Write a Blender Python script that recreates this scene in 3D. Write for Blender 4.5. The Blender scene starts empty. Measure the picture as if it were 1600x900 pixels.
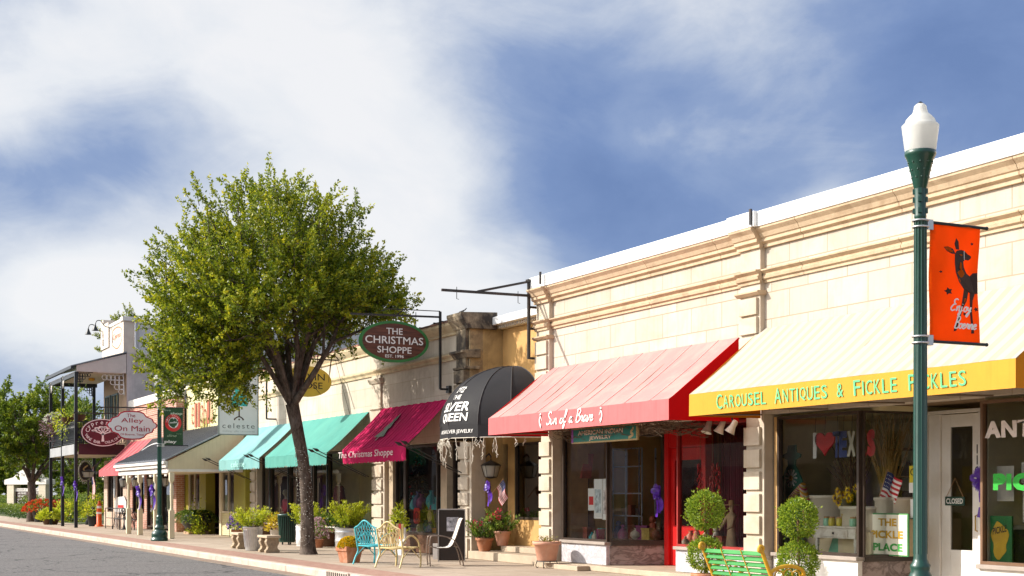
import bpy, math, random
import numpy as np
from mathutils import Vector, Matrix
random.seed(7); RNG = np.random.default_rng(7)
S = bpy.context.scene
COL = S.collection
PI = math.pi
# ---------------------------------------------------------------- survey of the street
# the street runs along X, the shop fronts face -Y, the eye stands at the origin 1.6 m above the pavement
F = 2222.0; CX = 800.0; HZ = 772.0; EYE = 1.6
YAW = math.atan(1117.0 / F); CA = math.cos(YAW); SA = math.sin(YAW)
def sc(px, Y): return (px + 317.0) * CA / Y
def XA(px, Y): return -((F / sc(px, Y)) - Y * SA) / CA          # X of a sight line on the front at depth Y
def ZA(px, py, Y): return EYE + (HZ - py) / sc(px, Y)
def G(px, py, z=0.0):                                            # point on the pavement
    s = (py - HZ) / (EYE - z); d = F / s; l = (px - CX) / s
    return Vector((-(d * CA - l * SA), l * CA + d * SA, z))
def YX(px, X):                                                   # depth Y of a sight line on a plane across the street
    r = (px - CX) / F
    return (-X * SA + r * -X * CA) / (CA - r * SA)
def SX(X, Y): return F / (-X * CA + Y * SA)
def ZX(py, X, Y): return EYE + (HZ - py) / SX(X, Y)

# ---------------------------------------------------------------- colours and materials
def lin(c):
    c /= 255.0
    return c / 12.92 if c <= .04045 else ((c + .055) / 1.055) ** 2.4
def rgb(r, g, b): return (lin(r), lin(g), lin(b))
MATS = {}
def nodes(name):
    m = bpy.data.materials.new(name); m.use_nodes = True
    nt = m.node_tree; nt.nodes.clear()
    return m, nt
def N(nt, t, **k):
    n = nt.nodes.new(t)
    for a, v in k.items():
        if a.startswith('i_'): n.inputs[a[2:].replace('_', ' ')].default_value = v
        else: setattr(n, a, v)
    return n
def L(nt, a, b): nt.links.new(a, b)
def c4(c): return (c[0], c[1], c[2], 1.0)
def mixc(nt, fac, a, b, blend='MIX'):
    n = nt.nodes.new('ShaderNodeMix'); n.data_type = 'RGBA'; n.blend_type = blend
    for sock, v in ((n.inputs[0], fac), (n.inputs[6], a), (n.inputs[7], b)):
        if hasattr(v, 'links'): L(nt, v, sock)
        elif isinstance(v, (int, float)): sock.default_value = v
        else: sock.default_value = c4(v)
    return n.outputs[2]
def math_(nt, op, a, b=None, c=None, clamp=False):
    n = nt.nodes.new('ShaderNodeMath'); n.operation = op; n.use_clamp = clamp
    for i, v in enumerate((a, b, c)):
        if v is None: continue
        if hasattr(v, 'links'): L(nt, v, n.inputs[i])
        else: n.inputs[i].default_value = v
    return n.outputs[0]
def noise(nt, vec, scale, detail=4, rough=.55, dist=0.0):
    n = N(nt, 'ShaderNodeTexNoise'); n.inputs['Scale'].default_value = scale
    n.inputs['Detail'].default_value = detail; n.inputs['Roughness'].default_value = rough
    n.inputs['Distortion'].default_value = dist
    if vec is not None: L(nt, vec, n.inputs['Vector'])
    return n.outputs['Fac']
def remap(nt, v, a, b, c=0.0, d=1.0):
    n = N(nt, 'ShaderNodeMapRange'); L(nt, v, n.inputs[0])
    for i, x in zip((1, 2, 3, 4), (a, b, c, d)): n.inputs[i].default_value = x
    return n.outputs[0]
def coords(nt, scale=(1, 1, 1)):
    t = N(nt, 'ShaderNodeTexCoord')
    m = N(nt, 'ShaderNodeMapping'); m.inputs['Scale'].default_value = scale
    L(nt, t.outputs['Object'], m.inputs['Vector'])
    return m.outputs[0]
def finish(m, nt, col, rough, metal=0, spec=.4, bump=None, bstr=.3, bdist=.01, transl=0.0, coat=0.0):
    p = N(nt, 'ShaderNodeBsdfPrincipled'); o = N(nt, 'ShaderNodeOutputMaterial')
    if hasattr(col, 'links'): L(nt, col, p.inputs['Base Color'])
    else: p.inputs['Base Color'].default_value = c4(col)
    if hasattr(rough, 'links'): L(nt, rough, p.inputs['Roughness'])
    else: p.inputs['Roughness'].default_value = rough
    p.inputs['Metallic'].default_value = metal; p.inputs['Specular IOR Level'].default_value = spec
    p.inputs['Coat Weight'].default_value = coat
    if bump is not None:
        b = N(nt, 'ShaderNodeBump'); b.inputs['Strength'].default_value = bstr; b.inputs['Distance'].default_value = bdist
        L(nt, bump, b.inputs['Height']); L(nt, b.outputs[0], p.inputs['Normal'])
    if transl > 0:
        t = N(nt, 'ShaderNodeBsdfTranslucent'); mx = N(nt, 'ShaderNodeMixShader'); mx.inputs[0].default_value = transl
        if hasattr(col, 'links'): L(nt, col, t.inputs['Color'])
        else: t.inputs['Color'].default_value = c4(col)
        L(nt, p.outputs[0], mx.inputs[1]); L(nt, t.outputs[0], mx.inputs[2]); L(nt, mx.outputs[0], o.inputs[0])
    else: L(nt, p.outputs[0], o.inputs[0])
    return m
def mat(name, col, rough=.6, var=.18, vs=4.0, bump=.15, bs=45.0, metal=0, spec=.4, dirt=None, damt=.5, dscale=1.5, streak=0.0, transl=0.0, stretch=(1, 1, 1), coat=0.0, dlo=.47, dhi=.68):
    if name in MATS: return MATS[name]
    m, nt = nodes(name); v = coords(nt, stretch)
    n1 = noise(nt, v, vs, 6, .6)
    c = mixc(nt, remap(nt, n1, .3, .7), tuple(x * (1 - var) for x in col), tuple(min(1, x * (1 + var)) for x in col))
    if dirt:
        n2 = noise(nt, v, dscale, 8, .65, .4)
        c = mixc(nt, remap(nt, n2, dlo, dhi, 0, damt), c, dirt)
    if streak:
        v2 = coords(nt, (9, 9, .5)); n3 = noise(nt, v2, 2.0, 4)
        c = mixc(nt, remap(nt, n3, .5, .75, 0, streak), c, tuple(x * .55 for x in col))
    n4 = noise(nt, v, bs, 3)
    MATS[name] = finish(m, nt, c, remap(nt, n1, .2, .8, max(.02, rough - .08), min(1, rough + .08)), metal, spec, n4 if bump else None, bump, .02, transl, coat)
    return MATS[name]
def wallvec(nt):
    t = N(nt, 'ShaderNodeTexCoord'); s = N(nt, 'ShaderNodeSeparateXYZ'); L(nt, t.outputs['Object'], s.inputs[0])
    c = N(nt, 'ShaderNodeCombineXYZ'); L(nt, math_(nt, 'ADD', s.outputs[0], s.outputs[1]), c.inputs[0]); L(nt, s.outputs[2], c.inputs[1])
    return c.outputs[0], t.outputs['Object']
def mat_block(name, c1, c2, mortar, bw, bh, ms=.012, rough=.85, dirt=None, damt=.4, dscale=.8, lo=.52, hi=.75, bstr=.35, top=None, floor=False):
    if name in MATS: return MATS[name]
    m, nt = nodes(name); v, obj = wallvec(nt)
    if floor: v = obj
    b = N(nt, 'ShaderNodeTexBrick'); L(nt, v, b.inputs['Vector'])
    b.inputs['Color1'].default_value = c4(c1); b.inputs['Color2'].default_value = c4(c2); b.inputs['Mortar'].default_value = c4(mortar)
    b.inputs['Scale'].default_value = 1.0; b.inputs['Mortar Size'].default_value = ms; b.inputs['Mortar Smooth'].default_value = .3
    b.inputs['Brick Width'].default_value = bw; b.inputs['Row Height'].default_value = bh; b.inputs['Bias'].default_value = 0
    n1 = noise(nt, obj, 2.2, 8, .65)
    c = mixc(nt, remap(nt, n1, .3, .7, 0, .55), b.outputs['Color'], tuple(x * .86 for x in c1))
    if dirt:
        n2 = noise(nt, obj, dscale, 9, .7, .5)
        c = mixc(nt, remap(nt, n2, lo, hi, 0, damt), c, dirt)
        mp = N(nt, 'ShaderNodeMapping'); mp.inputs['Scale'].default_value = (7, 7, .5); L(nt, obj, mp.inputs[0])
        n3 = noise(nt, mp.outputs[0], 1.2, 5)
        c = mixc(nt, remap(nt, n3, .5, .68, 0, damt * .6), c, dirt)
    n4 = noise(nt, obj, 28, 5, .7)
    h = math_(nt, 'ADD', math_(nt, 'MULTIPLY', b.outputs['Fac'], -1.0), math_(nt, 'MULTIPLY', n4, .5))
    MATS[name] = finish(m, nt, c, rough, 0, .25, h, bstr, .02)
    return MATS[name]
def mat_glass(name, tint=(.8, .84, .82), boost=1.0):
    if name in MATS: return MATS[name]
    m, nt = nodes(name)
    f = N(nt, 'ShaderNodeFresnel'); f.inputs['IOR'].default_value = 1.52
    t = N(nt, 'ShaderNodeBsdfTransparent'); t.inputs['Color'].default_value = c4(tint)
    g = N(nt, 'ShaderNodeBsdfGlossy'); g.inputs['Roughness'].default_value = .005; g.inputs['Color'].default_value = (1, 1, 1, 1)
    b = N(nt, 'ShaderNodeBump'); b.inputs['Strength'].default_value = .012; b.inputs['Distance'].default_value = .05
    L(nt, noise(nt, coords(nt), 1.1, 1), b.inputs['Height']); L(nt, b.outputs[0], g.inputs['Normal'])
    x = N(nt, 'ShaderNodeMixShader'); L(nt, math_(nt, 'MULTIPLY', f.outputs[0], boost, clamp=True), x.inputs[0])
    L(nt, t.outputs[0], x.inputs[1]); L(nt, g.outputs[0], x.inputs[2])
    o = N(nt, 'ShaderNodeOutputMaterial'); L(nt, x.outputs[0], o.inputs[0]); MATS[name] = m
    return m
def mat_leaf(name, cols, transl=.45, rough=.45):
    if name in MATS: return MATS[name]
    m, nt = nodes(name)
    a = N(nt, 'ShaderNodeAttribute'); a.attribute_name = 'tint'
    r = N(nt, 'ShaderNodeValToRGB'); L(nt, a.outputs['Fac'], r.inputs[0])
    e = r.color_ramp.elements
    while len(e) < len(cols): e.new(.5)
    for i, c in enumerate(cols): e[i].position = i / (len(cols) - 1); e[i].color = c4(c)
    MATS[name] = finish(m, nt, r.outputs[0], rough, 0, .35, None, transl=transl)
    return MATS[name]
def mat_stripe(name, ca, cb, width, fade=None, rough=.85, transl=.1, wear=.3):
    m, nt = nodes(name); t = N(nt, 'ShaderNodeTexCoord'); s = N(nt, 'ShaderNodeSeparateXYZ'); L(nt, t.outputs['Object'], s.inputs[0])
    w = math_(nt, 'FRACT', math_(nt, 'DIVIDE', s.outputs[0], width))
    f = math_(nt, 'GREATER_THAN', w, .5)
    v = coords(nt, (6, .5, .5)); n = noise(nt, v, 1.4, 6)
    c = mixc(nt, f, ca, cb)
    c = mixc(nt, remap(nt, n, .45, .75, 0, wear), c, fade or tuple(x * .6 for x in ca))
    MATS[name] = finish(m, nt, c, rough, 0, .15, noise(nt, coords(nt), 60, 2), .12, .01, transl)
    return MATS[name]
def mat_marble(name, base, vein, scale=2.2):
    m, nt = nodes(name); v = coords(nt, (1, 1, 1.6))
    d = noise(nt, v, scale, 10, .62, 2.2)
    c = mixc(nt, remap(nt, math_(nt, 'ABSOLUTE', math_(nt, 'SUBTRACT', d, .5)), 0, .09, 1, 0), base, vein)
    c = mixc(nt, remap(nt, noise(nt, v, 1.3, 6), .4, .7, 0, .4), c, vein)
    MATS[name] = finish(m, nt, c, .35, 0, .5, noise(nt, v, 30, 3), .08, .01)
    return MATS[name]

# ---------------------------------------------------------------- mesh builder
def world_origin(o):
    v = Vector((0, 0, 0))
    while o is not None: v += o.location; o = o.parent
    return v
class MB:
    def __init__(s): s.v = []; s.f = []; s.sm = []; s.mi = []
    def add(s, vs, fs, smooth=False, mi=0):
        b = len(s.v); s.v.extend([tuple(v) for v in vs])
        for f in fs: s.f.append([b + i for i in f]); s.sm.append(smooth); s.mi.append(mi)
        return s
    def box(s, x0, x1, y0, y1, z0, z1, mi=0):
        vs = [(x, y, z) for z in (z0, z1) for y in (y0, y1) for x in (x0, x1)]
        return s.add(vs, [(0, 2, 3, 1), (4, 5, 7, 6), (0, 1, 5, 4), (2, 6, 7, 3), (0, 4, 6, 2), (1, 3, 7, 5)], False, mi)
    def obox(s, c, size, m=None, mi=0):
        m = m or Matrix.Identity(3); hx, hy, hz = (q / 2 for q in size); c = Vector(c)
        vs = [c + m @ Vector((x, y, z)) for z in (-hz, hz) for y in (-hy, hy) for x in (-hx, hx)]
        return s.add(vs, [(0, 2, 3, 1), (4, 5, 7, 6), (0, 1, 5, 4), (2, 6, 7, 3), (0, 4, 6, 2), (1, 3, 7, 5)], False, mi)
    def beam(s, a, b, w, h, mi=0):
        a = Vector(a); b = Vector(b); d = b - a; l = d.length; z = d.normalized()
        u = Vector((0, 0, 1)).cross(z)
        if u.length < 1e-4: u = Vector((1, 0, 0))
        u.normalize(); w2 = z.cross(u)
        return s.obox((a + b) / 2, (w, h, l), Matrix((u, w2, z)).transposed(), mi)
    def quad(s, *p, smooth=False, mi=0): return s.add(p, [tuple(range(len(p)))], smooth, mi)
    def prism(s, pts, vec, mi=0):
        n = len(pts); vec = Vector(vec); a = [Vector(p) for p in pts]; b = [p + vec for p in a]
        fs = [tuple(range(n))[::-1], tuple(range(n, 2 * n))] + [(i, (i + 1) % n, n + (i + 1) % n, n + i) for i in range(n)]
        return s.add(a + b, fs, False, mi)
    def tube(s, pts, r, n=8, caps=True, mi=0, closed=False, flat=1.0):
        pts = [Vector(p) for p in pts]; k = len(pts)
        rs = r if isinstance(r, (list, tuple)) else [r] * k
        vs = []; pu = None
        for i in range(k):
            if closed: d = pts[(i + 1) % k] - pts[i - 1]
            else: d = pts[min(i + 1, k - 1)] - pts[max(i - 1, 0)]
            if d.length < 1e-9: d = Vector((0, 0, 1))
            d.normalize()
            if pu is None:
                u = d.cross(Vector((0, 0, 1)))
                if u.length < 1e-3: u = d.cross(Vector((0, 1, 0)))
            else: u = pu - d * pu.dot(d)
            if u.length < 1e-6: u = d.orthogonal()
            u.normalize(); pu = u; w = d.cross(u)
            for j in range(n):
                a = 2 * PI * j / n
                vs.append(pts[i] + u * (math.cos(a) * rs[i]) + w * (math.sin(a) * rs[i] * flat))
        fs = []
        for i in range(k if closed else k - 1):
            for j in range(n):
                a = i * n + j; b = i * n + (j + 1) % n; c = ((i + 1) % k) * n
                fs.append((a, b, c + (j + 1) % n, c + j))
        s.add(vs, fs, True, mi)
        if caps and not closed:
            s.add(vs[:n], [tuple(range(n))[::-1]], False, mi); s.add(vs[-n:], [tuple(range(n))], False, mi)
        return s
    def lathe(s, prof, o=(0, 0, 0), n=24, sx=1.0, sy=1.0, mi=0, smooth=True, rot=0.0, caps=True):
        vs = []; k = len(prof); ox, oy, oz = o
        for r, z in prof:
            for j in range(n):
                a = 2 * PI * j / n + rot; vs.append((ox + r * math.cos(a) * sx, oy + r * math.sin(a) * sy, oz + z))
        fs = [(i * n + j, i * n + (j + 1) % n, (i + 1) * n + (j + 1) % n, (i + 1) * n + j) for i in range(k - 1) for j in range(n)]
        s.add(vs, fs, smooth, mi)
        if caps:
            s.add(vs[:n], [tuple(range(n))[::-1]], False, mi); s.add(vs[-n:], [tuple(range(n))], False, mi)
        return s
    def ball(s, c, r, n=12, mi=0):
        rx, ry, rz = r if isinstance(r, (tuple, list)) else (r, r, r)
        prof = [(max(1e-4, math.sin(PI * i / n)), -math.cos(PI * i / n)) for i in range(n + 1)]
        b = len(s.v); s.lathe(prof, (0, 0, 0), n + 4, mi=mi, caps=False)
        for i in range(b, len(s.v)):
            x, y, z = s.v[i]; s.v[i] = (c[0] + x * rx, c[1] + y * ry, c[2] + z * rz)
        return s
    def build(s, name, mats, parent=None, world=True, bevel=0.0, loc=None):
        me = bpy.data.meshes.new(name)
        off = world_origin(parent) if (parent is not None and world) else Vector((0, 0, 0))
        if loc is not None: off = off + Vector(loc) if not world else Vector(loc)
        vs = np.array(s.v, dtype=np.float64).reshape(-1, 3) - np.array(off) if world else np.array(s.v, dtype=np.float64).reshape(-1, 3)
        me.from_pydata(vs.tolist(), [], s.f)
        me.polygons.foreach_set('use_smooth', s.sm); me.polygons.foreach_set('material_index', s.mi)
        for m in (mats if isinstance(mats, (list, tuple)) else [mats]): me.materials.append(m)
        me.update()
        o = bpy.data.objects.new(name, me); COL.objects.link(o)
        if parent is not None: o.parent = parent
        if loc is not None:
            o.location = (Vector(loc) - world_origin(parent)) if (parent is not None) else Vector(loc)
        if bevel:
            b = o.modifiers.new('bevel', 'BEVEL'); b.width = bevel; b.segments = 2; b.limit_method = 'ANGLE'; b.angle_limit = math.radians(50)
        return o
def tag(o, label, cat, group=None, kind=None):
    if label: o['label'] = label
    if cat: o['category'] = cat
    if group: o['group'] = group
    if kind: o['kind'] = kind
    return o
def thing(name, label, cat, loc=(0, 0, 0), rz=0.0, group=None):
    o = bpy.data.objects.new(name, None); COL.objects.link(o); o.empty_display_size = .3
    o.location = loc; o.rotation_euler = (0, 0, rz)
    return tag(o, label, cat, group)
def struct(mb, name, m): return tag(mb.build(name, m), None, None, None, 'structure')
def copy_thing(src, loc, rz, label, group=None):
    r = src.copy(); COL.objects.link(r); r.location = loc; r.rotation_euler = (0, 0, rz); r['label'] = label
    if group: r['group'] = group
    for ch in list(src.children):
        c = ch.copy(); COL.objects.link(c); c.parent = r
        for g in ch.children:
            d = g.copy(); COL.objects.link(d); d.parent = c
    return r

# ---------------------------------------------------------------- writing
_T = {}
def text2d(body, bold=0.0, shear=0.0, space=1.0):
    k = (body, bold, shear, space)
    if k in _T: return _T[k]
    cu = bpy.data.curves.new('lettering_source', 'FONT'); cu.body = body; cu.shear = shear
    cu.space_character = space; cu.resolution_u = 3; cu.size = 1.0
    o = bpy.data.objects.new('lettering_source', cu); COL.objects.link(o)
    dg = bpy.context.evaluated_depsgraph_get(); me = bpy.data.meshes.new_from_object(o.evaluated_get(dg))
    v = np.array([tuple(q.co)[:2] for q in me.vertices]); f = [list(p.vertices) for p in me.polygons]
    bpy.data.objects.remove(o); bpy.data.curves.remove(cu); bpy.data.meshes.remove(me)
    if bold:                                          # thicken the strokes: push the outline outwards
        cnt = {}
        for p in f:
            q = v[p]; ar = sum(q[i][0] * q[(i + 1) % len(p)][1] - q[(i + 1) % len(p)][0] * q[i][1] for i in range(len(p)))
            pp = p if ar > 0 else p[::-1]
            for i in range(len(pp)): cnt[(pp[i], pp[(i + 1) % len(pp)])] = 1
        nr = np.zeros_like(v)
        for (i, j) in cnt:
            if (j, i) not in cnt:
                d = v[j] - v[i]; l = math.hypot(*d)
                if l > 1e-6: nr[i] += (d[1] / l, -d[0] / l); nr[j] += (d[1] / l, -d[0] / l)
        ln = np.linalg.norm(nr, axis=1, keepdims=True); v = v + np.where(ln > .35, nr / np.maximum(ln, 1e-6), 0) * bold
    v -= v.min(0); w = v.max(0); v /= np.maximum(w, 1e-6)
    _T[k] = (v, f, w[0] / max(w[1], 1e-6)); return _T[k]
def put_text(mb, body, fn, cx, cy, w=None, h=None, bold=.01, shear=0.0, space=1.0, mi=0):
    v, f, asp = text2d(body, bold, shear, space)
    if h is None: h = w / asp
    if w is None: w = h * asp
    mb.add([fn(cx + (a - .5) * w, cy + (b - .5) * h) for a, b in v], f, False, mi)
    return w
def catmull(p, k=6):
    if len(p) < 3: return p
    q = [p[0]] + list(p) + [p[-1]]; o = []
    for i in range(1, len(q) - 2):
        a, b, c, d = (np.array(x, float) for x in q[i - 1:i + 3])
        for j in range(k):
            t = j / k; o.append(tuple(.5 * (2 * b + (c - a) * t + (2 * a - 5 * b + 4 * c - d) * t * t + (3 * b - a - 3 * c + d) * t ** 3)))
    o.append(tuple(p[-1])); return o
def ribbon(mb, pts, w, fn, mi=0, smooth=True):
    p = catmull(pts) if smooth else pts
    L_ = []; R_ = []
    for i, a in enumerate(p):
        b = p[min(i + 1, len(p) - 1)]; c = p[max(i - 1, 0)]
        dx, dy = b[0] - c[0], b[1] - c[1]; l = math.hypot(dx, dy) or 1
        nx, ny = -dy / l * w / 2, dx / l * w / 2
        L_.append((a[0] + nx, a[1] + ny)); R_.append((a[0] - nx, a[1] - ny))
    for i in range(len(p) - 1):
        mb.quad(fn(*L_[i]), fn(*L_[i + 1]), fn(*R_[i + 1]), fn(*R_[i]), mi=mi)
HAND = {
 'S': [[(.45, .85), (.3, 1), (.12, .85), (.2, .6), (.4, .4), (.35, .1), (.1, 0), (0, .15)]],
 'u': [[(0, .4), (.02, .1), (.12, 0), (.26, .15), (.3, .42), (.3, .1), (.4, 0)]],
 'n': [[(0, .42), (.03, 0), (.1, .35), (.22, .42), (.26, .2), (.28, 0), (.38, .05)]],
 'o': [[(.2, .4), (.05, .35), (.02, .1), (.15, 0), (.28, .12), (.26, .36), (.15, .42), (.38, .36)]],
 'f': [[(0, .1), (.2, .55), (.28, .95), (.18, 1), (.12, .6), (.1, -.3), (.18, -.35), (.22, -.1), (.12, .05), (.34, .1)]],
 'a': [[(.28, .38), (.1, .42), (0, .15), (.1, 0), (.25, .2), (.3, .42), (.28, .05), (.4, .02)]],
 'B': [[(.05, 0), (.12, .95)], [(0, .9), (.3, 1), (.42, .8), (.3, .58), (.12, .52), (.4, .45), (.48, .2), (.3, 0), (.02, .02)]],
 'r': [[(0, .1), (.1, .45), (.13, .38), (.25, .38), (.22, .1), (.34, .05)]],
 'v': [[(0, .42), (.08, .05), (.14, 0), (.25, .3), (.26, .42), (.38, .38)]],
 'e': [[(.02, .18), (.24, .28), (.2, .42), (.06, .35), (.04, .1), (.16, 0), (.34, .12)]],
 'E': [[(.42, .9), (.25, 1), (.1, .85), (.2, .6), (.32, .55), (.12, .5), (0, .2), (.15, 0), (.4, .12)]],
 'j': [[(.1, .42), (.12, 0), (.05, -.35), (-.08, -.3), (.05, -.05), (.25, .1)], [(.1, .58), (.12, .62)]],
 'y': [[(0, .42), (.05, .15), (.18, .15), (.28, .42), (.22, -.1), (.1, -.4), (0, -.3), (.15, -.05), (.36, .1)]],
 'm': [[(0, .42), (.03, 0), (.08, .35), (.16, .4), (.18, 0), (.24, .35), (.32, .4), (.34, .05), (.42, .05)]]}
def put_hand(mb, body, fn, x, y, h, w=.07, slant=.25, mi=0, sx=1.0):
    for ch in body:
        if ch == ' ': x += h * .35 * sx; continue
        for st in HAND[ch]: ribbon(mb, [(x + (a + b * slant) * h * sx, y + b * h) for a, b in st], w * h, fn, mi)
        x += h * sx * (.5 if ch in 'SBE' else .36)
    return x
def ellipse(cx, cy, a, b, n=40): return [(cx + a * math.cos(2 * PI * i / n), cy + b * math.sin(2 * PI * i / n)) for i in range(n)]
def poly(mb, pts, fn, mi=0): mb.quad(*[fn(*p) for p in pts], mi=mi)
def ring(mb, inner, outer, fn, mi=0):
    n = len(inner)
    for i in range(n):
        j = (i + 1) % n; mb.quad(fn(*inner[i]), fn(*outer[i]), fn(*outer[j]), fn(*inner[j]), mi=mi)

# ---------------------------------------------------------------- foliage
def leaf_mesh(name, pos, dirs, size, m, parent=None, aspect=.5, tint=None, world=True, rng=RNG, flatness=0.0, loc=None):
    pos = np.asarray(pos, float); n = len(pos); d = np.asarray(dirs, float); d = d / np.maximum(np.linalg.norm(d, axis=1, keepdims=True), 1e-6)
    r = rng.normal(size=(n, 3)); r[:, 2] *= (1 - flatness)
    w = np.cross(d, r); w /= np.maximum(np.linalg.norm(w, axis=1, keepdims=True), 1e-6)
    nn = np.cross(d, w)
    s = np.asarray(size, float).reshape(-1, 1) * np.ones((n, 1))
    a = pos; b = pos + d * s * .45 + w * s * aspect * .5 + nn * s * .06; c = pos + d * s; e = pos + d * s * .45 - w * s * aspect * .5 + nn * s * .06
    off = np.array(world_origin(parent)) if (parent is not None and world) else np.zeros(3)
    if loc is not None: off = np.array(loc, float)
    V = np.stack([a, b, c, e], 1).reshape(-1, 3) - (off if world else 0)
    me = bpy.data.meshes.new(name); me.vertices.add(4 * n); me.vertices.foreach_set('co', V.ravel())
    me.loops.add(4 * n); me.loops.foreach_set('vertex_index', np.arange(4 * n, dtype=np.int32))
    me.polygons.add(n); me.polygons.foreach_set('loop_start', np.arange(0, 4 * n, 4, dtype=np.int32)); me.polygons.foreach_set('loop_total', np.full(n, 4, dtype=np.int32))
    me.update(calc_edges=True); me.validate()
    t = tint if tint is not None else rng.random(n)
    at = me.attributes.new('tint', 'FLOAT', 'POINT'); at.data.foreach_set('value', np.repeat(np.clip(t, 0, 1), 4).astype(np.float32))
    me.materials.append(m); o = bpy.data.objects.new(name, me); COL.objects.link(o)
    if parent is not None: o.parent = parent
    if loc is not None: o.location = loc
    return o
def unit(n, rng=RNG):
    v = rng.normal(size=(n, 3)); return v / np.linalg.norm(v, axis=1, keepdims=True)
# ================================================================ camera, sun, sky
cam = bpy.data.cameras.new('camera'); co = bpy.data.objects.new('camera', cam); COL.objects.link(co); S.camera = co
cam.sensor_width = 36; cam.lens = 36 * F / 1600.0; cam.shift_y = (HZ - 450.0) / 1600.0; cam.clip_end = 5000; cam.clip_start = .1
fw = Vector((-CA, SA, 0)); rt = Vector((SA, CA, 0)); up = Vector((0, 0, 1))
co.matrix_world = Matrix.Translation((0, 0, EYE)) @ Matrix((rt, up, -fw)).transposed().to_4x4()
SUN_AZ = math.radians(29); SUN_EL = math.radians(31)
sd = Vector((-math.sin(SUN_AZ) * math.cos(SUN_EL), -math.cos(SUN_AZ) * math.cos(SUN_EL), math.sin(SUN_EL)))   # towards the sun
sl = bpy.data.lights.new('sun', 'SUN'); sl.energy = 4.3; sl.angle = math.radians(.5); sl.color = (1.0, .94, .86)
so = bpy.data.objects.new('sun', sl); COL.objects.link(so); so.rotation_euler = sd.to_track_quat('Z', 'Y').to_euler(); so.location = (0, -20, 30)
W = bpy.data.worlds.new('World'); S.world = W; W.use_nodes = True
nt = W.node_tree; nt.nodes.clear()
sky = N(nt, 'ShaderNodeTexSky'); sky.sky_type = 'NISHITA'; sky.sun_disc = False; sky.sun_elevation = SUN_EL
sky.sun_rotation = math.atan2(sd.x, sd.y); sky.air_density = 1.0; sky.dust_density = .6
tc = N(nt, 'ShaderNodeTexCoord')
def dotv(v):
    n = N(nt, 'ShaderNodeVectorMath', operation='DOT_PRODUCT'); L(nt, tc.outputs['Generated'], n.inputs[0]); n.inputs[1].default_value = v
    return n.outputs['Value']
# the cloud deck is laid out by compass direction and elevation
az = math_(nt, 'ARCTAN2', dotv(tuple(rt)), dotv(tuple(fw)))                       # bearing from the street's far end
hl = math_(nt, 'POWER', math_(nt, 'ADD', math_(nt, 'POWER', dotv(tuple(rt)), 2.0), math_(nt, 'ADD', math_(nt, 'POWER', dotv(tuple(fw)), 2.0), 1e-5)), .5)
el = math_(nt, 'ARCTAN2', dotv((0, 0, 1)), hl)
cv = N(nt, 'ShaderNodeCombineXYZ'); L(nt, az, cv.inputs[0]); L(nt, math_(nt, 'MULTIPLY', el, 1.7), cv.inputs[1]); cv.inputs[2].default_value = .37
n1 = noise(nt, cv.outputs[0], 3.4, 12, .57, .25)
mpb = N(nt, 'ShaderNodeMapping'); mpb.inputs['Location'].default_value = (3.1, 1.7, 0); L(nt, cv.outputs[0], mpb.inputs[0])
n2 = noise(nt, mpb.outputs[0], 11.0, 8, .6, .6)
def cell(a0, e0, sa, se, amp):                       # a broad bank of cloud (degrees)
    da = math_(nt, 'DIVIDE', math_(nt, 'SUBTRACT', az, math.radians(a0)), math.radians(sa))
    de = math_(nt, 'DIVIDE', math_(nt, 'SUBTRACT', el, math.radians(e0)), math.radians(se))
    q = math_(nt, 'ADD', math_(nt, 'MULTIPLY', da, da), math_(nt, 'MULTIPLY', de, de))
    return math_(nt, 'MULTIPLY', math_(nt, 'EXPONENT', math_(nt, 'MULTIPLY', q, -1.0)), amp)
tot = math_(nt, 'ADD', .58, math_(nt, 'MULTIPLY', math_(nt, 'SUBTRACT', n1, .5), 1.25))
tot = math_(nt, 'ADD', tot, math_(nt, 'MULTIPLY', math_(nt, 'SUBTRACT', n2, .5), .44))
for b in [(-13, 18, 8, 5, .34), (-4, 11, 7, 5, .34), (-19, 15, 4, 3, .3), (-12, 8, 8, 2.5, .32), (-6, 5.5, 7, 4, .3), (-18, 6.5, 3, 1.6, .25),
          (-15.5, 13.4, 4.0, 2.0, -.52), (-19, 10.5, 4, 2, -.2), (-20, 19, 3, 2.5, -.25),
          (-1, 16.5, 4, 2.2, -.26), (4.5, 10.5, 6.0, 3.2, -.42), (10, 11.5, 6, 3.0, -.26), (17, 17, 6, 4.0, -.36), (19, 12, 6, 4, -.26), (7, 17.5, 5, 1.8, .10), (5.5, 14.0, 3.5, .9, .12), (13.0, 13.2, 2.5, 1.0, .10), (12.6, 11.2, 1.6, .8, .34), (1, 7.2, 3.5, 1.8, .3), (-17.3, 8.1, 1.9, 1.1, .4), (-19.5, 12.2, 3, 1.2, -.2), (1.5, 13.2, 3.5, 2.4, -.3), (5.0, 15.6, 6, 2.2, -.26)]:
    tot = math_(nt, 'ADD', tot, cell(*b))
ramp = N(nt, 'ShaderNodeValToRGB'); L(nt, tot, ramp.inputs[0])
e = ramp.color_ramp.elements; e[0].position = .0; e[0].color = c4(rgb(112, 138, 188)); e[1].position = 1.0; e[1].color = c4(rgb(250, 250, 252))
for p, c in ((.2, (124, 149, 197)), (.38, (146, 167, 207)), (.54, (186, 199, 223)), (.68, (216, 223, 236)), (.84, (240, 243, 248))):
    q = e.new(p); q.color = c4(rgb(*c))
CLOUD = 6.6
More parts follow.
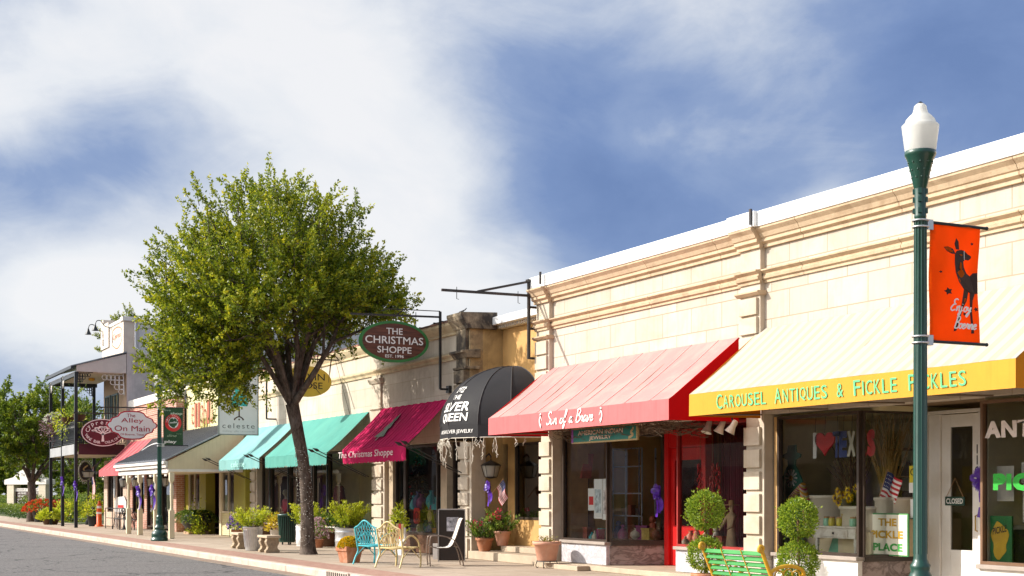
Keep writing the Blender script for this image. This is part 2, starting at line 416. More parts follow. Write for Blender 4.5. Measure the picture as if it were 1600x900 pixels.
# warm brightening added round the sun, out of view, to fill the shade
fill_glow = math_(nt, 'POWER', math_(nt, 'MAXIMUM', math_(nt, 'DIVIDE', math_(nt, 'SUBTRACT', dotv(tuple(sd)), .46), .54), 0.0), 1.2)
cl = N(nt, 'ShaderNodeVectorMath', operation='SCALE'); L(nt, mixc(nt, fill_glow, ramp.outputs[0], (1.0, .95, .86)), cl.inputs[0]); L(nt, math_(nt, 'ADD', CLOUD, math_(nt, 'MULTIPLY', fill_glow, CLOUD * 3.4)), cl.inputs['Scale'])
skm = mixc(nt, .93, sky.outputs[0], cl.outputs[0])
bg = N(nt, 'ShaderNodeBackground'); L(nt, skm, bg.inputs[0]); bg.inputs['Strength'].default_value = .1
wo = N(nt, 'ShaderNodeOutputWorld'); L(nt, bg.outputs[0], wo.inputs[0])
S.view_settings.view_transform = 'Standard'; S.view_settings.look = 'None'; S.view_settings.exposure = .55; S.view_settings.gamma = 1
S.cycles.max_bounces = 8; S.cycles.transparent_max_bounces = 16; S.cycles.diffuse_bounces = 4; S.cycles.glossy_bounces = 3
S.cycles.caustics_reflective = False; S.cycles.caustics_refractive = False; S.cycles.use_denoising = True

# ================================================================ materials
stone = mat_block('cream_limestone', (.485, .42, .345), (.575, .505, .425), (.33, .25, .175), .98, .46, .012, dirt=(.36, .27, .17), damt=.38, lo=.49, hi=.68)
stone_plain = mat('cream_cast_stone', (.54, .465, .37), .85, .08, 2.5, .3, 60, dirt=(.36, .24, .12), damt=.4, dscale=1.6, streak=.2)
stone_trim = mat('ochre_cast_stone', (.54, .41, .27), .85, .1, 2.5, .3, 60, dirt=(.24, .14, .07), damt=.45, dscale=2.2, streak=.3)
stone_old = mat_block('weathered_limestone', (.54, .475, .385), (.61, .54, .445), (.42, .34, .24), 1.15, .52, .007, dirt=(.24, .18, .115), damt=.38, lo=.47, hi=.68)
stone_black = mat('blackened_stone', (.34, .27, .18), .9, .2, 3, .5, 30, dirt=(.03, .025, .025), damt=.92, dscale=2.0, streak=.6, dlo=.38, dhi=.56)
stucco_orange = mat('orange_stucco', (.56, .33, .12), .9, .1, 2, .4, 60, dirt=(.38, .19, .06), damt=.4)
stucco_tan = mat('tan_stucco', (.50, .36, .17), .9, .14, 2, .4, 50, dirt=(.12, .08, .04), damt=.6, dscale=1.3, streak=.4)
stucco_grey = mat('grey_stucco', (.52, .47, .45), .92, .1, 1.2, .4, 40, dirt=(.22, .2, .19), damt=.5, dscale=.7, streak=.3)
brick_red = mat_block('red_brick', (.38, .15, .10), (.52, .26, .19), (.60, .52, .44), .24, .085, .012, dirt=(.6, .45, .36), damt=.35)
brick_white = mat_block('limewashed_brick', (.56, .42, .33), (.62, .5, .4), (.42, .33, .26), .24, .085, .01, dirt=(.4, .25, .17), damt=.5)
brick_yellow = mat_block('yellow_painted_brick', (.68, .62, .36), (.70, .64, .39), (.56, .50, .26), .24, .085, .009, bstr=.5)
white_metal = mat('white_coping_metal', (.78, .78, .77), .4, .04, 2, 0, spec=.5)
white_paint = mat('white_paint', (.74, .71, .66), .5, .06, 3, .1, 30, dirt=(.5, .44, .36), damt=.25)
cream_paint = mat('cream_paint', (.70, .62, .44), .55, .06, 3, .1, 30, dirt=(.45, .36, .22), damt=.25, streak=.12)
dark_frame = mat('dark_bronze_frame', (.045, .03, .022), .4, .2, 6, .05)
black_steel = mat('black_steel', (.012, .012, .013), .45, .3, 8, .1, spec=.5, dirt=(.08, .035, .02), damt=.35, dscale=3)
black_paint = mat('black_paint', (.012, .016, .02), .4, .2, 5, .05)
green_paint = mat('dark_green_enamel', (.001, .042, .026), .33, .15, 3, .04, 20, spec=.6, coat=.3)
red_paint = mat('red_door_paint', (.62, .012, .012), .4, .1, 3, .05, dirt=(.3, .01, .01), damt=.3)
olive_paint = mat('olive_green_paint', (.30, .27, .03), .6, .1, 3, .1)
marble_white = mat_marble('white_marble', (.62, .60, .60), (.38, .37, .40))
marble_shaded = mat_marble('shaded_marble', (.40, .31, .28), (.15, .10, .085), 1.6)  # the white marble again, shade of the splayed entries put into its colour
roof_felt = mat('roof_felt', (.12, .12, .12), .9)
metal_roof = mat('grey_standing_seam', (.22, .23, .25), .35, .08, 2, 0, metal=.6, spec=.5)
siding_grey = mat('grey_metal_siding', (.60, .59, .59), .55, .05, 2, 0)
siding_cream = mat('cream_board_siding', (.62, .53, .36), .6, .05, 3, .1)
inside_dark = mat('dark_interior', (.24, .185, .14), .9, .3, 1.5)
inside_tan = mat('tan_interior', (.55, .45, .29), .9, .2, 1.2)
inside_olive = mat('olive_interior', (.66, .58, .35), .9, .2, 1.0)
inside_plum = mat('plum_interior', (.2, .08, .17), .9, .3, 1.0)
glass = mat_glass('shop_glass', (.93, .95, .94)); glass_dark = mat_glass('smoked_glass', (.45, .45, .42), 1.15)
wood_dark = mat('dark_wood', (.10, .045, .022), .5, .3, 5, .2, stretch=(1, 1, 6))
wood_light = mat('pine_wood', (.40, .22, .09), .5, .2, 5, .1)
terracotta = mat('terracotta', (.42, .17, .085), .85, .15, 5, .2, dirt=(.55, .38, .28), damt=.5, dscale=4)
terracotta_pale = mat('pale_terracotta', (.60, .31, .21), .85, .1, 5, .1, dirt=(.6, .45, .36), damt=.4, dscale=3)
galv = mat('galvanised_steel', (.60, .61, .62), .38, .1, 9, .05, metal=.75, spec=.5)
purple = mat('purple_ribbon', (.10, .02, .38), .32, .2, 8, .05, transl=.2, spec=.6)
letter_white = mat('white_lettering', (.80, .78, .74), .6, .05)
letter_black = mat('black_lettering', (.02, .018, .016), .6)
red_mat = mat('signal_red', (.60, .03, .03), .5)
vine_mat = mat('dry_vine', (.13, .085, .05), .9, .4, 9, .3)

# ================================================================ ground
mgrass, g = nodes('dry_lawn_ground'); v = coords(g)
c = mixc(g, remap(g, noise(g, v, .35, 8), .35, .7), (.05, .075, .02), (.11, .10, .05))
finish(mgrass, g, c, .95, 0, .1, noise(g, v, 20, 4), .5, .03)
mroad, g = nodes('asphalt'); v = coords(g)
sp = math_(g, 'ADD', math_(g, 'MULTIPLY', noise(g, v, 46, 3, .85), .55), math_(g, 'MULTIPLY', noise(g, v, 15, 3, .8), .45)); big = noise(g, coords(g, (.5, 2.2, 1)), .55, 7, .6)
c = mixc(g, remap(g, sp, .41, .59), (.03, .029, .03), (.25, .235, .225))
c = mixc(g, remap(g, big, .4, .7, 0, .45), c, (.15, .135, .13))
vo = N(g, 'ShaderNodeTexVoronoi'); vo.feature = 'DISTANCE_TO_EDGE'; vo.inputs['Scale'].default_value = .32
wv = N(g, 'ShaderNodeVectorMath', operation='ADD'); L(g, v, wv.inputs[0])
nz = N(g, 'ShaderNodeTexNoise'); nz.inputs['Scale'].default_value = 1.3; L(g, v, nz.inputs['Vector']); L(g, nz.outputs['Color'], wv.inputs[1]); L(g, wv.outputs[0], vo.inputs['Vector'])
c = mixc(g, remap(g, vo.outputs['Distance'], 0, .02, .85, 0), c, (.02, .02, .021))
finish(mroad, g, c, .85, 0, .3, sp, .55, .02)
mconc, g = nodes('pavement_concrete'); v = coords(g)
b = N(g, 'ShaderNodeTexBrick'); L(g, v, b.inputs['Vector']); b.offset = 0
b.inputs['Brick Width'].default_value = 1.55; b.inputs['Row Height'].default_value = 1.5; b.inputs['Mortar Size'].default_value = .012; b.inputs['Scale'].default_value = 1
b.inputs['Color1'].default_value = (.40, .32, .24, 1); b.inputs['Color2'].default_value = (.47, .385, .30, 1); b.inputs['Mortar'].default_value = (.17, .13, .10, 1)
c = mixc(g, remap(g, noise(g, v, 1.1, 9, .68), .38, .72, 0, .6), b.outputs['Color'], (.27, .20, .15))
c = mixc(g, remap(g, noise(g, v, 5.5, 6, .7), .58, .75, 0, .45), c, (.15, .11, .085))
finish(mconc, g, c, .85, 0, .25, noise(g, v, 50, 4), .3, .02)
mpav = mat_block('pink_paver_band', (.34, .185, .14), (.43, .26, .20), (.20, .14, .11), .21, .105, .008, dirt=(.45, .34, .26), damt=.6, floor=True)
mkerb = mat('kerb_concrete', (.55, .46, .38), .85, .1, 2, .3, 50, dirt=(.27, .19, .14), damt=.55, dscale=2.2)
KY0, KY1, RZ = 9.86, 10.08, -.15
m = MB(); m.quad((-3000, -3000, -.30), (3000, -3000, -.30), (3000, 3000, -.30), (-3000, 3000, -.30)); struct(m, 'ground', mgrass)
m = MB(); m.box(-400, 120, -2.2, KY0, -.29, RZ); struct(m, 'road', mroad)
m = MB(); m.box(-400, 120, KY1, 14.62, -.28, -.004); m.box(-87, 120, 14.62, 16.6, -.28, -.004); struct(m, 'pavement', mconc)
m = MB(); m.box(-112, 120, KY1 + .002, KY1 + .86, -.2, .0); struct(m, 'paver_path', mpav)
m = MB()
x = -112.0
while x < 40:
    x1 = x + 3.0
    m.box(x + .006, x1 - .006, KY0, KY1, -.26, .004 + random.uniform(0, .004)); x = x1
k = struct(m, 'kerb', mkerb); bv = k.modifiers.new('bevel', 'BEVEL'); bv.width = .03; bv.segments = 3
m = MB(); m.box(-400, 120, KY0 - .42, KY0 - .004, -.2, RZ + .006)
struct(m, 'gutter_path', mat('gutter_concrete', (.24, .19, .15), .9, .2, 3, .4, 50, dirt=(.22, .10, .04), damt=.7, dscale=4))
m = MB(); m.box(-400, 120, -6.2, -2.2, -.28, -.02); struct(m, 'far_pavement', mconc)
# storm drain set into the kerb
dx0, dx1 = G(492, 893).x - .1, G(535, 897).x + .1
t = thing('storm_drain', 'dark slotted storm drain inlet set into the concrete kerb', 'storm drain', ((dx0 + dx1) / 2, KY0, 0))
m = MB(); m.box(dx0, dx1, KY0 - .035, KY0 - .004, -.145, .012); m.build('surround', mkerb, t)
m = MB()
for i in range(10):
    xx = dx0 + .1 + (dx1 - dx0 - .2) * i / 9; m.box(xx - .026, xx + .026, KY0 - .043, KY0 - .037, -.125, -.005)
m.build('slot', letter_black, t)
# ================================================================ helpers for fronts
def xprism(mb, prof, x0, x1, mi=0):                 # profile of (Y, Z) pushed along the street
    mb.prism([(x0, y, z) for y, z in prof], (x1 - x0, 0, 0), mi)
def shift(prof, dy, dz=0): return [(y + dy, z + dz) for y, z in prof]
def pane_rect(mb, x0, x1, y, z0, z1, y1=None):
    y1 = y if y1 is None else y1
    mb.quad((x0, y, z0), (x1, y1, z0), (x1, y1, z1), (x0, y, z1))
def shop_window(parent, x0, x1, y, z0, z1, frame_m, y1=None, mull=(), g=None, fw=.06, name='window'):
    """a glazed bay between two points of the shop front: frame with bars, pane"""
    y1 = y if y1 is None else y1
    a = Vector((x0, y, 0)); b = Vector((x1, y1, 0)); d = (b - a); l = d.length; d.normalize(); nrm = Vector((d.y, -d.x, 0))
    R = Matrix((d, -nrm, Vector((0, 0, 1)))).transposed()
    m = MB()
    def bar(u0, u1, za, zb, dep=.09): m.obox(a + d * ((u0 + u1) / 2) + Vector((0, 0, (za + zb) / 2)), (u1 - u0, dep, zb - za), R)
    bar(0, l, z0, z0 + fw); bar(0, l, z1 - fw, z1); bar(0, fw, z0 + fw, z1 - fw, .088); bar(l - fw, l, z0 + fw, z1 - fw, .088)
    for u in mull: bar(u * l - fw * .5, u * l + fw * .5, z0 + fw, z1 - fw, .086)
    w = m.build(name, frame_m, parent)
    p = MB(); o = -nrm * .012
    A = a + o + d * .02; B = b + o - d * .02
    p.quad((A.x, A.y, z0 + .02), (B.x, B.y, z0 + .02), (B.x, B.y, z1 - .02), (A.x, A.y, z1 - .02))
    p.build('pane', g or glass, w)
    return w
def interior(parent, x0, x1, y0, y1, z0, z1, m, floor_m=None, ya=None, yb=None, cut=None):
    """the inside of a shop: back wall, side walls, ceiling and display floor, all real slabs; ya, yb: where the side walls begin"""
    for nm, q in (('interior_wall', (x0, x1, y1, y1 + .1, z0 - .4, z1)), ('interior_wall', (x0 - .1, x0 - .002, ya or y0, y1 + .1, z0 - .4, z1)), ('interior_wall', (x1 + .002, x1 + .1, yb or y0, y1 + .1, z0 - .4, z1)), ('interior_ceiling', (x0 - .1, x1 + .1, y0, y1 + .1, z1 + .002, z1 + .08))):
        b = MB(); b.box(*q); b.build(nm, m, parent)
    f = MB(); pts = cut or [(x0, y0), (x1, y0), (x1, y1), (x0, y1)]; f.prism([(x, y, z0 - .08) for x, y in pts], (0, 0, .08)); f.build('display_floor', floor_m or m, parent)
def quoins(mb, x0, x1, y, z0, z1, pitch=.385, gap=.07, d=.05):
    z = z0
    while z + pitch - gap < z1 + .02:
        mb.box(x0, x1, y - d, y + .02, z, z + pitch - gap); z += pitch
def slope_fn(x0, y0, z0, y1, z1, lift=.012):        # (u along X, v up the slope in metres) -> point just above an awning's top
    v0 = Vector((0, y1 - y0, z1 - z0)); ln = v0.length; v0.normalize(); n = Vector((0, -v0.z, v0.y))
    return lambda u, v: Vector((x0 + u, y0, z0)) + v0 * v + n * lift
def awning(name, label, x0, x1, yw, zw, yf, zf, zb, top, val, side, group=None, scallop=0.0, seams=None, folds=0.0, seam_m=None):
    t = thing(name, label, 'awning', ((x0 + x1) / 2, yw, zb), 0, group)
    rib = seams or (x1 - x0) / 6; m = MB(); nx = max(2, int((x1 - x0) / .12)); nv = 6; th = .012
    def P(i, j):
        u = i / nx; v = j / nv; sag = -.035 * math.sin(PI * v) - ((.022 if seams else .007) * abs(math.sin(PI * (u * (x1 - x0) - .6 * rib) / rib)) * math.sin(PI * min(1, .15 + v * .85)) if rib > .5 else 0) * (1 + folds * math.sin(i * .9) * .6)
        return Vector((x0 + (x1 - x0) * u, yf + (yw - yf) * v, zf + (zw - zf) * v + sag + folds * .006 * math.sin(i * 1.7 + j)))
    vs = [P(i, j) for j in range(nv + 1) for i in range(nx + 1)]; k = len(vs); vs += [p - Vector((0, 0, th)) for p in vs]
    fs = []
    for j in range(nv):
        for i in range(nx):
            a = j * (nx + 1) + i; q = (a, a + 1, a + nx + 2, a + nx + 1); fs.append(q); fs.append(tuple(k + w for w in q[::-1]))
    m.add(vs, fs, True)
    if seams:
        x = x0 + seams * .6
        while x < x1 - .1:
            m.tube([P((x - x0) / (x1 - x0) * nx, j) + Vector((0, -.003, .004)) for j in range(nv + 1)], .007, 4, mi=1); x += seams
    m.build('canopy', [top, seam_m or top], t)
    m = MB(); n = max(2, int((x1 - x0) / .055)) if scallop else max(2, int((x1 - x0) / .3))
    tp = []; bt = []
    for i in range(n + 1):
        x = x0 + (x1 - x0) * i / n; wob = (.012 * math.sin(x * 9) + .012 * math.sin(x * 3.7)) * (1 if scallop else .25)
        s = scallop * abs(math.sin(x * PI / .22)) if scallop else 0
        tp.append((x, yf, zf - .004)); bt.append((x, yf - wob, zb + scallop - s))
    for i in range(n):
        m.quad(bt[i], bt[i + 1], tp[i + 1], tp[i], smooth=True)
        b = [(p[0], p[1] + .008, p[2]) for p in (bt[i], bt[i + 1], tp[i + 1], tp[i])]; m.quad(*b[::-1], smooth=True)
        m.quad(bt[i], b[0], b[1], bt[i + 1])
    m.build('valance', val, t)
    if side is not None:
        for x, dx in ((x0, .008), (x1 - .008, .008)):
            m = MB(); m.prism([(x, yf + .01, zb), (x, yf + .01, zf - .012), (x, yw, zw - .012), (x, yw, zb)], (dx, 0, 0)); m.build('side_panel', side, t)
    m = MB(); r = .016
    m.tube([(x0 + .03, yf + .03, zb + .03), (x1 - .03, yf + .03, zb + .03)], r, 6)
    for x in [x0 + .04 + (x1 - x0 - .08) * i / 4 for i in range(5)]:
        if side is not None or i in (0, 4): m.tube([(x, yf + .03, zb + .03), (x, yw - .01, zb + .06)], r, 6)
        m.tube([(x, yf + .03, zf - .04), (x, yw - .01, zw - .06)], r, 6)
    m.build('frame', mat('awning_pipe', (.25, .19, .14), .5, .2, 4, metal=.5), t)
    return t

# ================================================================ the long cream stone building (right)
YW = 14.9
xa0, xa1 = XA(838, 14.8), XA(858, 14.8); xb0, xb1 = XA(1157, 14.8), XA(1188, 14.8)
xc0 = XA(1790, 14.8); xc1 = xc0 + .85
A = thing('stone_commercial_building', 'long cream limestone shop building with white metal coping, right of the black domed canopy', 'building', ((xa0 + xc1) / 2, YW, 0))
XR = xc1
m = MB(); m.box(xa0 + .02, XR, YW, YW + .35, 2.98, 6.0); m.build('wall', stone, A)
m = MB(); m.box(xa0 + .02, XR, YW + .35, YW + 14, 5.6, 5.7); m.build('roof', roof_felt, A)
for q in ((xa0 + .02, xa0 + .3, YW + .352, YW + 14, 0, 6.0), (XR - .3, XR, YW + .352, YW + 14, 0, 6.0), (xa0 + .302, XR - .302, YW + 13.7, YW + 14, 0, 5.59)):
    m = MB(); m.box(*q); m.build('side_wall', stucco_orange, A)
CROWN = [(YW + .01, 5.84), (YW - .05, 5.84), (YW - .05, 5.90), (YW - .11, 5.93), (YW - .11, 5.985), (YW - .135, 6.0), (YW - .17, 6.07), (YW - .235, 6.13), (YW - .235, 6.165), (YW + .3, 6.165)]
BELT = [(YW + .01, 5.235), (YW - .035, 5.235), (YW - .035, 5.285), (YW - .075, 5.30), (YW - .085, 5.345), (YW - .06, 5.36), (YW - .06, 5.385), (YW - .125, 5.43), (YW - .125, 5.455), (YW + .01, 5.47)]
LEDGE = [(YW + .01, 5.03), (YW - .14, 5.03), (YW - .20, 5.075), (YW - .20, 5.10), (YW + .01, 5.11)]
m = MB(); gx = []
x = xa0
while x < XR:                                       # cornice laid in lengths with open joints
    x1 = min(XR, x + 2.35); xprism(m, CROWN, x + .006, x1 - .006); xprism(m, BELT, x + .006, x1 - .006); x = x1
for p0, p1 in ((xa0, xa1), (xb0, xb1), (xc0, xc1)):
    xprism(m, shift(CROWN, -.10, -.003), p0 - .04, p1 + .04); xprism(m, shift(BELT, -.10, -.003), p0 - .03, p1 + .03); xprism(m, LEDGE, p0 - .05, p1 + .05)
m.build('cornice', stone_trim, A)
m = MB(); m.box(xa0 - .06, xb0 - .10, YW - .26, YW + .4, 6.168, 6.43); m.box(xb0 - .098, xb1 + .12, YW - .33, YW + .4, 6.17, 6.437); m.box(xb1 + .122, XR + .06, YW - .26, YW + .4, 6.168, 6.43)
m.build('coping', white_metal, A, bevel=.012)
for p0, p1 in ((xa0, xa1), (xb0, xb1), (xc0, xc1)):
    m = MB(); m.box(p0, p1, YW - .10, YW + .01, 4.0, 6.0)
    for z in (4.02, 4.37, 4.70):
        m.box(p0 + .02, p1 - .05, YW - .155, YW - .09, z, z + .29)
    m.box(p0 + .03, p1 - .03, YW + .002, YW + .4, .02, 2.98); quoins(m, p0 + .02, p1 - .10, YW - .002, .52, 2.9)
    m.box(p0 - .01, p1 - .02, YW - .07, YW + .39, .015, .47)
    m.build('pilaster', stone_plain, A, bevel=.008)
for xx in (xa1 + .03, xb1 + .03):
    m = MB(); m.box(xx, xx + .05, YW - .365, YW - .332, 6.2, 6.47); m.build('coping_clip', black_steel, A)
# ---- ground floor
GZ0, GZ1, YG = .60, 2.93, 15.12
s0 = xa1 + .10; s1 = XA(951, YG); s2 = XA(1040, 16.25); s3 = XA(1060, YG); s4 = xb0 - .02
t0 = xb1 + .02; t1 = XA(1345, YG); t2 = XA(1440, 16.3); t3 = XA(1535, YG); t4 = xc0 - .02
for (p0, p1, mm) in ((s0, s1, marble_white), (s3, s4, marble_white), (t0, t1, white_paint), (t3, t4, white_paint)):
    m = MB(); m.box(p0, p1, YG - .06, YG + .2, .12, .535); m.build('marble_base', mm, A)
    m = MB(); m.box(p0 - .015, p1 + .03, YG - .12, YG + .2, .538, .60); m.build('sill', mat('grey_stone_sill', (.33, .28, .24), .7, .15, 3, .2), A, bevel=.008)
for (p0, q) in ((s1, s2), (t1, t2)):
    a = Vector((p0, YG, 0)); b = Vector((q, 16.27, 0)); d = (b - a).normalized(); n = Vector((-d.y, d.x, 0))
    m = MB(); m.prism([tuple(a + d * .03 + Vector((0, 0, .12))), tuple(b + Vector((0, 0, .12))), tuple(b + n * .15 + Vector((0, 0, .12))), tuple(a + d * .03 + n * .15 + Vector((0, 0, .12)))], (0, 0, .40)); m.build('marble_base', marble_shaded, A)
    m = MB(); a2 = a - n * .05 + d * .06; b2 = b - n * .05; m.prism([tuple(a2 + Vector((0, 0, .522))), tuple(b2 + Vector((0, 0, .522))), tuple(b + n * .15 + Vector((0, 0, .522))), tuple(a2 + n * .2 + Vector((0, 0, .522)))], (0, 0, .075)); m.build('sill', dark_frame, A)
shop_window(A, s0, s1, YG, GZ0, GZ1, dark_frame, fw=.045); shop_window(A, s1 + .01, s2, YG + .02, GZ0, GZ1, dark_frame, y1=16.25, fw=.035)
shop_window(A, s3, s4, YG, GZ0, GZ1, mat('red_window_frame', (.30, .02, .015), .5), fw=.045)
shop_window(A, t0 + .08, t1, YG, GZ0, GZ1, dark_frame, fw=.05); shop_window(A, t1 + .01, t2, YG + .02, GZ0, GZ1, dark_frame, y1=16.3, fw=.035)
shop_window(A, t3, t4, YG, GZ0, GZ1, mat('brown_window_frame', (.16, .085, .045), .5), fw=.045)
for q in ((s0, s0 + .02, YG + .05, YG + .6, .6, 2.93), (t0, t0 + .078, YG - .04, YG + .05, .6, 2.93)):
    m = MB(); m.box(*q); m.build('jamb', mat('ochre_jamb', (.50, .30, .12), .8), A)
m = MB(); m.box(s3 - .012, s3 - .004, YG + .05, 16.25, .60, 2.93); m.build('return_pane', glass, A); m = MB(); m.box(t3 + .002, t3 + .05, YG + .06, 16.3, .60, 2.93); m.build('return_panel', mat('cream_panel', (.58, .51, .36), .8, .06, 3), A)
m = MB(); m.box(s3, s3 + .03, YG + .21, 16.25, .1, .58); m.box(t3, t3 + .03, YG + .21, 16.3, .1, .58); m.build('return_base', marble_shaded, A)
for q in ((s0, s4), (t0, t4)):
    m = MB(); m.box(q[0], q[1], YG - .05, 18.6, 3.02, 3.06); m.build('soffit', mat('board_soffit', (.20, .13, .07), .8, .3, 6), A)
m = MB(); m.box(s0, s4, YW - .12, 16.4, .0, .11); m.box(t0, t4, YW - .12, 16.4, .0, .108); m.box(s0 - .2, s1 - .2, YW - .42, YW - .122, -.002, .10); m.build('step', mat('entry_step_concrete', (.46, .37, .27), .85, .12, 3, .3, dirt=(.25, .18, .12), damt=.4), A, bevel=.012)
# doors
def door(parent, x0, x1, y, z0, z1, m_, glass_z, hx, gm=None, stile=.16):
    d = MB(); d.box(x0, x0 + stile, y, y + .05, z0, z1); d.box(x1 - stile, x1, y, y + .05, z0, z1)
    d.box(x0 + stile, x1 - stile, y + .001, y + .049, z0, glass_z[0]); d.box(x0 + stile, x1 - stile, y + .001, y + .049, glass_z[1], z1)
    o = d.build('door', m_, parent, bevel=.006)
    q = MB(); pane_rect(q, x0 + stile, x1 - stile, y + .025, glass_z[0], glass_z[1]); q.build('pane', gm or glass_dark, o)
    h = MB(); h.tube([(hx, y - .001, 1.02), (hx, y - .055, 1.04), (hx, y - .055, 1.26), (hx, y - .001, 1.28)], .012, 6); h.build('handle', mat('brass', (.45, .30, .10), .35, metal=.8), o)
    return o
xr0 = s2 + .02; xr1 = XA(1100, 16.25)
door(A, xr0 + .16, xr1, 16.27, .12, 2.55, red_paint, (.95, 2.3), xr1 - .1, stile=.13)
m = MB(); m.box(xr0, xr0 + .155, 16.2, 16.4, .11, 2.93); m.box(xr0 + .16, xr1, 16.22, 16.4, 2.56, 2.93); m.box(xr1 + .005, xr1 + .12, 16.2, 16.4, .11, 2.93); m.build('door_frame', red_paint, A, bevel=.006)
xd0, xd1 = XA(1470, 16.32), XA(1532, 16.32)
d118 = door(A, xd0, xd1, 16.34, .12, 2.86, white_paint, (.72, 2.66), xd1 - .07, stile=.19)
m = MB(); fn = lambda u, v: Vector((u, 16.335, v))
for i, ch in enumerate('118'): put_text(m, ch, fn, xd1 - .085, 2.30 - i * .17, h=.14, bold=.0)
m.build('house_number', letter_black, d118)
m = MB(); m.box(t2 + .01, t2 + .16, 16.24, 16.42, .11, 2.93); m.box(t2 + .165, xd0 - .004, 16.3, 16.4, .11, 2.87); m.box(t2 + .165, xd1 + .1, 16.27, 16.42, 2.875, 2.93); m.box(xd1 + .004, xd1 + .1, 16.26, 16.41, .11, 2.87); m.build('door_frame', white_paint, A, bevel=.006)
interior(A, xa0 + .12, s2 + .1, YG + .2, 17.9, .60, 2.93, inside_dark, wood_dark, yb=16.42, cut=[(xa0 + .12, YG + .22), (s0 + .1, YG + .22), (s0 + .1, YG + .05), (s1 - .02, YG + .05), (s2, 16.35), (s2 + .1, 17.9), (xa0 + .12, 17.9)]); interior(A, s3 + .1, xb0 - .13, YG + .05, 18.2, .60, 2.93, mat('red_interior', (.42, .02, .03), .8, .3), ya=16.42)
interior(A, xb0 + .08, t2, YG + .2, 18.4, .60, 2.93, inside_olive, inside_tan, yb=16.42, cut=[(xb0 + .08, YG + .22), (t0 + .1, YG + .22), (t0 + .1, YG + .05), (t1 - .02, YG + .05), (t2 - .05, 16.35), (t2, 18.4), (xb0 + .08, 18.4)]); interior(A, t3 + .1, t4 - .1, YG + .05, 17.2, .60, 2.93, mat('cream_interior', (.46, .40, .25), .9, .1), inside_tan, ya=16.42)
m = MB(); m.box(xr0, xr1 + .3, 18.0, 18.1, .1, 2.93); m.box(xd0 - .2, xd1 + .2, 18.0, 18.1, .1, 2.93); m.build('shop_back_wall', inside_dark, A)

# ---- awnings on it
ax1 = XA(1155, YW); ax0 = XA(857, YW)
pink_top = mat('faded_pink_canvas', (.56, .255, .24), .9, .05, 1.2, .15, 70, spec=.1, transl=.12, dirt=(.62, .40, .34), damt=.5)
pink_val = mat('faded_rose_canvas', (.66, .17, .17), .9, .06, 3, .1, 70, spec=.1, streak=.28, transl=.12)
red_side = mat('unfaded_red_canvas', (.70, .008, .012), .9, .05, 2, .1, 70, spec=.1, transl=.3)
aw1 = awning('canvas_awning', 'faded pink canvas awning with red side, white script and rose valance', ax0, ax1, YW - .01, 4.38, 13.42, 3.25, 2.88, pink_top, pink_val, red_side, seams=.86, seam_m=mat('pale_pink_seam', (.72, .44, .41), .9))
vf = lambda u, v: Vector((u, 13.404, v))
m = MB(); k = .30
xs = XA(853, 13.4); put_hand(m, 'Sun of a Brave', vf, xs, 2.99, .25, w=.11, mi=0, sx=1.42)
for xx in (XA(844, 13.4), XA(938, 13.4)):          # little flute players at both ends
    mir = -1 if xx < xs else 1
    ribbon(m, [(xx - .02 * mir, 2.93), (xx + .03 * mir, 3.02), (xx + .045 * mir, 3.1), (xx, 3.17), (xx - .01 * mir, 3.2)], .035, vf)
    ribbon(m, [(xx, 3.16), (xx - .06 * mir, 3.08)], .012, vf, smooth=False); ribbon(m, [(xx + .03 * mir, 3.02), (xx - .02 * mir, 3.0), (xx - .01 * mir, 2.93)], .02, vf)
    poly(m, ellipse(xx, 3.2, .03, .03, 10), vf)
m.build('lettering', letter_white, aw1)
cx0 = XA(1190, YW) + .03
cx1 = XA(1587, 13.42)
cream_top = mat_stripe('cream_striped_canvas', (.47, .42, .35), (.435, .36, .265), .27, fade=(.39, .365, .34), wear=.8)
yel_val = mat('yellow_valance_canvas', (.66, .34, .05), .9, .04, 3, .1, 70, spec=.1, streak=.15, transl=.15)
or_side = mat('orange_side_canvas', (.62, .24, .02), .9, .06, 2, .1, spec=.1, transl=.25)
aw2 = awning('canvas_awning', 'wide cream striped awning with yellow valance and green lettering', XA(1077, 13.42), cx1, YW - .01, 4.45, 13.42, 3.28, 2.91, cream_top, yel_val, or_side)
m = MB()
L0 = XA(1118, 13.4); L1 = XA(1506, 13.4)
words_ = [('C', 1.2), ('AROUSEL', 1), (' ', 0), ('A', 1.2), ('NTIQUES', 1), (' ', 0), ('&', 1), (' ', 0), ('F', 1.1), ('ICKLE', 1), (' ', 0), ('P', 1.1), ('ICKLES', 1)]
tot_w = sum(.42 * len(w) * s if w != ' ' else .5 for w, s in words_); kx = (L1 - L0) / tot_w; x = L0
for w_, s_ in words_:
    if w_ == ' ': x += .5 * kx; continue
    for ch in w_:
        cw = .42 * s_ * kx * (.55 if ch == 'I' else 1.06)
        put_text(m, ch, vf, x + cw / 2, 3.095 + (.01 if s_ > 1 else 0) * 1, w=cw * (.5 if ch == 'I' else .84), h=.20 * s_, bold=.004, shear=-.06); x += cw
m.build('lettering', mat('green_lettering', (.10, .47, .20), .7), aw2)
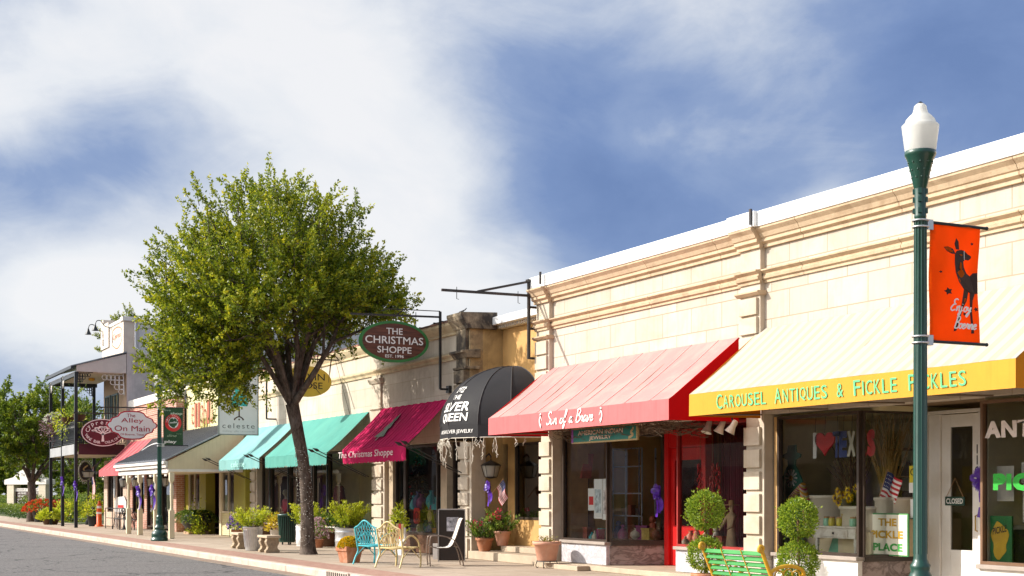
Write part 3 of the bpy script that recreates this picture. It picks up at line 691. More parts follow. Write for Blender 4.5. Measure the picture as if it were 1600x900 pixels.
# ================================================================ narrow orange stucco building with the black dome
ox0, ox1 = -31.95, xa0 + .015; YO = 15.8
B = thing('stucco_shop_building', 'narrow orange stucco shop with white eaves, set back above the black domed canopy', 'building', ((ox0 + ox1) / 2, YO, 0))
ow0 = XA(805, YO); 
m = MB(); m.box(ox0, ox1, YO, YO + .3, 2.85, 5.72); m.box(ow0 - .42, ow0, YO + .004, YO + .3, .3, 2.85); m.box(ow0, ox1, YO + .006, YO + .3, .3, .98); m.build('wall', stucco_orange, B)
m = MB(); m.box(ox0, ox1, YO - .12, YO + .3, 5.722, 5.80); m.build('frieze', cream_paint, B)
m = MB()
for i in range(34):
    xx = ox0 + .05 + (ox1 - ox0 - .1) * i / 33; m.box(xx - .028, xx + .028, YO - .17, YO - .122, 5.735, 5.80)
m.build('dentil', white_paint, B)
m = MB(); m.box(ox0, ox1, YO - .34, YO + .3, 5.803, 6.0); m.build('eave', white_metal, B, bevel=.02)
m = MB(); m.box(ox0, ox1, YO + .3, YO + 13, 5.6, 5.75); m.build('roof', roof_felt, B)
shop_window(B, ow0, ox1 - .05, YO + .03, .98, 2.85, dark_frame, g=mat_glass('mirror_dark_glass', (.30, .29, .26), 1.6))
shop_window(B, ox0 + .28, ow0 - .42, YO + .06, .32, 2.85, dark_frame, g=glass_dark, name='door')
interior(B, ox0, ox1 - .3, YO + .35, YO + 3, .32, 2.85, inside_dark)
m = MB(); m.box(ox0, ox1 + .1, 14.84, YO + .3, .0, .20); m.box(ox0 + .9, ox1, 15.3, YO + .25, .203, .34); m.build('step', mat('entry_step_concrete', (.46, .37, .27)), B, bevel=.015)
# black dome canopy
DC = Vector((-30.2, 15.2, 0)); dk = mat('black_canvas', (.016, .015, .017), .75, .25, 3, .1, 70, spec=.3)
dome = thing('domed_canopy', 'black domed canvas canopy with white lettering over the set back entry', 'awning', (DC.x, DC.y, 2.9))
RBS = [180, 152, 118, 86, 54, 28, 0]
def drad(th):                                       # plan radius along a bearing from the wall
    return 1.66 + .08 * math.sin(math.radians(th))
def dpt(th, ph, lift=0.0):
    # straight cloth between ribs
    for a, b in zip(RBS[1:], RBS[:-1]):
        if a <= th <= b + 1e-6: break
    def q(t):
        r = drad(t) * math.cos(ph); return Vector((math.cos(math.radians(t)) * r, -math.sin(math.radians(t)) * r, 0))
    A_, B_ = q(a), q(b); f = (th - a) / (b - a); p = A_.lerp(B_, f)
    n = p.normalized() if p.length > 1e-6 else Vector((0, 0, 1))
    p2 = DC + p * (1 + lift / max(p.length, .3)) + Vector((0, 0, 3.2 + 1.43 * math.sin(ph) + lift * math.sin(ph)))
    return p2
m = MB()
for a, b in zip(RBS[1:], RBS[:-1]):
    nu, nv = 4, 14
    vs = [dpt(a + (b - a) * i / nu, PI / 2 * j / nv * .995) for j in range(nv + 1) for i in range(nu + 1)]
    m.add(vs, [(j * 5 + i, j * 5 + i + 5, j * 5 + i + 6, j * 5 + i + 1) for j in range(nv) for i in range(nu)], True)
m.build('canopy', dk, dome)
m = MB()
for a, b in zip(RBS[1:], RBS[:-1]):
    p, q = dpt(a, 0), dpt(b, 0); d = Vector((0, 0, -.32)); m.quad(q + d, q, p, p + d); o = Vector((0, .01, 0)); m.quad(p + d + o, p + o, q + o, q + d + o)
m.build('valance', dk, dome)
m = MB()
for a in RBS: m.tube([dpt(a, PI / 2 * j / 12 * .99, .004) for j in range(13)], .012, 5)
m.build('rib', mat('black_piping', (.03, .028, .03), .6), dome)
def dome_fn(u, v):                                  # u metres along the front, v metres up the cloth
    th = min(179, max(1, 84 - math.degrees(u / 1.7)))
    if v < 0:
        p = dpt(th, 0, .014); p.z += v; return p
    return dpt(th, min(1.5, v / 1.55), .014)
def dome_text(s, u, v, w, h, **k):
    put_text(m, s, dome_fn, u, v, w=w, h=h, **k)
m = MB()
dome_text('THE', .02, .72, .30, .13, bold=.02); dome_text('SILVER', -.05, .46, 1.22, .25, bold=.03, shear=.1); dome_text('QUEEN', -.02, .17, 1.18, .25, bold=.03, shear=.1)
dome_text('ARTISAN SILVER JEWELRY', .0, -.17, 1.5, .11, bold=.01)
for i in range(5): ribbon(m, [(-.13 + i * .065, .88), (-.15 + i * .075, 1.04)], .022, dome_fn, smooth=False)
ribbon(m, [(-.16, .87), (.16, .87)], .03, dome_fn, smooth=False); ribbon(m, [(-.18, 1.0), (-.05, .97), (.05, 1.02), (.19, .98)], .02, dome_fn)
m.build('lettering', letter_white, dome)
# icicle lights under it
ic = MB(); rg = random.Random(3)
for i in range(30):
    th = rg.uniform(6, 150); p = dpt(th, 0, .0) + Vector((0, 0, -.31)); pts = [p]; ln = rg.choice([.14, .22, .32, .5, .62]) * rg.uniform(.7, 1.1)
    k = 6
    for j in range(k): p = p + Vector((rg.uniform(-.05, .05), rg.uniform(-.03, .03), -ln / k)); pts.append(p)
    ic.tube(pts, .007, 4)
    for j in (2, 4):
        q = pts[j]; ic.tube([q, q + Vector((rg.choice([-1, 1]) * .07, .01, -.03)), q + Vector((rg.choice([-1, 1]) * .08, .01, -.1))], .006, 4)
ic.tube([dpt(t_, 0) + Vector((0, 0, -.31)) for t_ in range(4, 178, 6)], .01, 4)
tag(ic.build('icicle_light', mat('pale_wire_lights', (.66, .60, .50), .5), loc=(DC.x, DC.y, 2.9)), 'pale icicle string of lights hanging below the black domed canopy', 'string lights')

# ================================================================ weathered stone building of the two shops (centre)
wx0 = XA(387, YW); wx1 = ox0 - .002
Cb = thing('old_stone_building', 'weathered limestone shop building with blackened corner pier, behind the big tree', 'building', ((wx0 + wx1) / 2, YW, 0))
pl = [(XA(388, YW), XA(400, YW)), (XA(583, YW), XA(598, YW)), (XA(718, YW), XA(733, YW))]
m = MB(); m.box(wx0, wx1 - .02, YW, YW + .35, 2.95, 5.98); m.build('wall', stone_old, Cb)
m = MB(); m.box(wx0, wx1 - .02, YW + .35, YW + 14, 5.4, 5.5); m.build('roof', roof_felt, Cb)
for q in ((wx1 - .32, wx1), (wx0, wx0 + .3)):
    m = MB(); m.box(q[0], q[1], YW + .352, YW + 14, 0, 6.0); m.build('side_wall', stucco_tan, Cb)
m = MB(); m.box(wx1 - .30, wx1 - .001, YW - .002, YW + .86, 3.0, 6.04); m.build('end_wall', mat('blotched_limestone', (.46, .34, .19), .9, .15, 1.5, .4, 30, dirt=(.07, .05, .04), damt=.85, dscale=1.3, streak=.4, dlo=.43, dhi=.62), Cb)
CR2 = [(YW + .01, 5.62), (YW - .05, 5.64), (YW - .05, 5.70), (YW - .12, 5.80), (YW - .16, 5.88), (YW - .16, 5.95), (YW + .2, 5.985)]
BL2 = [(YW + .01, 5.0), (YW - .04, 5.0), (YW - .05, 5.06), (YW - .10, 5.12), (YW - .10, 5.16), (YW + .01, 5.19)]
m = MB(); xprism(m, CR2, wx0, wx1 - .5); xprism(m, BL2, wx0, wx1 - .5); m.build('cornice', mat('sandy_cornice', (.54, .43, .27), .88, .15, 2, .3, dirt=(.15, .11, .08), damt=.5, dscale=1.5), Cb)
m = MB(); xprism(m, [(YW - .17, 5.952), (YW - .17, 6.0), (YW + .36, 6.06), (YW + .36, 5.99)], wx0, wx1 - .5); m.build('coping', mat('dark_tar_coping', (.10, .06, .05), .9, .5, 4, .3, dirt=(.45, .2, .12), damt=.8, dscale=2.5), Cb)
p0, p1 = pl[2]; m = MB()
xprism(m, shift([(YW + .3, 5.70), (YW - .1, 5.70), (YW - .14, 5.78), (YW - .26, 5.92), (YW - .30, 6.02), (YW - .30, 6.09), (YW + .7, 6.13), (YW + .7, 5.70)], 0), p0 - .14, wx1 + .12)
xprism(m, shift([(YW + .25, 4.98), (YW - .12, 4.98), (YW - .2, 5.08), (YW - .26, 5.10), (YW - .26, 5.16), (YW + .25, 5.20)], 0), p0 - .08, wx1 + .10)
xprism(m, shift([(YW + .25, 4.70), (YW - .16, 4.70), (YW - .18, 4.76), (YW + .25, 4.78)], 0), p0 - .04, wx1 + .06)
for z in (4.02, 4.37): m.box(p0, p1 + .02, YW - .17, YW - .001, z, z + .31)
m.box(p0 + .01, p1, YW - .10, YW - .002, 3.6, 5.70); m.build('pier_cap', stone_black, Cb, bevel=.012)
for i, (q0, q1) in enumerate(pl):
    m = MB(); m.box(q0 + .02, q1 + .12, YW + .003, YW + .4, .02, 2.95); quoins(m, q0, q1, YW, .55, 2.92); m.box(q0 - .01, q1 + .02, YW - .07, YW + .39, .015, .5)
    if i < 2:
        m.box(q0 + .03, q1 - .03, YW - .06, YW + .01, 2.95, 5.0)
        xprism(m, [(YW + .01, 4.76), (YW - .09, 4.76), (YW - .15, 4.86), (YW - .15, 4.9), (YW + .01, 4.92)], q0 - .06, q1 + .08); xprism(m, [(YW + .01, 4.0), (YW - .08, 4.0), (YW - .12, 4.04), (YW + .01, 4.1)], q0 - .02, q1 + .03)
    m.build('pilaster', stone_plain, Cb, bevel=.008)
m = MB(); zz = 0
x = wx0 + .1
rg = random.Random(5); pts = []
while x < wx1 - .4: pts.append((x, YW + .1 + rg.uniform(-.04, .04), 6.04 + rg.uniform(0, .05))); x += .5
m.tube(pts, .012, 4)
for p in pts: m.box(p[0] - .03, p[0] + .03, p[1] - .03, p[1] + .03, 5.99, p[2] + .02)
m.tube([(p0 + .1, YW, 6.14), (p0 + .2, YW + .1, 6.26), (p0 + .35, YW, 6.2), (p0 + .2, YW - .1, 6.15)], .014, 5); m.build('roof_wire', black_steel, Cb)
# shop fronts
cz0, cz1, YC = .58, 2.93, 15.12
b0 = pl[0][1] + .12; b1 = pl[1][0] + .02; d0 = pl[1][1] + .12; d1 = pl[2][0] + .02
xe0_ = d0
xm = [b0, XA(424, YC), XA(453, YC), XA(490, YC), XA(514, YC), b1]
for q0, q1 in zip(xm[:-1], xm[1:]):
    shop_window(Cb, q0 + .05, q1 - .05, YC, cz0, cz1, dark_frame)
m = MB()
for x in xm[1:-1]:
    m = MB(); m.box(x - .048, x + .048, YC - .08, YC + .1, .1, cz1); m.build('post', black_paint, Cb)
for q in ((b0, b1, cz0 - .04), (xe0_ + .36, d1, .495)):
    m = MB(); m.box(q[0], q[1], YC - .06, YC + .15, .02, q[2]); m.build('base_panel', wood_dark, Cb)
m = MB(); m.box(b0, b1, YC - .12, YC + .15, cz0 - .038, cz0 - .002); m.build('sill', white_paint, Cb)
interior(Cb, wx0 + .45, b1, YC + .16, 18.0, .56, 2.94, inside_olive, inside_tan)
xe = [d0, XA(618, YC), XA(634, YC), XA(680, YC), XA(694, YC), d1]
for q in ((xe[0], xe[0] + .35), (xe[4], xe[4] + .4)):
    m = MB(); m.box(q[0], q[1], YC - .1, YC + .1, .02, 2.94); m.build('jamb', mat('tan_jamb', (.42, .33, .22), .8), Cb)
shop_window(Cb, xe[0] + .36, xe[2], YC, .5, cz1, dark_frame); shop_window(Cb, xe[2] + .02, xe[4] - .03, YC, .5, cz1, dark_frame, mull=(.86,))
shop_window(Cb, xe[4] + .42, d1, YC + .1, .3, cz1, dark_frame, g=glass_dark)
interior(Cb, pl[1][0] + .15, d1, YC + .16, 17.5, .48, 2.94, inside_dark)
# three canvas awnings
def cloth(n, c, fade=None): return mat(n, c, .9, .10, 1.6, .25, 12, spec=.12, transl=.22, dirt=fade, damt=.35, dscale=.9)
teal1 = cloth('aqua_canvas', (.24, .47, .45), (.10, .34, .38)); teal2 = cloth('teal_canvas', (.12, .37, .31), (.06, .27, .25)); crim = cloth('crimson_canvas', (.56, .02, .11), (.42, .012, .09))
g_ = 'canvas awnings of the weathered stone building'
ta = awning('canvas_awning', 'pale aqua scalloped awning, left one of the two teal ones', -50.6, XA(405, 13.6), YW - .01, 4.0, 13.6, 2.80, 2.43, teal1, teal1, None, g_, .05, folds=1)
tb = awning('canvas_awning', 'teal green scalloped awning behind the tree trunk', XA(414, 13.6), XA(578, YW) - .06, YW - .01, 4.0, 13.6, 2.80, 2.43, teal2, teal2, None, g_, .05, folds=1)
tcr = awning('canvas_awning', 'crimson scalloped awning with green fir tree and white lettering', XA(598, YW), XA(703, YW), YW - .01, 4.03, 13.68, 2.83, 2.43, crim, crim, None, g_, .05, seams=.24, folds=1.5)
m = MB(); vf2 = lambda u, v: Vector((u, 13.64, v))
put_text(m, 'The Christmas Shoppe', vf2, (XA(530, 13.64) + XA(612, 13.64)) / 2, 2.66, w=XA(613, 13.64) - XA(528, 13.64), h=.23, bold=.0, shear=.12); m.build('lettering', mat('faded_white_lettering', (.74, .62, .62), .7), tcr)
m = MB(); sf = slope_fn(0, 13.68, 2.83, YW - .01, 4.03, .02); xm_ = (XA(523, 13.68) + XA(641, 13.68)) / 2 - .1
poly(m, [(xm_, 1.35), (xm_ + .14, 1.05), (xm_ + .07, 1.05), (xm_ + .24, .75), (xm_ + .12, .75), (xm_ + .36, .42), (xm_ + .05, .42), (xm_ + .05, .28), (xm_ - .05, .28), (xm_ - .05, .42), (xm_ - .36, .42), (xm_ - .12, .75), (xm_ - .24, .75), (xm_ - .07, 1.05), (xm_ - .14, 1.05)], sf)
m.build('tree_emblem', mat('faded_green_emblem', (.16, .17, .13), .9), tcr)
m = MB(); put_text(m, 'celeste', lambda u, v: Vector((u, 13.56, v)), (XA(355, 13.56) + XA(388, 13.56)) / 2, 2.63, w=1.7, h=.20); m.build('lettering', mat('pale_aqua_lettering', (.36, .66, .60), .8), ta)
# black finial arms of the awnings
m0 = None
for i, (x, y, lb) in enumerate([(XA(338, 13.6) - .05, 13.55, 'black spear tipped awning arm at the left edge of the pale aqua awning'), (XA(405, 13.6) + .1, 13.5, 'black spear tipped awning arm between the two teal awnings'), (XA(509, 13.6) + .05, 13.5, 'black spear tipped awning arm between the teal and crimson awnings'), (XA(641, 13.6) + .1, 13.6, 'black spear tipped awning arm at the right edge of the crimson awning')]):
    if m0 is None:
        mm = MB(); mm.tube([(0, 1.32, -.62), (0, -.25, 0.08)], .014, 6); mm.tube([(0, -.25, .08), (0, -.33, .115), (0, -.47, .175)], [.014, .05, .002], 6)
        mm.tube([(.22, 1.32, -.62), (.22, -.18, 0.1)], .014, 6); mm.tube([(.22, -.18, .1), (.22, -.26, .135), (.22, -.4, .195)], [.014, .05, .002], 6)
        m0 = mm.build('awning_arm', black_steel, world=False); o = m0
    else: o = m0.copy(); COL.objects.link(o)
    o.location = (x, y, 2.72); tag(o, lb, 'awning arm', 'spear tipped awning arms')
# ================================================================ yellow painted brick shop with the plank porch
YY = 14.72
yx0, yx1 = -60.0, wx0 - .004
Yb = thing('painted_brick_building', 'yellow painted brick shop with olive green piers, left of the pale aqua awning', 'building', ((yx0 + yx1) / 2, YY, 0))
m = MB(); m.box(yx0, yx1, YY, YY + .35, 2.62, 6.02); m.build('wall', brick_yellow, Yb)
m = MB(); m.box(yx0, yx1, YY + .35, YY + 14, 5.5, 5.6); m.build('roof', roof_felt, Yb)
m = MB(); m.box(yx0 - .02, yx1, YY - .08, YY + .36, 6.022, 6.14); m.build('coping', cream_paint, Yb)
ypx = [(281, 290, brick_red), (290, 295, olive_paint), (313, 323, olive_paint), (344, 347, cream_paint), (367, 385, olive_paint)]
for a, b, mm in ypx:
    m = MB(); m.box(XA(a, YY), XA(b, YY), YY - .04, YY + .34, .0, 2.615); m.build('pier', mm, Yb)
for i, (a, b) in enumerate(((295, 313), (347, 367), (262, 281))):
    q0, q1 = XA(a, YY), XA(b, YY)
    shop_window(Yb, q0, q1, YY + .03, .88, 2.6, cream_paint, mull=(.5,))
    m = MB(); m.box(q0 + .01, q1 - .01, YY, YY + .2, .02, .875); m.build('base_panel', brick_yellow if i < 2 else dark_frame, Yb)
    if i < 2:
        m = MB(); n = 7
        for k in range(n):
            u = q0 + (q1 - q0) * (k + .5) / n; w_ = (q1 - q0) / n * .36; m.prism([(u - w_, YY + .1, .95), (u + w_, YY + .1, .95), (u + w_, YY + .1, 1.2), (u, YY + .1, 1.32), (u - w_, YY + .1, 1.2)], (0, .015, 0))
        m.build('picket_trim', white_paint, Yb)
interior(Yb, yx0 + .12, XA(385, YY), YY + .3, 17.5, .3, 2.6, inside_plum, inside_dark)
m = MB(); q = lambda u, v: Vector((u, YY - .03, v))
X0_, X1_ = XA(297, YY), XA(342, YY)
for i, ch in enumerate('ella'): put_text(m, ch, q, X0_ + .5 + i * .52, 4.86, w=.34, h=1.0 if ch == 'l' else .75, bold=-.01, mi=0)
for i, ch in enumerate('blu'): put_text(m, ch, q, X0_ + 2.5 + i * .5, 4.9, w=.36, h=.95, bold=-.01, mi=0)
for i, ch in enumerate('ella'): put_text(m, ch, q, X0_ + 1.9 + i * .42, 4.32, w=.26, h=.7, bold=-.012, mi=1)
m.build('wall_lettering', [mat('rust_lettering', (.36, .10, .05), .7), mat('olive_lettering', (.30, .24, .05), .7)], Yb)
# porch
Pt = thing('plank_porch', 'cream plank porch with grey standing seam roof on turned white posts', 'porch', (-55.4, 12.0, 0))
px0, px1, PYf = -60.1, -51.2, 11.9
m = MB(); m.prism([(px0 - .1, PYf - .12, 2.80), (px0 - .1, YY - .05, 4.22), (px0 - .1, YY - .05, 4.27), (px0 - .1, PYf - .12, 2.85)], (px1 - px0 + .2, 0, 0))
x = px0
while x < px1 + .1: m.beam((x, PYf - .1, 2.86), (x, YY - .06, 4.275), .03, .05); x += .42
m.build('metal_roof', metal_roof, Pt)
m = MB(); m.prism([(px1, PYf, 2.50), (px1, PYf, 2.79), (px1, YY - .05, 4.18), (px1, YY - .05, 2.50)], (.04, 0, 0))
for k in range(18):
    yy = PYf + .12 + k * .15; m.box(px1 + .038, px1 + .047, yy - .006, yy + .006, 2.52, 2.80 + (yy - PYf) * .49)
m.build('gable_panel', siding_cream, Pt)
m = MB(); m.box(px0, px1 + .06, PYf - .10, PYf - .02, 2.55, 2.79); m.box(px0 - .02, px1 + .08, PYf - .18, PYf - .103, 2.68, 2.78); m.box(px0 + .1, px1 - .05, PYf + .0, PYf + .14, 2.36, 2.54); m.box(px1 + .001, px1 + .07, PYf, YY - .08, 2.40, 2.497); m.build('fascia', white_paint, Pt, bevel=.01)
m = MB(); m.box(px0, px1 - .01, PYf + .02, YY - .08, 2.42, 2.45); m.build('ceiling_boards', siding_cream, Pt)
for px, py in ((201, 833), (219, 836), (242, 839), (268, 842)):
    g_ = G(px, py); yy = PYf + .08
    xx = XA(px, yy)
    if px == 242: xx += .2
    m = MB(); m.box(xx - .09, xx + .09, yy - .09, yy + .09, 0, 1.02); m.lathe([(.085, 1.0), (.06, 1.06), (.045, 1.2), (.055, 1.45), (.06, 1.7), (.05, 1.95), (.045, 2.0), (.085, 2.04), (.085, 2.08)], (xx, yy, 0), 10); m.box(xx - .085, xx + .085, yy - .085, yy + .085, 2.08, 2.37)
    m.build('post', cream_paint, Pt, bevel=.006)
for i in range(7):
    m = MB(); xx = px0 + .7 + i * 1.25; m.prism([(xx - .22, PYf + .07, 2.355), (xx + .22, PYf + .07, 2.355), (xx + .12, PYf + .07, 2.24), (xx, PYf + .07, 2.29), (xx - .12, PYf + .07, 2.24)], (0, .025, 0)); m.build('bracket_trim', white_paint, Pt)
# porch lanterns
def lantern(m1, m2, o, s=1.0):
    x, y, z = o
    m1.lathe([(.012, .30), (.012, .42), (.03, .43)], (x, y, z), 8); m1.lathe([(.13 * s, .20), (.11 * s, .24), (.05 * s, .30), (.02, .33)], (x, y, z), 6)
    m1.lathe([(.03, -.12), (.07 * s, -.09), (.08 * s, -.07)], (x, y, z), 6)
    for k in range(6):
        a = 2 * PI * k / 6; m1.tube([(x + .08 * s * math.cos(a), y + .08 * s * math.sin(a), z - .07), (x + .12 * s * math.cos(a), y + .12 * s * math.sin(a), z + .20)], .007, 4)
    m2.lathe([(.072 * s, -.07), (.112 * s, .20)], (x, y, z), 6)
lamp_glass = mat('frosted_lamp_glass', (.62, .60, .54), .3, .05, 3, 0, transl=.4)
for i, px in enumerate((192, 211, 235, 259)):
    xx = XA(px, 12.6); t = thing('porch_lantern', ['black hanging lantern by the left end post of the plank porch', 'black hanging lantern between the two left posts of the plank porch', 'black hanging lantern just left of the far green lamp post', 'black hanging lantern by the right end post of the plank porch'][i], 'lantern', (xx, 12.6, 2.0), 0, 'porch lanterns')
    a, b = MB(), MB(); lantern(a, b, (0, 0, 0), 1.4); a.build('lantern_frame', black_steel, t, world=False); b.build('lantern_glass', lamp_glass, t, world=False)

# ================================================================ red brick shop
YR = 14.3; rx0, rx1 = -69.4, yx0 - .006
Rb = thing('red_brick_building', 'red brick shop with white coping behind the scalloped white and red hanging sign', 'building', ((rx0 + rx1) / 2, YR, 0))
m = MB(); m.box(rx0, rx1, YR, YR + .35, 2.6, 5.72); m.box(rx0, rx0 + .6, YR, YR + .35, 0, 2.6); m.box(rx1 - .5, rx1, YR, YR + .35, 0, 2.6); m.box(rx0 + 3.2, rx0 + 3.7, YR, YR + .35, 0, 2.6); m.build('wall', brick_red, Rb)
m = MB(); m.box(rx0 + .002, rx1, YR - .07, YR + .4, 5.723, 6.07); m.build('coping', white_paint, Rb, bevel=.02)
m = MB(); m.box(rx0, rx1, YR - .03, YR - .001, 5.15, 5.22); m.box(rx0, rx1, YR - .045, YR - .001, 5.5, 5.6); m.build('brick_band', brick_red, Rb)
m = MB(); m.box(rx0, rx1, YR + .35, YR + 14, 5.4, 5.5); m.build('roof', roof_felt, Rb)
m = MB(); m.box(rx0, rx0 + .35, YR + .36, YR + 14, 0, 5.9); m.build('side_wall', brick_red, Rb)
shop_window(Rb, rx0 + .6, rx0 + 3.2, YR + .08, .7, 2.6, dark_frame, mull=(.33, .66)); shop_window(Rb, rx0 + 3.7, rx1 - .5, YR + .08, .1, 2.6, dark_frame, mull=(.3, .55))
m = MB(); m.box(rx0 + .6, rx0 + 3.2, YR + .02, YR + .3, 0, .7); m.build('base_panel', brick_red, Rb)
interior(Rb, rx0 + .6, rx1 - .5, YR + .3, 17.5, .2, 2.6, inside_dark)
rose = cloth('rose_red_canvas', (.62, .16, .17), (.45, .05, .08)); charc = cloth('charcoal_canvas', (.05, .048, .05), (.09, .09, .09))
aw4 = awning('canvas_awning', 'rose red canvas awning left of a charcoal one, below the maroon oval sign', -69.0, -64.35, YR - .05, 4.08, 12.78, 2.72, 2.43, rose, rose, None, seams=.9, seam_m=mat('maroon_seam', (.26, .01, .05), .8))
aw5 = awning('canvas_awning', 'charcoal canvas awning with pale emblem left of the far green lamp post', -64.3, -60.3, YR - .05, 4.08, 12.78, 2.72, 2.43, charc, charc, None)
m = MB(); sf = slope_fn(0, 12.78, 2.72, YR - .05, 4.08, .02); ring(m, ellipse(-62.3, 1.0, 1.25, .52), ellipse(-62.3, 1.0, 1.4, .62), sf); ribbon(m, [(-63.2, .8), (-62.8, 1.25), (-62.4, .8), (-62, 1.25), (-61.5, .85)], .1, sf)
m.build('emblem', mat('pale_grey_emblem', (.5, .5, .5), .7), aw5)

# ================================================================ two storey stucco house with the balcony
YS = 14.2; sx0, sx1 = -75.3, -69.6
Sb = thing('balcony_building', 'two storey grey stucco building with a black post balcony and metal clad parapet', 'building', ((sx0 + sx1) / 2, YS, 0))
m = MB(); m.box(sx0, sx1, YS, YS + .4, 3.5, 8.4); m.box(sx1 - .4, sx1, YS + .402, YS + 15, 3.2, 8.2); m.box(sx0, sx0 + .4, YS + .402, YS + 15, 0, 8.2); m.build('wall', stucco_grey, Sb)
m = MB(); m.box(sx0 + .01, sx1 - .01, YS - .012, YS - .001, 3.6, 7.4); m.build('front_render', mat('brown_stucco', (.46, .33, .23), .92, .12, 1.2, .4, 40, dirt=(.25, .17, .11), damt=.5, dscale=.8, streak=.3), Sb)
m = MB(); m.box(sx0 + .4, sx1 - .4, YS + .4, YS + 15, 8.0, 8.1); m.build('roof', roof_felt, Sb)
m = MB(); m.box(sx1 - .38, sx1 - .1, YS + .5, YS + 15, 8.42, 9.95)
y = YS + .6
while y < YS + 14: m.box(sx1 - .1, sx1 - .06, y - .025, y + .025, 8.42, 9.93); y += .56
m.build('metal_parapet', siding_grey, Sb)
m = MB(); m.box(sx1 - .36, sx1 + .22, YS + .42, YS + 15, 8.2, 8.41); m.build('side_ledge', mat('pale_ledge', (.52, .47, .42), .7, .08, 2), Sb, bevel=.02)
m = MB(); m.box(sx0 + .3, sx1 - .02, YS - .15, YS + .45, 8.402, 9.95); m.box(sx0 + .3, sx0 + 2.3, YS - .22, YS + .5, 9.0, 10.25); m.box(sx0 + .28, sx0 + 1.0, YS - .22, YS + 1.0, 10.26, 10.5); m.build('parapet_sign_wall', mat('cream_sign_wall', (.62, .55, .47), .8, .06, 2, dirt=(.4, .32, .26), damt=.35), Sb)
m = MB(); x = sx0 + 2.3
while x < sx1 - .1: m.tube([(x, YS - .2, 10.02), (x, YS + .5, 10.02)], .09, 8); x += .2
m.box(sx1 - .55, sx1 + .08, YS - .22, YS + .5, 9.96, 10.16); m.build('coping_tile', white_paint, Sb)
m = MB(); m.tube([(sx1 + .04, YS + .4, 10.0), (sx1 + .04, YS + .4, 8.7), (sx1 + .1, YS + .6, 8.46), (sx1 + .1, YS + .8, 8.44)], .055, 8); m.build('downpipe', white_metal, Sb)
m = MB(); q = lambda u, v: Vector((u, YS - .158, v)); q2 = lambda u, v: Vector((u, YS - .228, v))
pl_ = mat('faded_red_lettering', (.55, .16, .08), .8)
put_text(m, 'Cypress', q, sx1 - 1.6, 9.35, w=1.9, h=.36, shear=.2)
ribbon(m, [(sx1 - 2.7, 9.0), (sx1 - 2.7, 9.65), (sx1 - 1.6, 9.8), (sx1 - .5, 9.6), (sx1 - .5, 9.05), (sx1 - 1.5, 8.75), (sx1 - 2.7, 9.0)], .06, q)
for i, ch in enumerate('AC'): put_text(m, ch, q2, sx0 + .9, 9.75 - i * .42, h=.32, mi=1)
m.build('parapet_lettering', [pl_, letter_black], Sb)
for i, xo in enumerate((sx0 + .7, sx0 + 2.6)):
    m = MB(); z = 9.95; m.tube(catmull([(xo, YS - .2, z), (xo, YS - .45, z + .05), (xo, YS - .65, z + .3), (xo, YS - .85, z + .28), (xo, YS - .92, z + .05)], 5), .022, 6); m.lathe([(.04, .12), (.05, .08), (.08, .0), (.17, -.18)], (xo, YS - .92, z - .02), 12, caps=False)
    m.build('gooseneck_lamp', black_paint, Sb)
# window pair and shutters upstairs
for a, b in ((166, 174), (176, 186)):
    w = shop_window(Sb, XA(a, YS), XA(b, YS), YS - .03, 4.2, 6.6, mat('teal_grey_frame', (.07, .13, .15), .5), mull=(.5,), fw=.08)
m = MB(); m.box(sx0, sx0 + .9, YS, YS + .4, 0, 3.3); m.box(sx1 - .9, sx1, YS, YS + .4, 0, 3.3); m.box(-72.9, -72.1, YS, YS + .4, 0, 3.3); m.box(sx1 - .4, sx1, YS + .402, YS + 15, 0, 3.18); m.box(sx0 + .9, -72.9, YS + .002, YS + .4, 0, .7); m.box(-72.1, sx1 - .9, YS + .002, YS + .4, 0, .7); m.build('ground_wall', brick_white, Sb)
shop_window(Sb, sx0 + .9, -72.9, YS + .1, .7, 3.2, dark_frame, mull=(.5,), g=glass_dark); shop_window(Sb, -72.1, sx1 - .9, YS + .1, .7, 3.2, dark_frame, mull=(.5,), g=glass_dark)
interior(Sb, sx0 + .4, sx1 - .4, YS + .42, 17, .3, 3.2, inside_dark)
# balcony
bx0, bx1, by0 = -77.3, sx1 - .02, 11.85
m = MB(); m.prism([(bx1 - .06, by0, 7.43), (bx1 - .06, by0, 7.72), (bx1 - .06, YS - .02, 8.36), (bx1 - .06, YS - .02, 7.43)], (.06, 0, 0)); m.build('gable_fascia', mat('pale_fascia', (.55, .49, .44), .8, .06), Sb)
m = MB(); m.prism([(bx0 - .1, by0 - .25, 7.66), (bx0 - .1, YS, 8.42), (bx0 - .1, YS, 8.47), (bx0 - .1, by0 - .25, 7.71)], (bx1 - bx0 + .15, 0, 0)); m.build('porch_roof', metal_roof, Sb)
m = MB(); m.box(bx0 - .1, bx1 + .03, by0 - .26, by0 - .12, 7.56, 7.71); m.box(bx0, bx1 - .1, by0 - .02, by0 + .12, 7.24, 7.42); m.box(bx0, bx0 + .14, by0 + .15, YS, 7.24, 7.42); m.build('gutter', black_paint, Sb)
m = MB(); m.box(bx0, bx1 - .07, by0 + .0, YS - .01, 7.425, 7.46); m.build('balcony_ceiling', mat('cream_board_ceiling', (.58, .51, .42), .7, .05, 3), Sb)
m = MB(); m.box(bx0, bx1, by0 + .05, YS - .005, 3.5, 3.62); m.build('balcony_deck', mat('pale_deck_boards', (.50, .44, .33), .7), Sb)
m = MB(); m.box(bx0 - .03, -73.7, by0 - .05, by0 + .03, 3.50, 3.95); m.box(-73.55, bx1 - .18, by0 - .05, by0 + .03, 3.5, 3.98); m.build('deck_fascia', mat('grey_fascia_metal', (.42, .42, .42), .45, .1, 2, metal=.3), Sb)
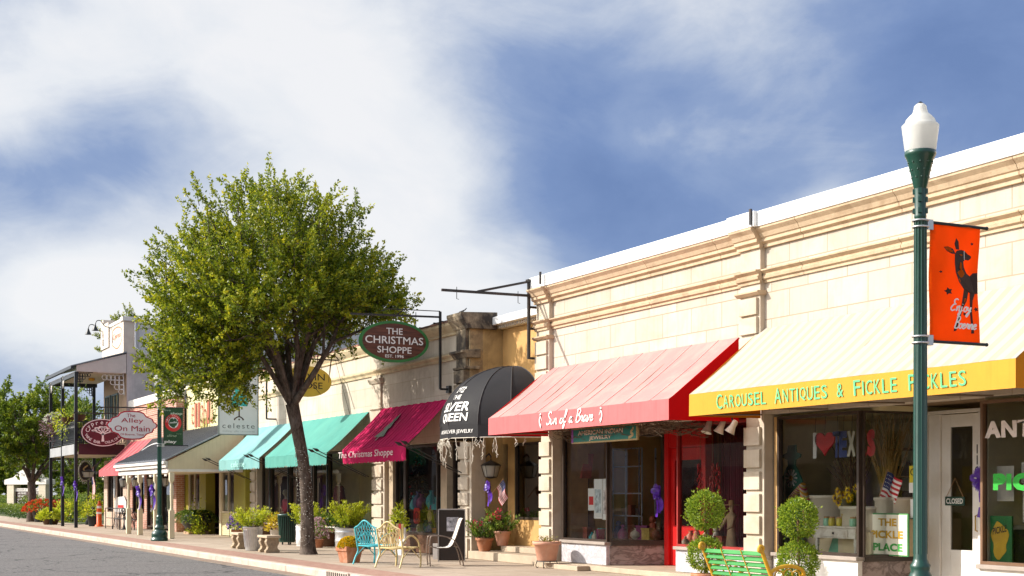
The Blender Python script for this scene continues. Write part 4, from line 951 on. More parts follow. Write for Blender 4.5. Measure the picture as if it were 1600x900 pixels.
m = MB(); m.box(bx1 - .02, bx1 + .03, by0 + .1, YS - .1, 3.48, 4.0); m.build('side_fascia', mat('maroon_fascia', (.06, .012, .02), .6), Sb)
for x, y in ((-69.75, by0), (-73.55, by0), (bx0 + .05, by0), (bx0 + .05, YS - .15)):
    m = MB(); m.box(x - .075, x + .075, y - .075, y + .075, 0, 7.43); m.build('post', black_paint, Sb, bevel=.01)
def railing(a, b, z0, z1):
    m = MB(); a = Vector(a); b = Vector(b); d = b - a; n = int(d.length / .11)
    up_ = lambda p, z: (p.x, p.y, z)
    m.beam(up_(a, z1), up_(b, z1), .06, .05); m.beam(up_(a, z0), up_(b, z0), .04, .04)
    for i in range(n + 1):
        p = a + d * (i / n); m.tube([up_(p, z0), up_(p, z1)], .011, 4)
        if i < n:
            q_ = a + d * ((i + .5) / n); m.tube([up_(q_ + d.normalized() * .05 * math.cos(t), (z0 + z1) / 2 + .3 * math.sin(t)) for t in [2 * PI * k / 8 for k in range(8)]], .01, 4, closed=True)
            for zz in (z0 + .12, z1 - .12): m.tube([up_(q_ + d.normalized() * .05 * math.cos(t), zz + .06 * math.sin(t)) for t in [2 * PI * k / 6 for k in range(6)]], .01, 4, closed=True)
    m.build('railing', black_paint, Sb)
railing((-69.75, by0, 0), (-73.55, by0, 0), 4.05, 5.05); railing((-73.55, by0, 0), (bx0, by0, 0), 4.05, 5.05); railing((-69.75, by0, 0), (-69.75, YS, 0), 4.05, 5.05); railing((bx0 + .05, by0, 0), (bx0 + .05, YS, 0), 4.05, 5.05)
for (x, y, dx, dy, mm, sz) in ((-69.75, by0, 0, 1, black_paint, .8), (-69.75, YS - .04, 0, -1, white_paint, 1.3), (-73.55, by0, 1, 0, white_paint, .7), (bx0 + .05, by0, 1, 0, white_paint, .7), (bx0 + .05, YS - .2, 0, -1, black_paint, .8)):
    m = MB(); z = 7.42
    m.tube([(x + dx * sz, y + dy * sz, z), (x + dx * .1, y + dy * .1, z), (x + dx * .05, y + dy * .05, z - sz * .8)], .03, 4)
    for k in range(5):
        f = .15 + .15 * k; r = sz * .10
        for w_ in range(1, max(2, 5 - k)):
            c_ = Vector((x + dx * f * sz, y + dy * f * sz, z - w_ * sz * .17)); m.tube([c_ + Vector((dx * r * math.cos(t), dy * r * math.cos(t), r * math.sin(t))) for t in [2 * PI * i / 7 for i in range(7)]], .018, 4, closed=True)
    m.build('lace_bracket', mm, Sb)
m = MB(); m.lathe([(.02, .1), (.14, .08), (.16, 0), (.1, -.06)], (-73.2, 13.2, 7.33), 12); m.build('ceiling_lamp', mat('amber_lamp_glass', (.75, .42, .05), .3), Sb)

# ================================================================ far left: shopping centre sign wall, plain wall behind the garden
Mx, My = -116.0, 16.2
Ms = thing('monument_sign', 'white gabled monument sign with a dark brown board behind the far left tree', 'sign', (Mx, My, 0))
a0 = Vector((Mx, My, 0)); dv = Vector((.88, .475, 0)).normalized(); nv_ = Vector((.475, -.88, 0)).normalized(); R = Matrix((dv, -nv_, Vector((0, 0, 1)))).transposed()
def mo(u, dep, z): return a0 + dv * u + nv_ * dep + Vector((0, 0, z))
for q in (-1.95, 2.0):
    m = MB(); m.obox(mo(q, 0, 1.2), (.85, .7, 2.6), R); m.build('brick_pier', mat_block('pale_brick', (.62, .55, .42), (.66, .6, .47), (.5, .43, .33), .4, .12, .01), Ms)
m = MB(); m.prism([mo(-2.6, .42, 2.35), mo(-2.6, .42, 2.72), mo(-1.5, .42, 2.9), mo(0, .42, 3.75), mo(1.5, .42, 2.9), mo(2.6, .42, 2.72), mo(2.6, .42, 2.35)], -nv_ * .84); m.build('gable', white_paint, Ms)
m = MB(); m.obox(mo(0, .1, 1.2), (3.1, .12, 1.75), R); m.build('board', mat('dark_brown_board', (.05, .018, .014), .6), Ms)
m = MB(); m.obox(mo(0, .18, 1.93), (2.98, .04, .24), R); m.build('header_panel', white_paint, Ms)
m = MB(); q = lambda u, v: mo(u, .17, v); q3 = lambda u, v: mo(u, .205, v); q4 = lambda u, v: mo(u, .425, v)
for i, (l, r) in enumerate((('LAS FINEZ', 'E GIFTS'), ('THE ART C', 'QUENCE'), ('LUNAMOR', 'IALS'), ('BABY LOV', 'OUZ'))):
    z = 1.66 - i * .235; put_text(m, l, q, -.75, z, w=1.15, h=.15, bold=.02); put_text(m, r, q, 1.0, z, w=.85, h=.15, bold=.02)
put_text(m, 'THE SHOPS AT', q3, -.7, 1.93, w=1.2, h=.11, mi=1); put_text(m, 'CENTER', q3, .95, 1.93, w=.7, h=.11, mi=1)
put_text(m, 'The', q4, -.25, 3.1, w=.5, h=.25, mi=2); put_text(m, 'Center', q4, .8, 2.75, w=1.0, h=.28, mi=2)
m.build('lettering', [letter_white, letter_black, mat('grey_sign_letters', (.12, .12, .11), .6)], Ms)
t = thing('garden_wall', 'plain pale wall beyond the flower beds and the balcony posts', 'wall', (-118, 24, 0))
m = MB(); m.box(-128, -96, 24, 24.3, 0, 3.1); m.build('wall', mat('pale_plaster', (.5, .43, .36), .9), t)
m = MB(); m.box(-128.1, -95.9, 23.9, 24.4, 3.1, 3.3); m.build('coping', white_paint, t)
# ================================================================ hanging signs and their steel brackets
def xf(X): return lambda u, v: Vector((X, u, v))               # a face looking down the street: u across, v up
def plate(outline, X, th):                                    # a board cut to an outline, thickness along the street
    m = MB(); m.prism([(X, y, z) for y, z in outline], (-th, 0, 0)); return m
# --- the big empty bracket
bx = xa0 - .02; t = thing('steel_bracket', 'large empty black steel sign bracket jutting over the black domed canopy', 'bracket', (bx, 14.68, 4.62))
yp = 14.62
m = MB(); m.beam((bx, yp, 4.62), (bx, yp, 6.33), .06, .06); m.build('upright', black_steel, t, bevel=.004)
m = MB(); m.beam((bx, yp - .03, ZX(462, bx, yp)), (bx, 12.49, 6.03), .055, .055); m.build('arm', black_steel, t, bevel=.004)
m = MB(); m.beam((bx, yp + .04, 6.36), (bx, 13.35, ZX(459, bx, 13.35) + .05), .05, .05); m.box(bx - .06, bx + .06, yp - .05, yp + .1, 6.33, 6.40); m.build('brace', black_steel, t, bevel=.004)
m = MB()
for z in (4.64, 5.30, 5.78): m.beam((bx, yp + .03, z), (bx + .0, YW - .09, z), .05, .05)
m.build('wall_tie', black_steel, t)
m = MB()
for y in (12.85, 14.35): m.tube([(bx, y, 6.12), (bx, y, 5.86), (bx, y + .05, 5.85)], .008, 5)
m.build('hook', black_steel, t)
# --- christmas shop sign
X = -33.15; t = thing('steel_bracket', 'black steel bracket carrying the oval dark wood sign with green rim', 'bracket', (X, 14.6, 4.3))
m = MB(); zt = ZX(490, X, 14.62); m.beam((X, 14.62, ZX(608, X, 14.62)), (X, 14.62, zt + .05), .055, .055); m.build('upright', black_steel, t)
m = MB(); m.beam((X, 14.6, zt - .09), (X, 12.2, ZX(490, X, 12.2)), .045, .045); m.build('arm', black_steel, t)
m = MB(); m.tube([(X, 14.62, zt + .06), (X, 13.2, zt + .04), (X, 13.0, zt - .03)], .012, 5); m.build('tie_rod', black_steel, t)
m = MB(); zb = ZX(608, X, 14.62); m.beam((X, 14.62, zb), (X, 14.9, zb), .05, .05); m.box(X - .1, X + .1, 14.82, 14.9, zb - .09, zb + .09); m.build('wall_tie', black_steel, t)
cy, cz = 13.36, ZX(534, X, 13.36)
wood_m, g = nodes('stained_plank_board'); v = coords(g, (1, .8, 9)); c_ = mixc(g, remap(g, noise(g, v, 2.2, 6, .6), .3, .7), (.035, .010, .006), (.17, .055, .03)); finish(wood_m, g, c_, .5, 0, .4, noise(g, v, 4, 4), .4, .01)
t = thing('hanging_sign', 'oval dark wood Christmas Shoppe sign with green rim and white letters', 'sign', (X, cy, cz))
plate(ellipse(cy, cz, .86, .455, 48), X + .02, .05).build('board', wood_m, t)
m = MB(); o1 = ellipse(cy, cz, .93, .52, 48); i1 = ellipse(cy, cz, .86, .455, 48)
for i in range(48):
    j = (i + 1) % 48; m.add([(X + .035, *i1[i]), (X + .035, *o1[i]), (X + .035, *o1[j]), (X + .035, *i1[j]), (X - .05, *i1[i]), (X - .05, *o1[i]), (X - .05, *o1[j]), (X - .05, *i1[j])], [(0, 1, 2, 3), (7, 6, 5, 4), (1, 5, 6, 2), (0, 3, 7, 4)])
m.build('rim', mat('leaf_green_rim', (.03, .17, .04), .5), t)
m = MB(); f = xf(X + .027)
put_text(m, 'THE', f, cy, cz + .26, w=.44, h=.155, bold=.012); put_text(m, 'CHRISTMAS', f, cy, cz + .035, w=1.56, h=.19, bold=.012); put_text(m, 'SHOPPE', f, cy, cz - .205, w=.92, h=.165, bold=.012); put_text(m, 'EST. 1996', f, cy, cz - .365, w=.5, h=.075, bold=.02)
m.build('lettering', letter_white, t)
m = MB()
for y in (12.75, 13.95): m.tube([(X, y, cz + .36), (X, y, ZX(491, X, y) + .05)], .01, 5)
m.build('hanger', black_steel, t)
# --- oval yellow sign
X = -41.4; t = thing('steel_bracket', 'dark steel bracket of the oval yellow sign, with slack wires to the wall', 'bracket', (X, 14.7, 5.0))
za = ZX(563, X, 14.8); m = MB(); m.beam((X, 14.89, za), (X, 12.6, za + .02), .04, .04); m.build('arm', black_steel, t)
m = MB(); m.tube([(X, 14.75, za), (X + .9, 14.9, 3.95)], .008, 4); m.tube([(X, 14.75, za), (X + 1.5, 14.88, 5.8)], .008, 4); m.build('wire', black_steel, t)
cy, cz = 13.84, ZX(596, X, 13.84)
t = thing('hanging_sign', 'oval mustard yellow sign partly hidden by the big tree trunk', 'sign', (X, cy, cz))
plate(ellipse(cy, cz, .78, .47, 40), X + .02, .04).build('board', mat('mustard_board', (.62, .40, .05), .5, .12, 2), t)
m = MB(); f = xf(X + .025); put_text(m, 'VIN', f, cy + .28, cz + .14, w=.56, h=.2, bold=.005); put_text(m, 'OSE', f, cy + .2, cz - .12, w=.58, h=.2, bold=.005); put_text(m, 'L.', f, cy - .1, cz - .33, h=.09)
m.build('lettering', letter_black, t)
m = MB()
for y in (13.4, 14.3): m.tube([(X, y, cz + .38), (X, y, za)], .008, 4)
m.build('hanger', black_steel, t)
# --- celeste
X = -47.9; t = thing('steel_bracket', 'black steel bracket behind the tall white dress form sign', 'bracket', (X, 14.6, 3.9))
m = MB(); zb = ZX(655, X, 14.9); m.beam((X, 14.55, zb), (X, 14.55, 6.0), .05, .05); m.beam((X, 14.55, zb), (X, 14.9, zb), .05, .05); m.beam((X, 14.55, 5.95), (X, 12.8, 5.95), .045, .045); m.build('arm', black_steel, t)
y0_, y1_ = YX(341, X), YX(404, X); z0_ = ZX(680, X, (y0_ + y1_) / 2); z1_ = 5.82; cy = (y0_ + y1_) / 2
t = thing('hanging_sign', 'tall white sign with an aqua dress form and grey lettering', 'sign', (X, cy, z0_))
m = MB(); m.box(X - .05, X + .0, y0_ + .03, y1_ - .03, z0_ + .03, z1_ - .03); m.build('board', mat('sign_white', (.72, .73, .74), .5, .03), t)
m = MB()
for (a, b, c_, d) in ((y0_, y1_, z0_, z0_ + .035), (y0_, y1_, z1_ - .035, z1_), (y0_, y0_ + .035, z0_ + .036, z1_ - .036), (y1_ - .035, y1_, z0_ + .036, z1_ - .036)): m.box(X - .06, X + .015, a, b, c_, d)
m.build('rim', mat('grey_green_rim', (.22, .26, .24), .5), t)
m = MB(); f = xf(X + .006); w_ = y1_ - y0_
poly(m, [(cy - .17 * w_, z0_ + 1.02), (cy + .22 * w_, z0_ + 1.0), (cy + .24 * w_, z0_ + 1.14), (cy + .2 * w_, z0_ + 1.32), (cy + .1 * w_, z0_ + 1.5), (cy + .12 * w_, z0_ + 1.72), (cy + .04 * w_, z0_ + 1.82), (cy - .08 * w_, z0_ + 1.8), (cy - .12 * w_, z0_ + 1.66), (cy - .08 * w_, z0_ + 1.5), (cy - .19 * w_, z0_ + 1.2)], f)
poly(m, ellipse(cy - .01, z0_ + 1.9, .05, .05, 12), f)
m.build('dress_form', mat('aqua_print', (.04, .50, .46), .5), t)
m = MB(); ribbon(m, [(cy + .02, z0_ + 1.0), (cy + .02, z0_ + .62)], .045, f, smooth=False); ribbon(m, [(cy - .14, z0_ + .56), (cy + .02, z0_ + .64), (cy + .16, z0_ + .56)], .04, f)
for d in (-.14, .02, .16): poly(m, ellipse(cy + d, z0_ + .54, .03, .03, 8), f)
put_text(m, 'celeste', f, cy, z0_ + .32, w=w_ * .8, h=.17, bold=-.008, space=1.25, mi=1); put_text(m, 'clothing • gifts • accessories', f, cy, z0_ + .13, w=w_ * .8, h=.075, bold=-.005, mi=2)
m.build('lettering', [mat('umber_print', (.07, .03, .02), .6), mat('grey_print', (.09, .10, .10), .6), mat('light_grey_print', (.42, .44, .44), .6)], t)
# --- the alley
X = -62.0; y0_, y1_ = 11.78, 13.98; cy = (y0_ + y1_) / 2; cz = ZX(664.5, X, cy)
t = thing('steel_bracket', 'black steel bracket carrying the scalloped white and red sign', 'bracket', (X, 14.2, 5.0))
za = cz + .62 + .12; m = MB(); m.beam((X, 14.29, za + .05), (X, 11.5, za), .05, .05); m.build('arm', black_steel, t)
m = MB(); m.tube([(X, 14.29, za + .05), (X, 14.26, za - .5), (X + .2, 14.28, za - .6)], .02, 5); m.box(X - .06, X + .06, 14.2, 14.29, za - .08, za + .15); m.build('wall_tie', black_steel, t)
def scal(k):
    h = [(-1, .0), (-.93, .12), (-.86, .14), (-.80, .30), (-.66, .36), (-.56, .40), (-.46, .55), (-.3, .62), (0, .64), (.3, .62), (.46, .55), (.56, .40), (.66, .36), (.80, .30), (.86, .14), (.93, .12), (1, 0)]
    p = h + [(-a, -b) for a, b in h[1:-1]]; return [(cy + a * 1.1 * k, cz + b * .98 * (k if k == 1 else k - .03)) for a, b in p]
t = thing('hanging_sign', 'scalloped white sign with red rim and red letters, beside the far green lamp post', 'sign', (X, cy, cz))
plate(scal(1), X, .05).build('rim', mat('crimson_rim', (.42, .015, .04), .5), t); plate(scal(.94), X + .006, .05).build('board', mat('sign_white', (.72, .73, .74)), t)
m = MB(); f = xf(X + .012)
put_text(m, 'The', f, cy - .05, cz + .42, w=.36, h=.15, bold=.01); put_text(m, 'Alley', f, cy, cz + .18, w=.95, h=.25, bold=.006); put_text(m, 'On Main', f, cy, cz - .14, w=1.5, h=.24, bold=.006); put_text(m, 'Of Boerne, Texas', f, cy, cz - .4, w=1.0, h=.1, bold=.01)
m.build('lettering', mat('deep_red_print', (.36, .012, .04), .5), t)
m = MB()
for y in (12.3, 13.5): m.tube([(X, y, cz + .5), (X, y, za)], .01, 4)
m.build('hanger', black_steel, t)
# --- cypress
X = -68.9; y0_, y1_ = 11.93, 13.95; cy = (y0_ + y1_) / 2; cz = ZX(676, X, cy)
t = thing('steel_bracket', 'black steel bracket carrying the maroon oval sign by the balcony', 'bracket', (X, 13.9, 5.2))
m = MB(); za = ZX(646, X, cy); m.beam((X, 11.6, za), (X, 14.3, za), .05, .05); m.build('arm', black_steel, t)
t = thing('hanging_sign', 'maroon oval Cypress wine bar sign with white tree by the balcony', 'sign', (X, cy, cz))
plate(ellipse(cy, cz, 1.0, .66, 44), X, .05).build('board', mat('maroon_board', (.10, .006, .018), .4), t)
m = MB(); f = xf(X + .008); ring(m, ellipse(cy, cz, .95, .61, 44), ellipse(cy, cz, .985, .645, 44), f)
def arc_text(mb, s, fn, cx, cz_, a, b, t0, t1, h, flip=1, **k):
    n = len(s)
    for i, ch in enumerate(s):
        if ch == ' ': continue
        th = t0 + (t1 - t0) * (i + .5) / n; x0_, y0__ = cx + a * math.cos(th), cz_ + b * math.sin(th)
        tx, ty = -a * math.sin(th), b * math.cos(th); l = math.hypot(tx, ty); sg = -1 if flip > 0 else 1; tx, ty = tx / l * sg, ty / l * sg
        g2 = lambda u, v, x0_=x0_, y0__=y0__, tx=tx, ty=ty: fn(x0_ + u * tx - v * ty, y0__ + u * ty + v * tx)
        put_text(mb, ch, g2, 0, 0, h=h * (1 if ch.isupper() or ch in 'ypldfhktb' else .72), **k)
arc_text(m, 'Cypress', f, cy, cz, .72, .46, math.radians(176), math.radians(48), .19, bold=.004)
arc_text(m, 'WINE BAR', f, cy, cz, .78, .47, math.radians(195), math.radians(262), .13, -1, bold=.02); arc_text(m, 'CASUAL DINING', f, cy, cz, .78, .47, math.radians(278), math.radians(352), .12, -1, bold=.01)
poly(m, [(cy - .07, cz - .42), (cy + .07, cz - .42), (cy + .04, cz - .2), (cy + .05, cz - .05), (cy - .05, cz - .05), (cy - .04, cz - .2)], f)
for a in (15, 45, 75, 100, 130, 160):
    r_ = math.radians(a); ribbon(m, [(cy, cz - .1), (cy + .2 * math.cos(r_), cz - .05 + .16 * math.sin(r_)), (cy + .5 * math.cos(r_), cz - .02 + .3 * math.sin(r_))], .045, f)
    poly(m, ellipse(cy + .42 * math.cos(r_), cz + .26 * math.sin(r_), .13, .055, 10), f)
m.build('lettering', letter_white, t)
m = MB()
for y in (12.4, 13.5): m.tube([(X, y, cz + .5), (X, y, za)], .01, 4)
m.build('hanger', black_steel, t)
# --- round scroll sign under the balcony
X = -77.2; cy = 13.6; cz = ZX(736, X, cy); t = thing('scroll_sign', 'round scrolled iron sign hanging under the balcony deck', 'sign', (X, cy, cz))
m = MB(); m.tube([(X, cy + .34 * math.cos(a), cz + .52 * math.sin(a)) for a in [2 * PI * i / 20 for i in range(20)]], .03, 5, closed=True)
for k in range(14):
    a = 2 * PI * k / 14; c_ = Vector((X, cy + .42 * math.cos(a), cz + .62 * math.sin(a))); m.tube([c_ + Vector((0, .07 * math.cos(b), .07 * math.sin(b))) for b in [2 * PI * i / 7 for i in range(7)]], .014, 4, closed=True)
m.tube([(X, cy, cz + .6), (X, cy, 3.5)], .015, 4); m.build('scroll_frame', mat('pale_iron', (.3, .27, .22), .5), t)
plate(ellipse(cy, cz, .3, .46, 24), X, .03).build('board', mat('dark_board', (.03, .02, .02), .5), t)
m = MB(); put_text(m, 'of fun', lambda u, v: Vector((X + .01, cy - (v - cz), cz + (u - cy))), cy, cz, w=.6, h=.2, bold=.01) if False else ribbon(m, [(cy - .12, cz - .3), (cy + .1, cz - .1), (cy - .1, cz + .1), (cy + .12, cz + .3)], .07, xf(X + .01)); m.build('scroll_mark', mat('gold_mark', (.5, .36, .16), .5), t)
# --- the hanging green board below the pink awning
X0_, X1_ = XA(893, 13.9), XA(996, 13.9); t = thing('hanging_sign', 'small green painted jewelry board hanging below the pink awning', 'sign', ((X0_ + X1_) / 2, 13.9, 2.35))
zt_, zb_ = ZA(668, 13, 13.9), 0
zt_ = ZA(668, 666, 13.9); zt_ = EYE + (HZ - 666) / sc(945, 13.9); zb_ = EYE + (HZ - 690.5) / sc(945, 13.9)
m = MB(); m.box(X0_, X1_, 13.9, 13.94, zb_, zt_); m.build('rim', mat('speckled_rim', (.40, .28, .12), .6, .6, 40), t)
m = MB(); m.box(X0_ + .09, X1_ - .05, 13.893, 13.92, zb_ + .03, zt_ - .03); m.build('board', mat('teal_green_board', (.01, .16, .12), .5), t)
m = MB(); m.box(X0_ + .012, X0_ + .085, 13.892, 13.92, zb_ + .02, zt_ - .02); m.build('violet_band', mat('violet_band', (.25, .06, .30), .6), t)
f = lambda u, v: Vector((u, 13.888, v)); m = MB(); cx_ = (X0_ + X1_) / 2 - .05
put_text(m, 'AMERICAN INDIAN', f, cx_ - .06, zt_ - .10, w=1.72, h=.095, bold=.03); put_text(m, 'JEWELRY', f, cx_ - .05, zb_ + .085, w=.85, h=.09, bold=.03)
ribbon(m, [(X1_ - .3, zb_ + .05), (X1_ - .14, zb_ + .1), (X1_ - .22, zb_ + .15), (X1_ - .15, zb_ + .2)], .05, f, mi=1); poly(m, ellipse(X1_ - .14, zb_ + .22, .03, .03, 8), f, mi=1)
m.build('lettering', [mat('peach_lettering', (.72, .50, .36), .6), mat('gold_mark', (.5, .36, .16))], t)
m = MB()
for x in (X0_ + .2, X1_ - .2): m.tube([(x, 13.92, zt_), (x, 13.92, 2.93)], .008, 4)
m.build('hanger', black_steel, t)

# ================================================================ lamp posts and banners
LPROF = [(.29, 0), (.29, .08), (.26, .10), (.27, .17), (.26, .28), (.21, .34), (.16, .39), (.175, .42), (.175, .47), (.15, .50), (.115, .56), (.125, .66), (.12, .72), (.10, .76), (.11, .80), (.108, .83), (.085, .86), (.074, .90), (.068, 2.8), (.062, 4.60), (.066, 4.61), (.066, 4.63), (.062, 4.65), (.064, 4.93)]
def lamp_post(loc, label):
    t = thing('street_lamp', label, 'street lamp', loc, 0, 'green acorn street lamps')
    m = MB(); m.lathe(LPROF, (0, 0, 0), 28); m.build('post', green_paint, t, world=False)
    m = MB()
    for k in range(12):
        a = 2 * PI * k / 12; m.tube([(.070 * math.cos(a), .070 * math.sin(a), .95), (.062 * math.cos(a), .062 * math.sin(a), 4.58)], .009, 4)
    m.build('flute', green_paint, t, world=False)
    m = MB(); m.lathe([(.066, 4.98), (.078, 5.02), (.108, 5.16), (.14, 5.29), (.16, 5.33), (.168, 5.35), (.168, 5.385), (.15, 5.40)], (0, 0, -.06), 24)
    for k in range(10):
        a = 2 * PI * k / 10
        for z, r in ((5.04, .092), (5.12, .11), (5.2, .132)): m.ball((r * math.cos(a + z * 3), r * math.sin(a + z * 3), z), .011, 4)
    m.build('fitter', green_paint, t, world=False)
    m = MB()
    for k in range(4):
        a = PI / 4 + k * PI / 2
        for z in (4.72, 4.84, 4.93): m.obox((.066 * math.cos(a), .066 * math.sin(a), z - .04), (.03, .045, .06), Matrix.Rotation(a, 3, 'Z'))
    m.build('collar', green_paint, t, world=False, bevel=.004)
    m = MB(); m.lathe([(.155, 5.40), (.17, 5.5), (.185, 5.62), (.195, 5.70), (.20, 5.735), (.185, 5.75), (.165, 5.77), (.155, 5.80), (.12, 5.84), (.085, 5.87), (.072, 5.91), (.066, 5.95), (.04, 5.975), (.02, 5.98)], (0, 0, -.13), 28)
    m.build('globe', mat('acorn_globe_acrylic', (.80, .79, .75), .22, .05, 5, .05, transl=.45, spec=.5), t, world=False)
    m = MB(); m.lathe([(.03, 5.91), (.028, 5.94), (.012, 5.955)], (0, 0, -.085), 10); m.build('finial', black_paint, t, world=False)
    m = MB()
    for z in (3.28, 4.54):
        for dz in (-.035, .035): m.tube([(.085 * math.cos(a), .085 * math.sin(a), z + dz) for a in [2 * PI * i / 16 for i in range(16)]], .010, 5, closed=True)
        m.box(-.03, .03, .08, .16, z - .055, z + .055)
    m.build('band_clamp', galv, t, world=False)
    for z in (3.27, 4.57):
        m = MB(); m.tube([(0, .12, z), (0, .96, z)], .018, 8); m.ball((0, .97, z), .022, 6); m.build('banner_arm', black_paint, t, world=False)
    return t
LA = lamp_post((-11.83, 10.92, 0), 'nearest tall green street lamp with white acorn globe and orange deer banner')
LB = copy_thing(LA, (-48.9, 11.08, 0), 0, 'far green street lamp half hidden in the tree, with a green banner')
def banner(loc, label, base, w, z0, z1, draw, wave=.04):
    t = thing('banner', label, 'banner', loc, 0, 'street lamp banners')
    def fn(u, v, lift=0.0): return Vector((wave * math.sin(v * 3.1) * math.sin(u * 5) + .008 * math.sin(v * 9 + u * 6) + .006 * math.sin(u * 16 - v * 4) * v + lift, .13 + u * w + .02 * (v if False else 0), z0 + v * (z1 - z0)))
    m = MB(); nu, nv = 20, 34
    for s_ in (.004, -.004):
        vs = [fn(i / nu, j / nv, s_) for j in range(nv + 1) for i in range(nu + 1)]
        m.add(vs, [(j * (nu + 1) + i, j * (nu + 1) + i + 1, (j + 1) * (nu + 1) + i + 1, (j + 1) * (nu + 1) + i) for j in range(nv) for i in range(nu)], True)
    m.build('cloth', base, t, world=False)
    draw(lambda u, v: fn(u, v, .0075), t)
    return t
def subdivide_poly(p, k=3): return catmull(p + [p[0]], k)[:-1]
def deer(fn, t):
    m = MB(); A_ = lambda pts: poly(m, pts, fn)
    P = lambda x, y: ((x - 145) / 300.0, 1 - (y - 75) / 775.0)      # drawn on a sheet 300 by 775
    q = lambda pts: [P(*p) for p in pts]
    A_(q([(300, 245), (330, 235), (352, 238), (380, 258), (403, 268), (402, 280), (385, 297), (360, 296), (345, 310), (350, 350), (372, 385), (398, 400), (415, 378), (443, 372), (444, 512), (425, 515), (390, 512), (340, 490), (306, 450), (284, 390), (280, 330), (286, 270)]))
    A_(q([(292, 268), (262, 270), (232, 258), (214, 232), (240, 226), (275, 236)])); A_(q([(296, 236), (288, 200), (302, 160), (316, 182), (318, 236)]))
    A_(q([(345, 492), (382, 508), (366, 570), (340, 620), (320, 700), (300, 770), (282, 776), (284, 762), (296, 742), (312, 670), (328, 600)])); A_(q([(392, 510), (426, 514), (410, 560), (402, 640), (408, 730), (412, 780), (394, 782), (396, 740), (388, 650), (390, 560)]))
    for cx_, cy_, r_ in ((241, 518, 26), (428, 618, 16), (401, 187, 11), (353, 656, 13), (197, 395, 9)):
        A_(q([(cx_ + r_ * (1 if i % 2 else .55) * math.cos(2 * PI * i / 10), cy_ + r_ * (1 if i % 2 else .55) * math.sin(2 * PI * i / 10)) for i in range(10)]))
    m.build('deer_silhouette', mat('dark_brown_print', (.035, .012, .006), .7), t, world=False)
    f2 = lambda u, v: fn(u, v) + Vector((.004, 0, 0))
    m = MB(); poly(m, q([(318, 318), (332, 320), (330, 382), (312, 360)]), f2, 0); poly(m, q([(318, 265), (336, 264), (336, 274), (320, 275)]), f2, 0); poly(m, q([(240, 240), (270, 248), (266, 262), (246, 258)]), f2, 0); poly(m, q([(384, 452), (394, 450), (390, 466), (382, 462)]), f2, 0)
    m.build('cut_out', orange_cloth, t, world=False)
    m = MB(); asp = 300 / 775.0
    h2 = lambda x, y: f2(x, y * asp)
    put_hand(m, 'Enjoy', lambda x, y: f2(x, .27 + y * asp), .37, 0, .26, w=.11, sx=.9, slant=.3); put_hand(m, 'Boerne', lambda x, y: f2(x, .125 + y * asp), .46, 0, .26, w=.11, sx=.78, slant=.3)
    ribbon(m, [P(349, 240), P(351, 300)], .012, f2, smooth=False)
    m.build('lettering', letter_white, t, world=False)
orange_cloth = mat('orange_banner_cloth', (.88, .165, .006), .75, .04, 4, .12, 80, spec=.15, transl=.6)
banner((-11.83, 10.92, 0), 'orange street banner with a brown deer and white script', orange_cloth, .74, 3.27, 4.57, deer)
def milebanner(fn, t):
    m = MB(); asp = .7 / 1.3
    c_ = lambda r_, n=28: [(.5 + r_ * math.cos(2 * PI * i / n), .6 + r_ * math.sin(2 * PI * i / n) * asp) for i in range(n)]
    ring(m, c_(.27), c_(.43), fn, 0); poly(m, c_(.265), fn, 1)
    f2 = lambda u, v: fn(u, v) + Vector((.004, 0, 0))
    poly(m, [(.24, .565), (.74, .595), (.76, .655), (.26, .625)], f2, 2)
    f3 = lambda u, v: fn(u, v) + Vector((.008, 0, 0)); put_text(m, 'mile', lambda u, v: f3(u, v + (u - .5) * .06), .5, .61, w=.4, h=.05, bold=.02, mi=1)
    arc_text(m, 'HILL COUNTRY', f2, .5, .6, .35, .35 * asp, math.radians(190), math.radians(-10), .06, bold=.02, mi=1) if False else None
    for i, ch in enumerate('HILL COUNTRY'):
        if ch == ' ': continue
        th = math.radians(180 - 180 * (i + .5) / 12); put_text(m, ch, f2, .5 + .35 * math.cos(th), .6 + .35 * math.sin(th) * asp, w=.05, h=.035, mi=1)
    put_text(m, 'live', f2, .2, .93, w=.34, h=.05, bold=.02, mi=3); put_text(m, 'shop', f2, .66, .84, w=.62, h=.085, bold=.03, mi=4); put_text(m, 'dine', f2, .42, .26, w=.5, h=.07, shear=.3, mi=3); put_text(m, 'play', f2, .36, .09, w=.62, h=.1, bold=.03, mi=1)
    put_text(m, 'enjoy', f2, .8, .31, w=.3, h=.04, shear=.3, mi=5); put_text(m, 'relax', f2, .8, .06, w=.3, h=.035, mi=5) if False else None
    m.build('lettering', [red_mat, letter_white, letter_black, mat('sage_print', (.30, .40, .26), .7), mat('pale_sage_print', (.5, .58, .45), .7), mat('moss_print', (.16, .24, .13), .7)], t, world=False)
banner((-48.9, 11.08, 0), 'dark green street banner with a round red badge', mat('dark_green_banner', (.035, .085, .04), .8, .35, 2.5, .1, transl=.1), .68, 3.27, 4.57, milebanner)
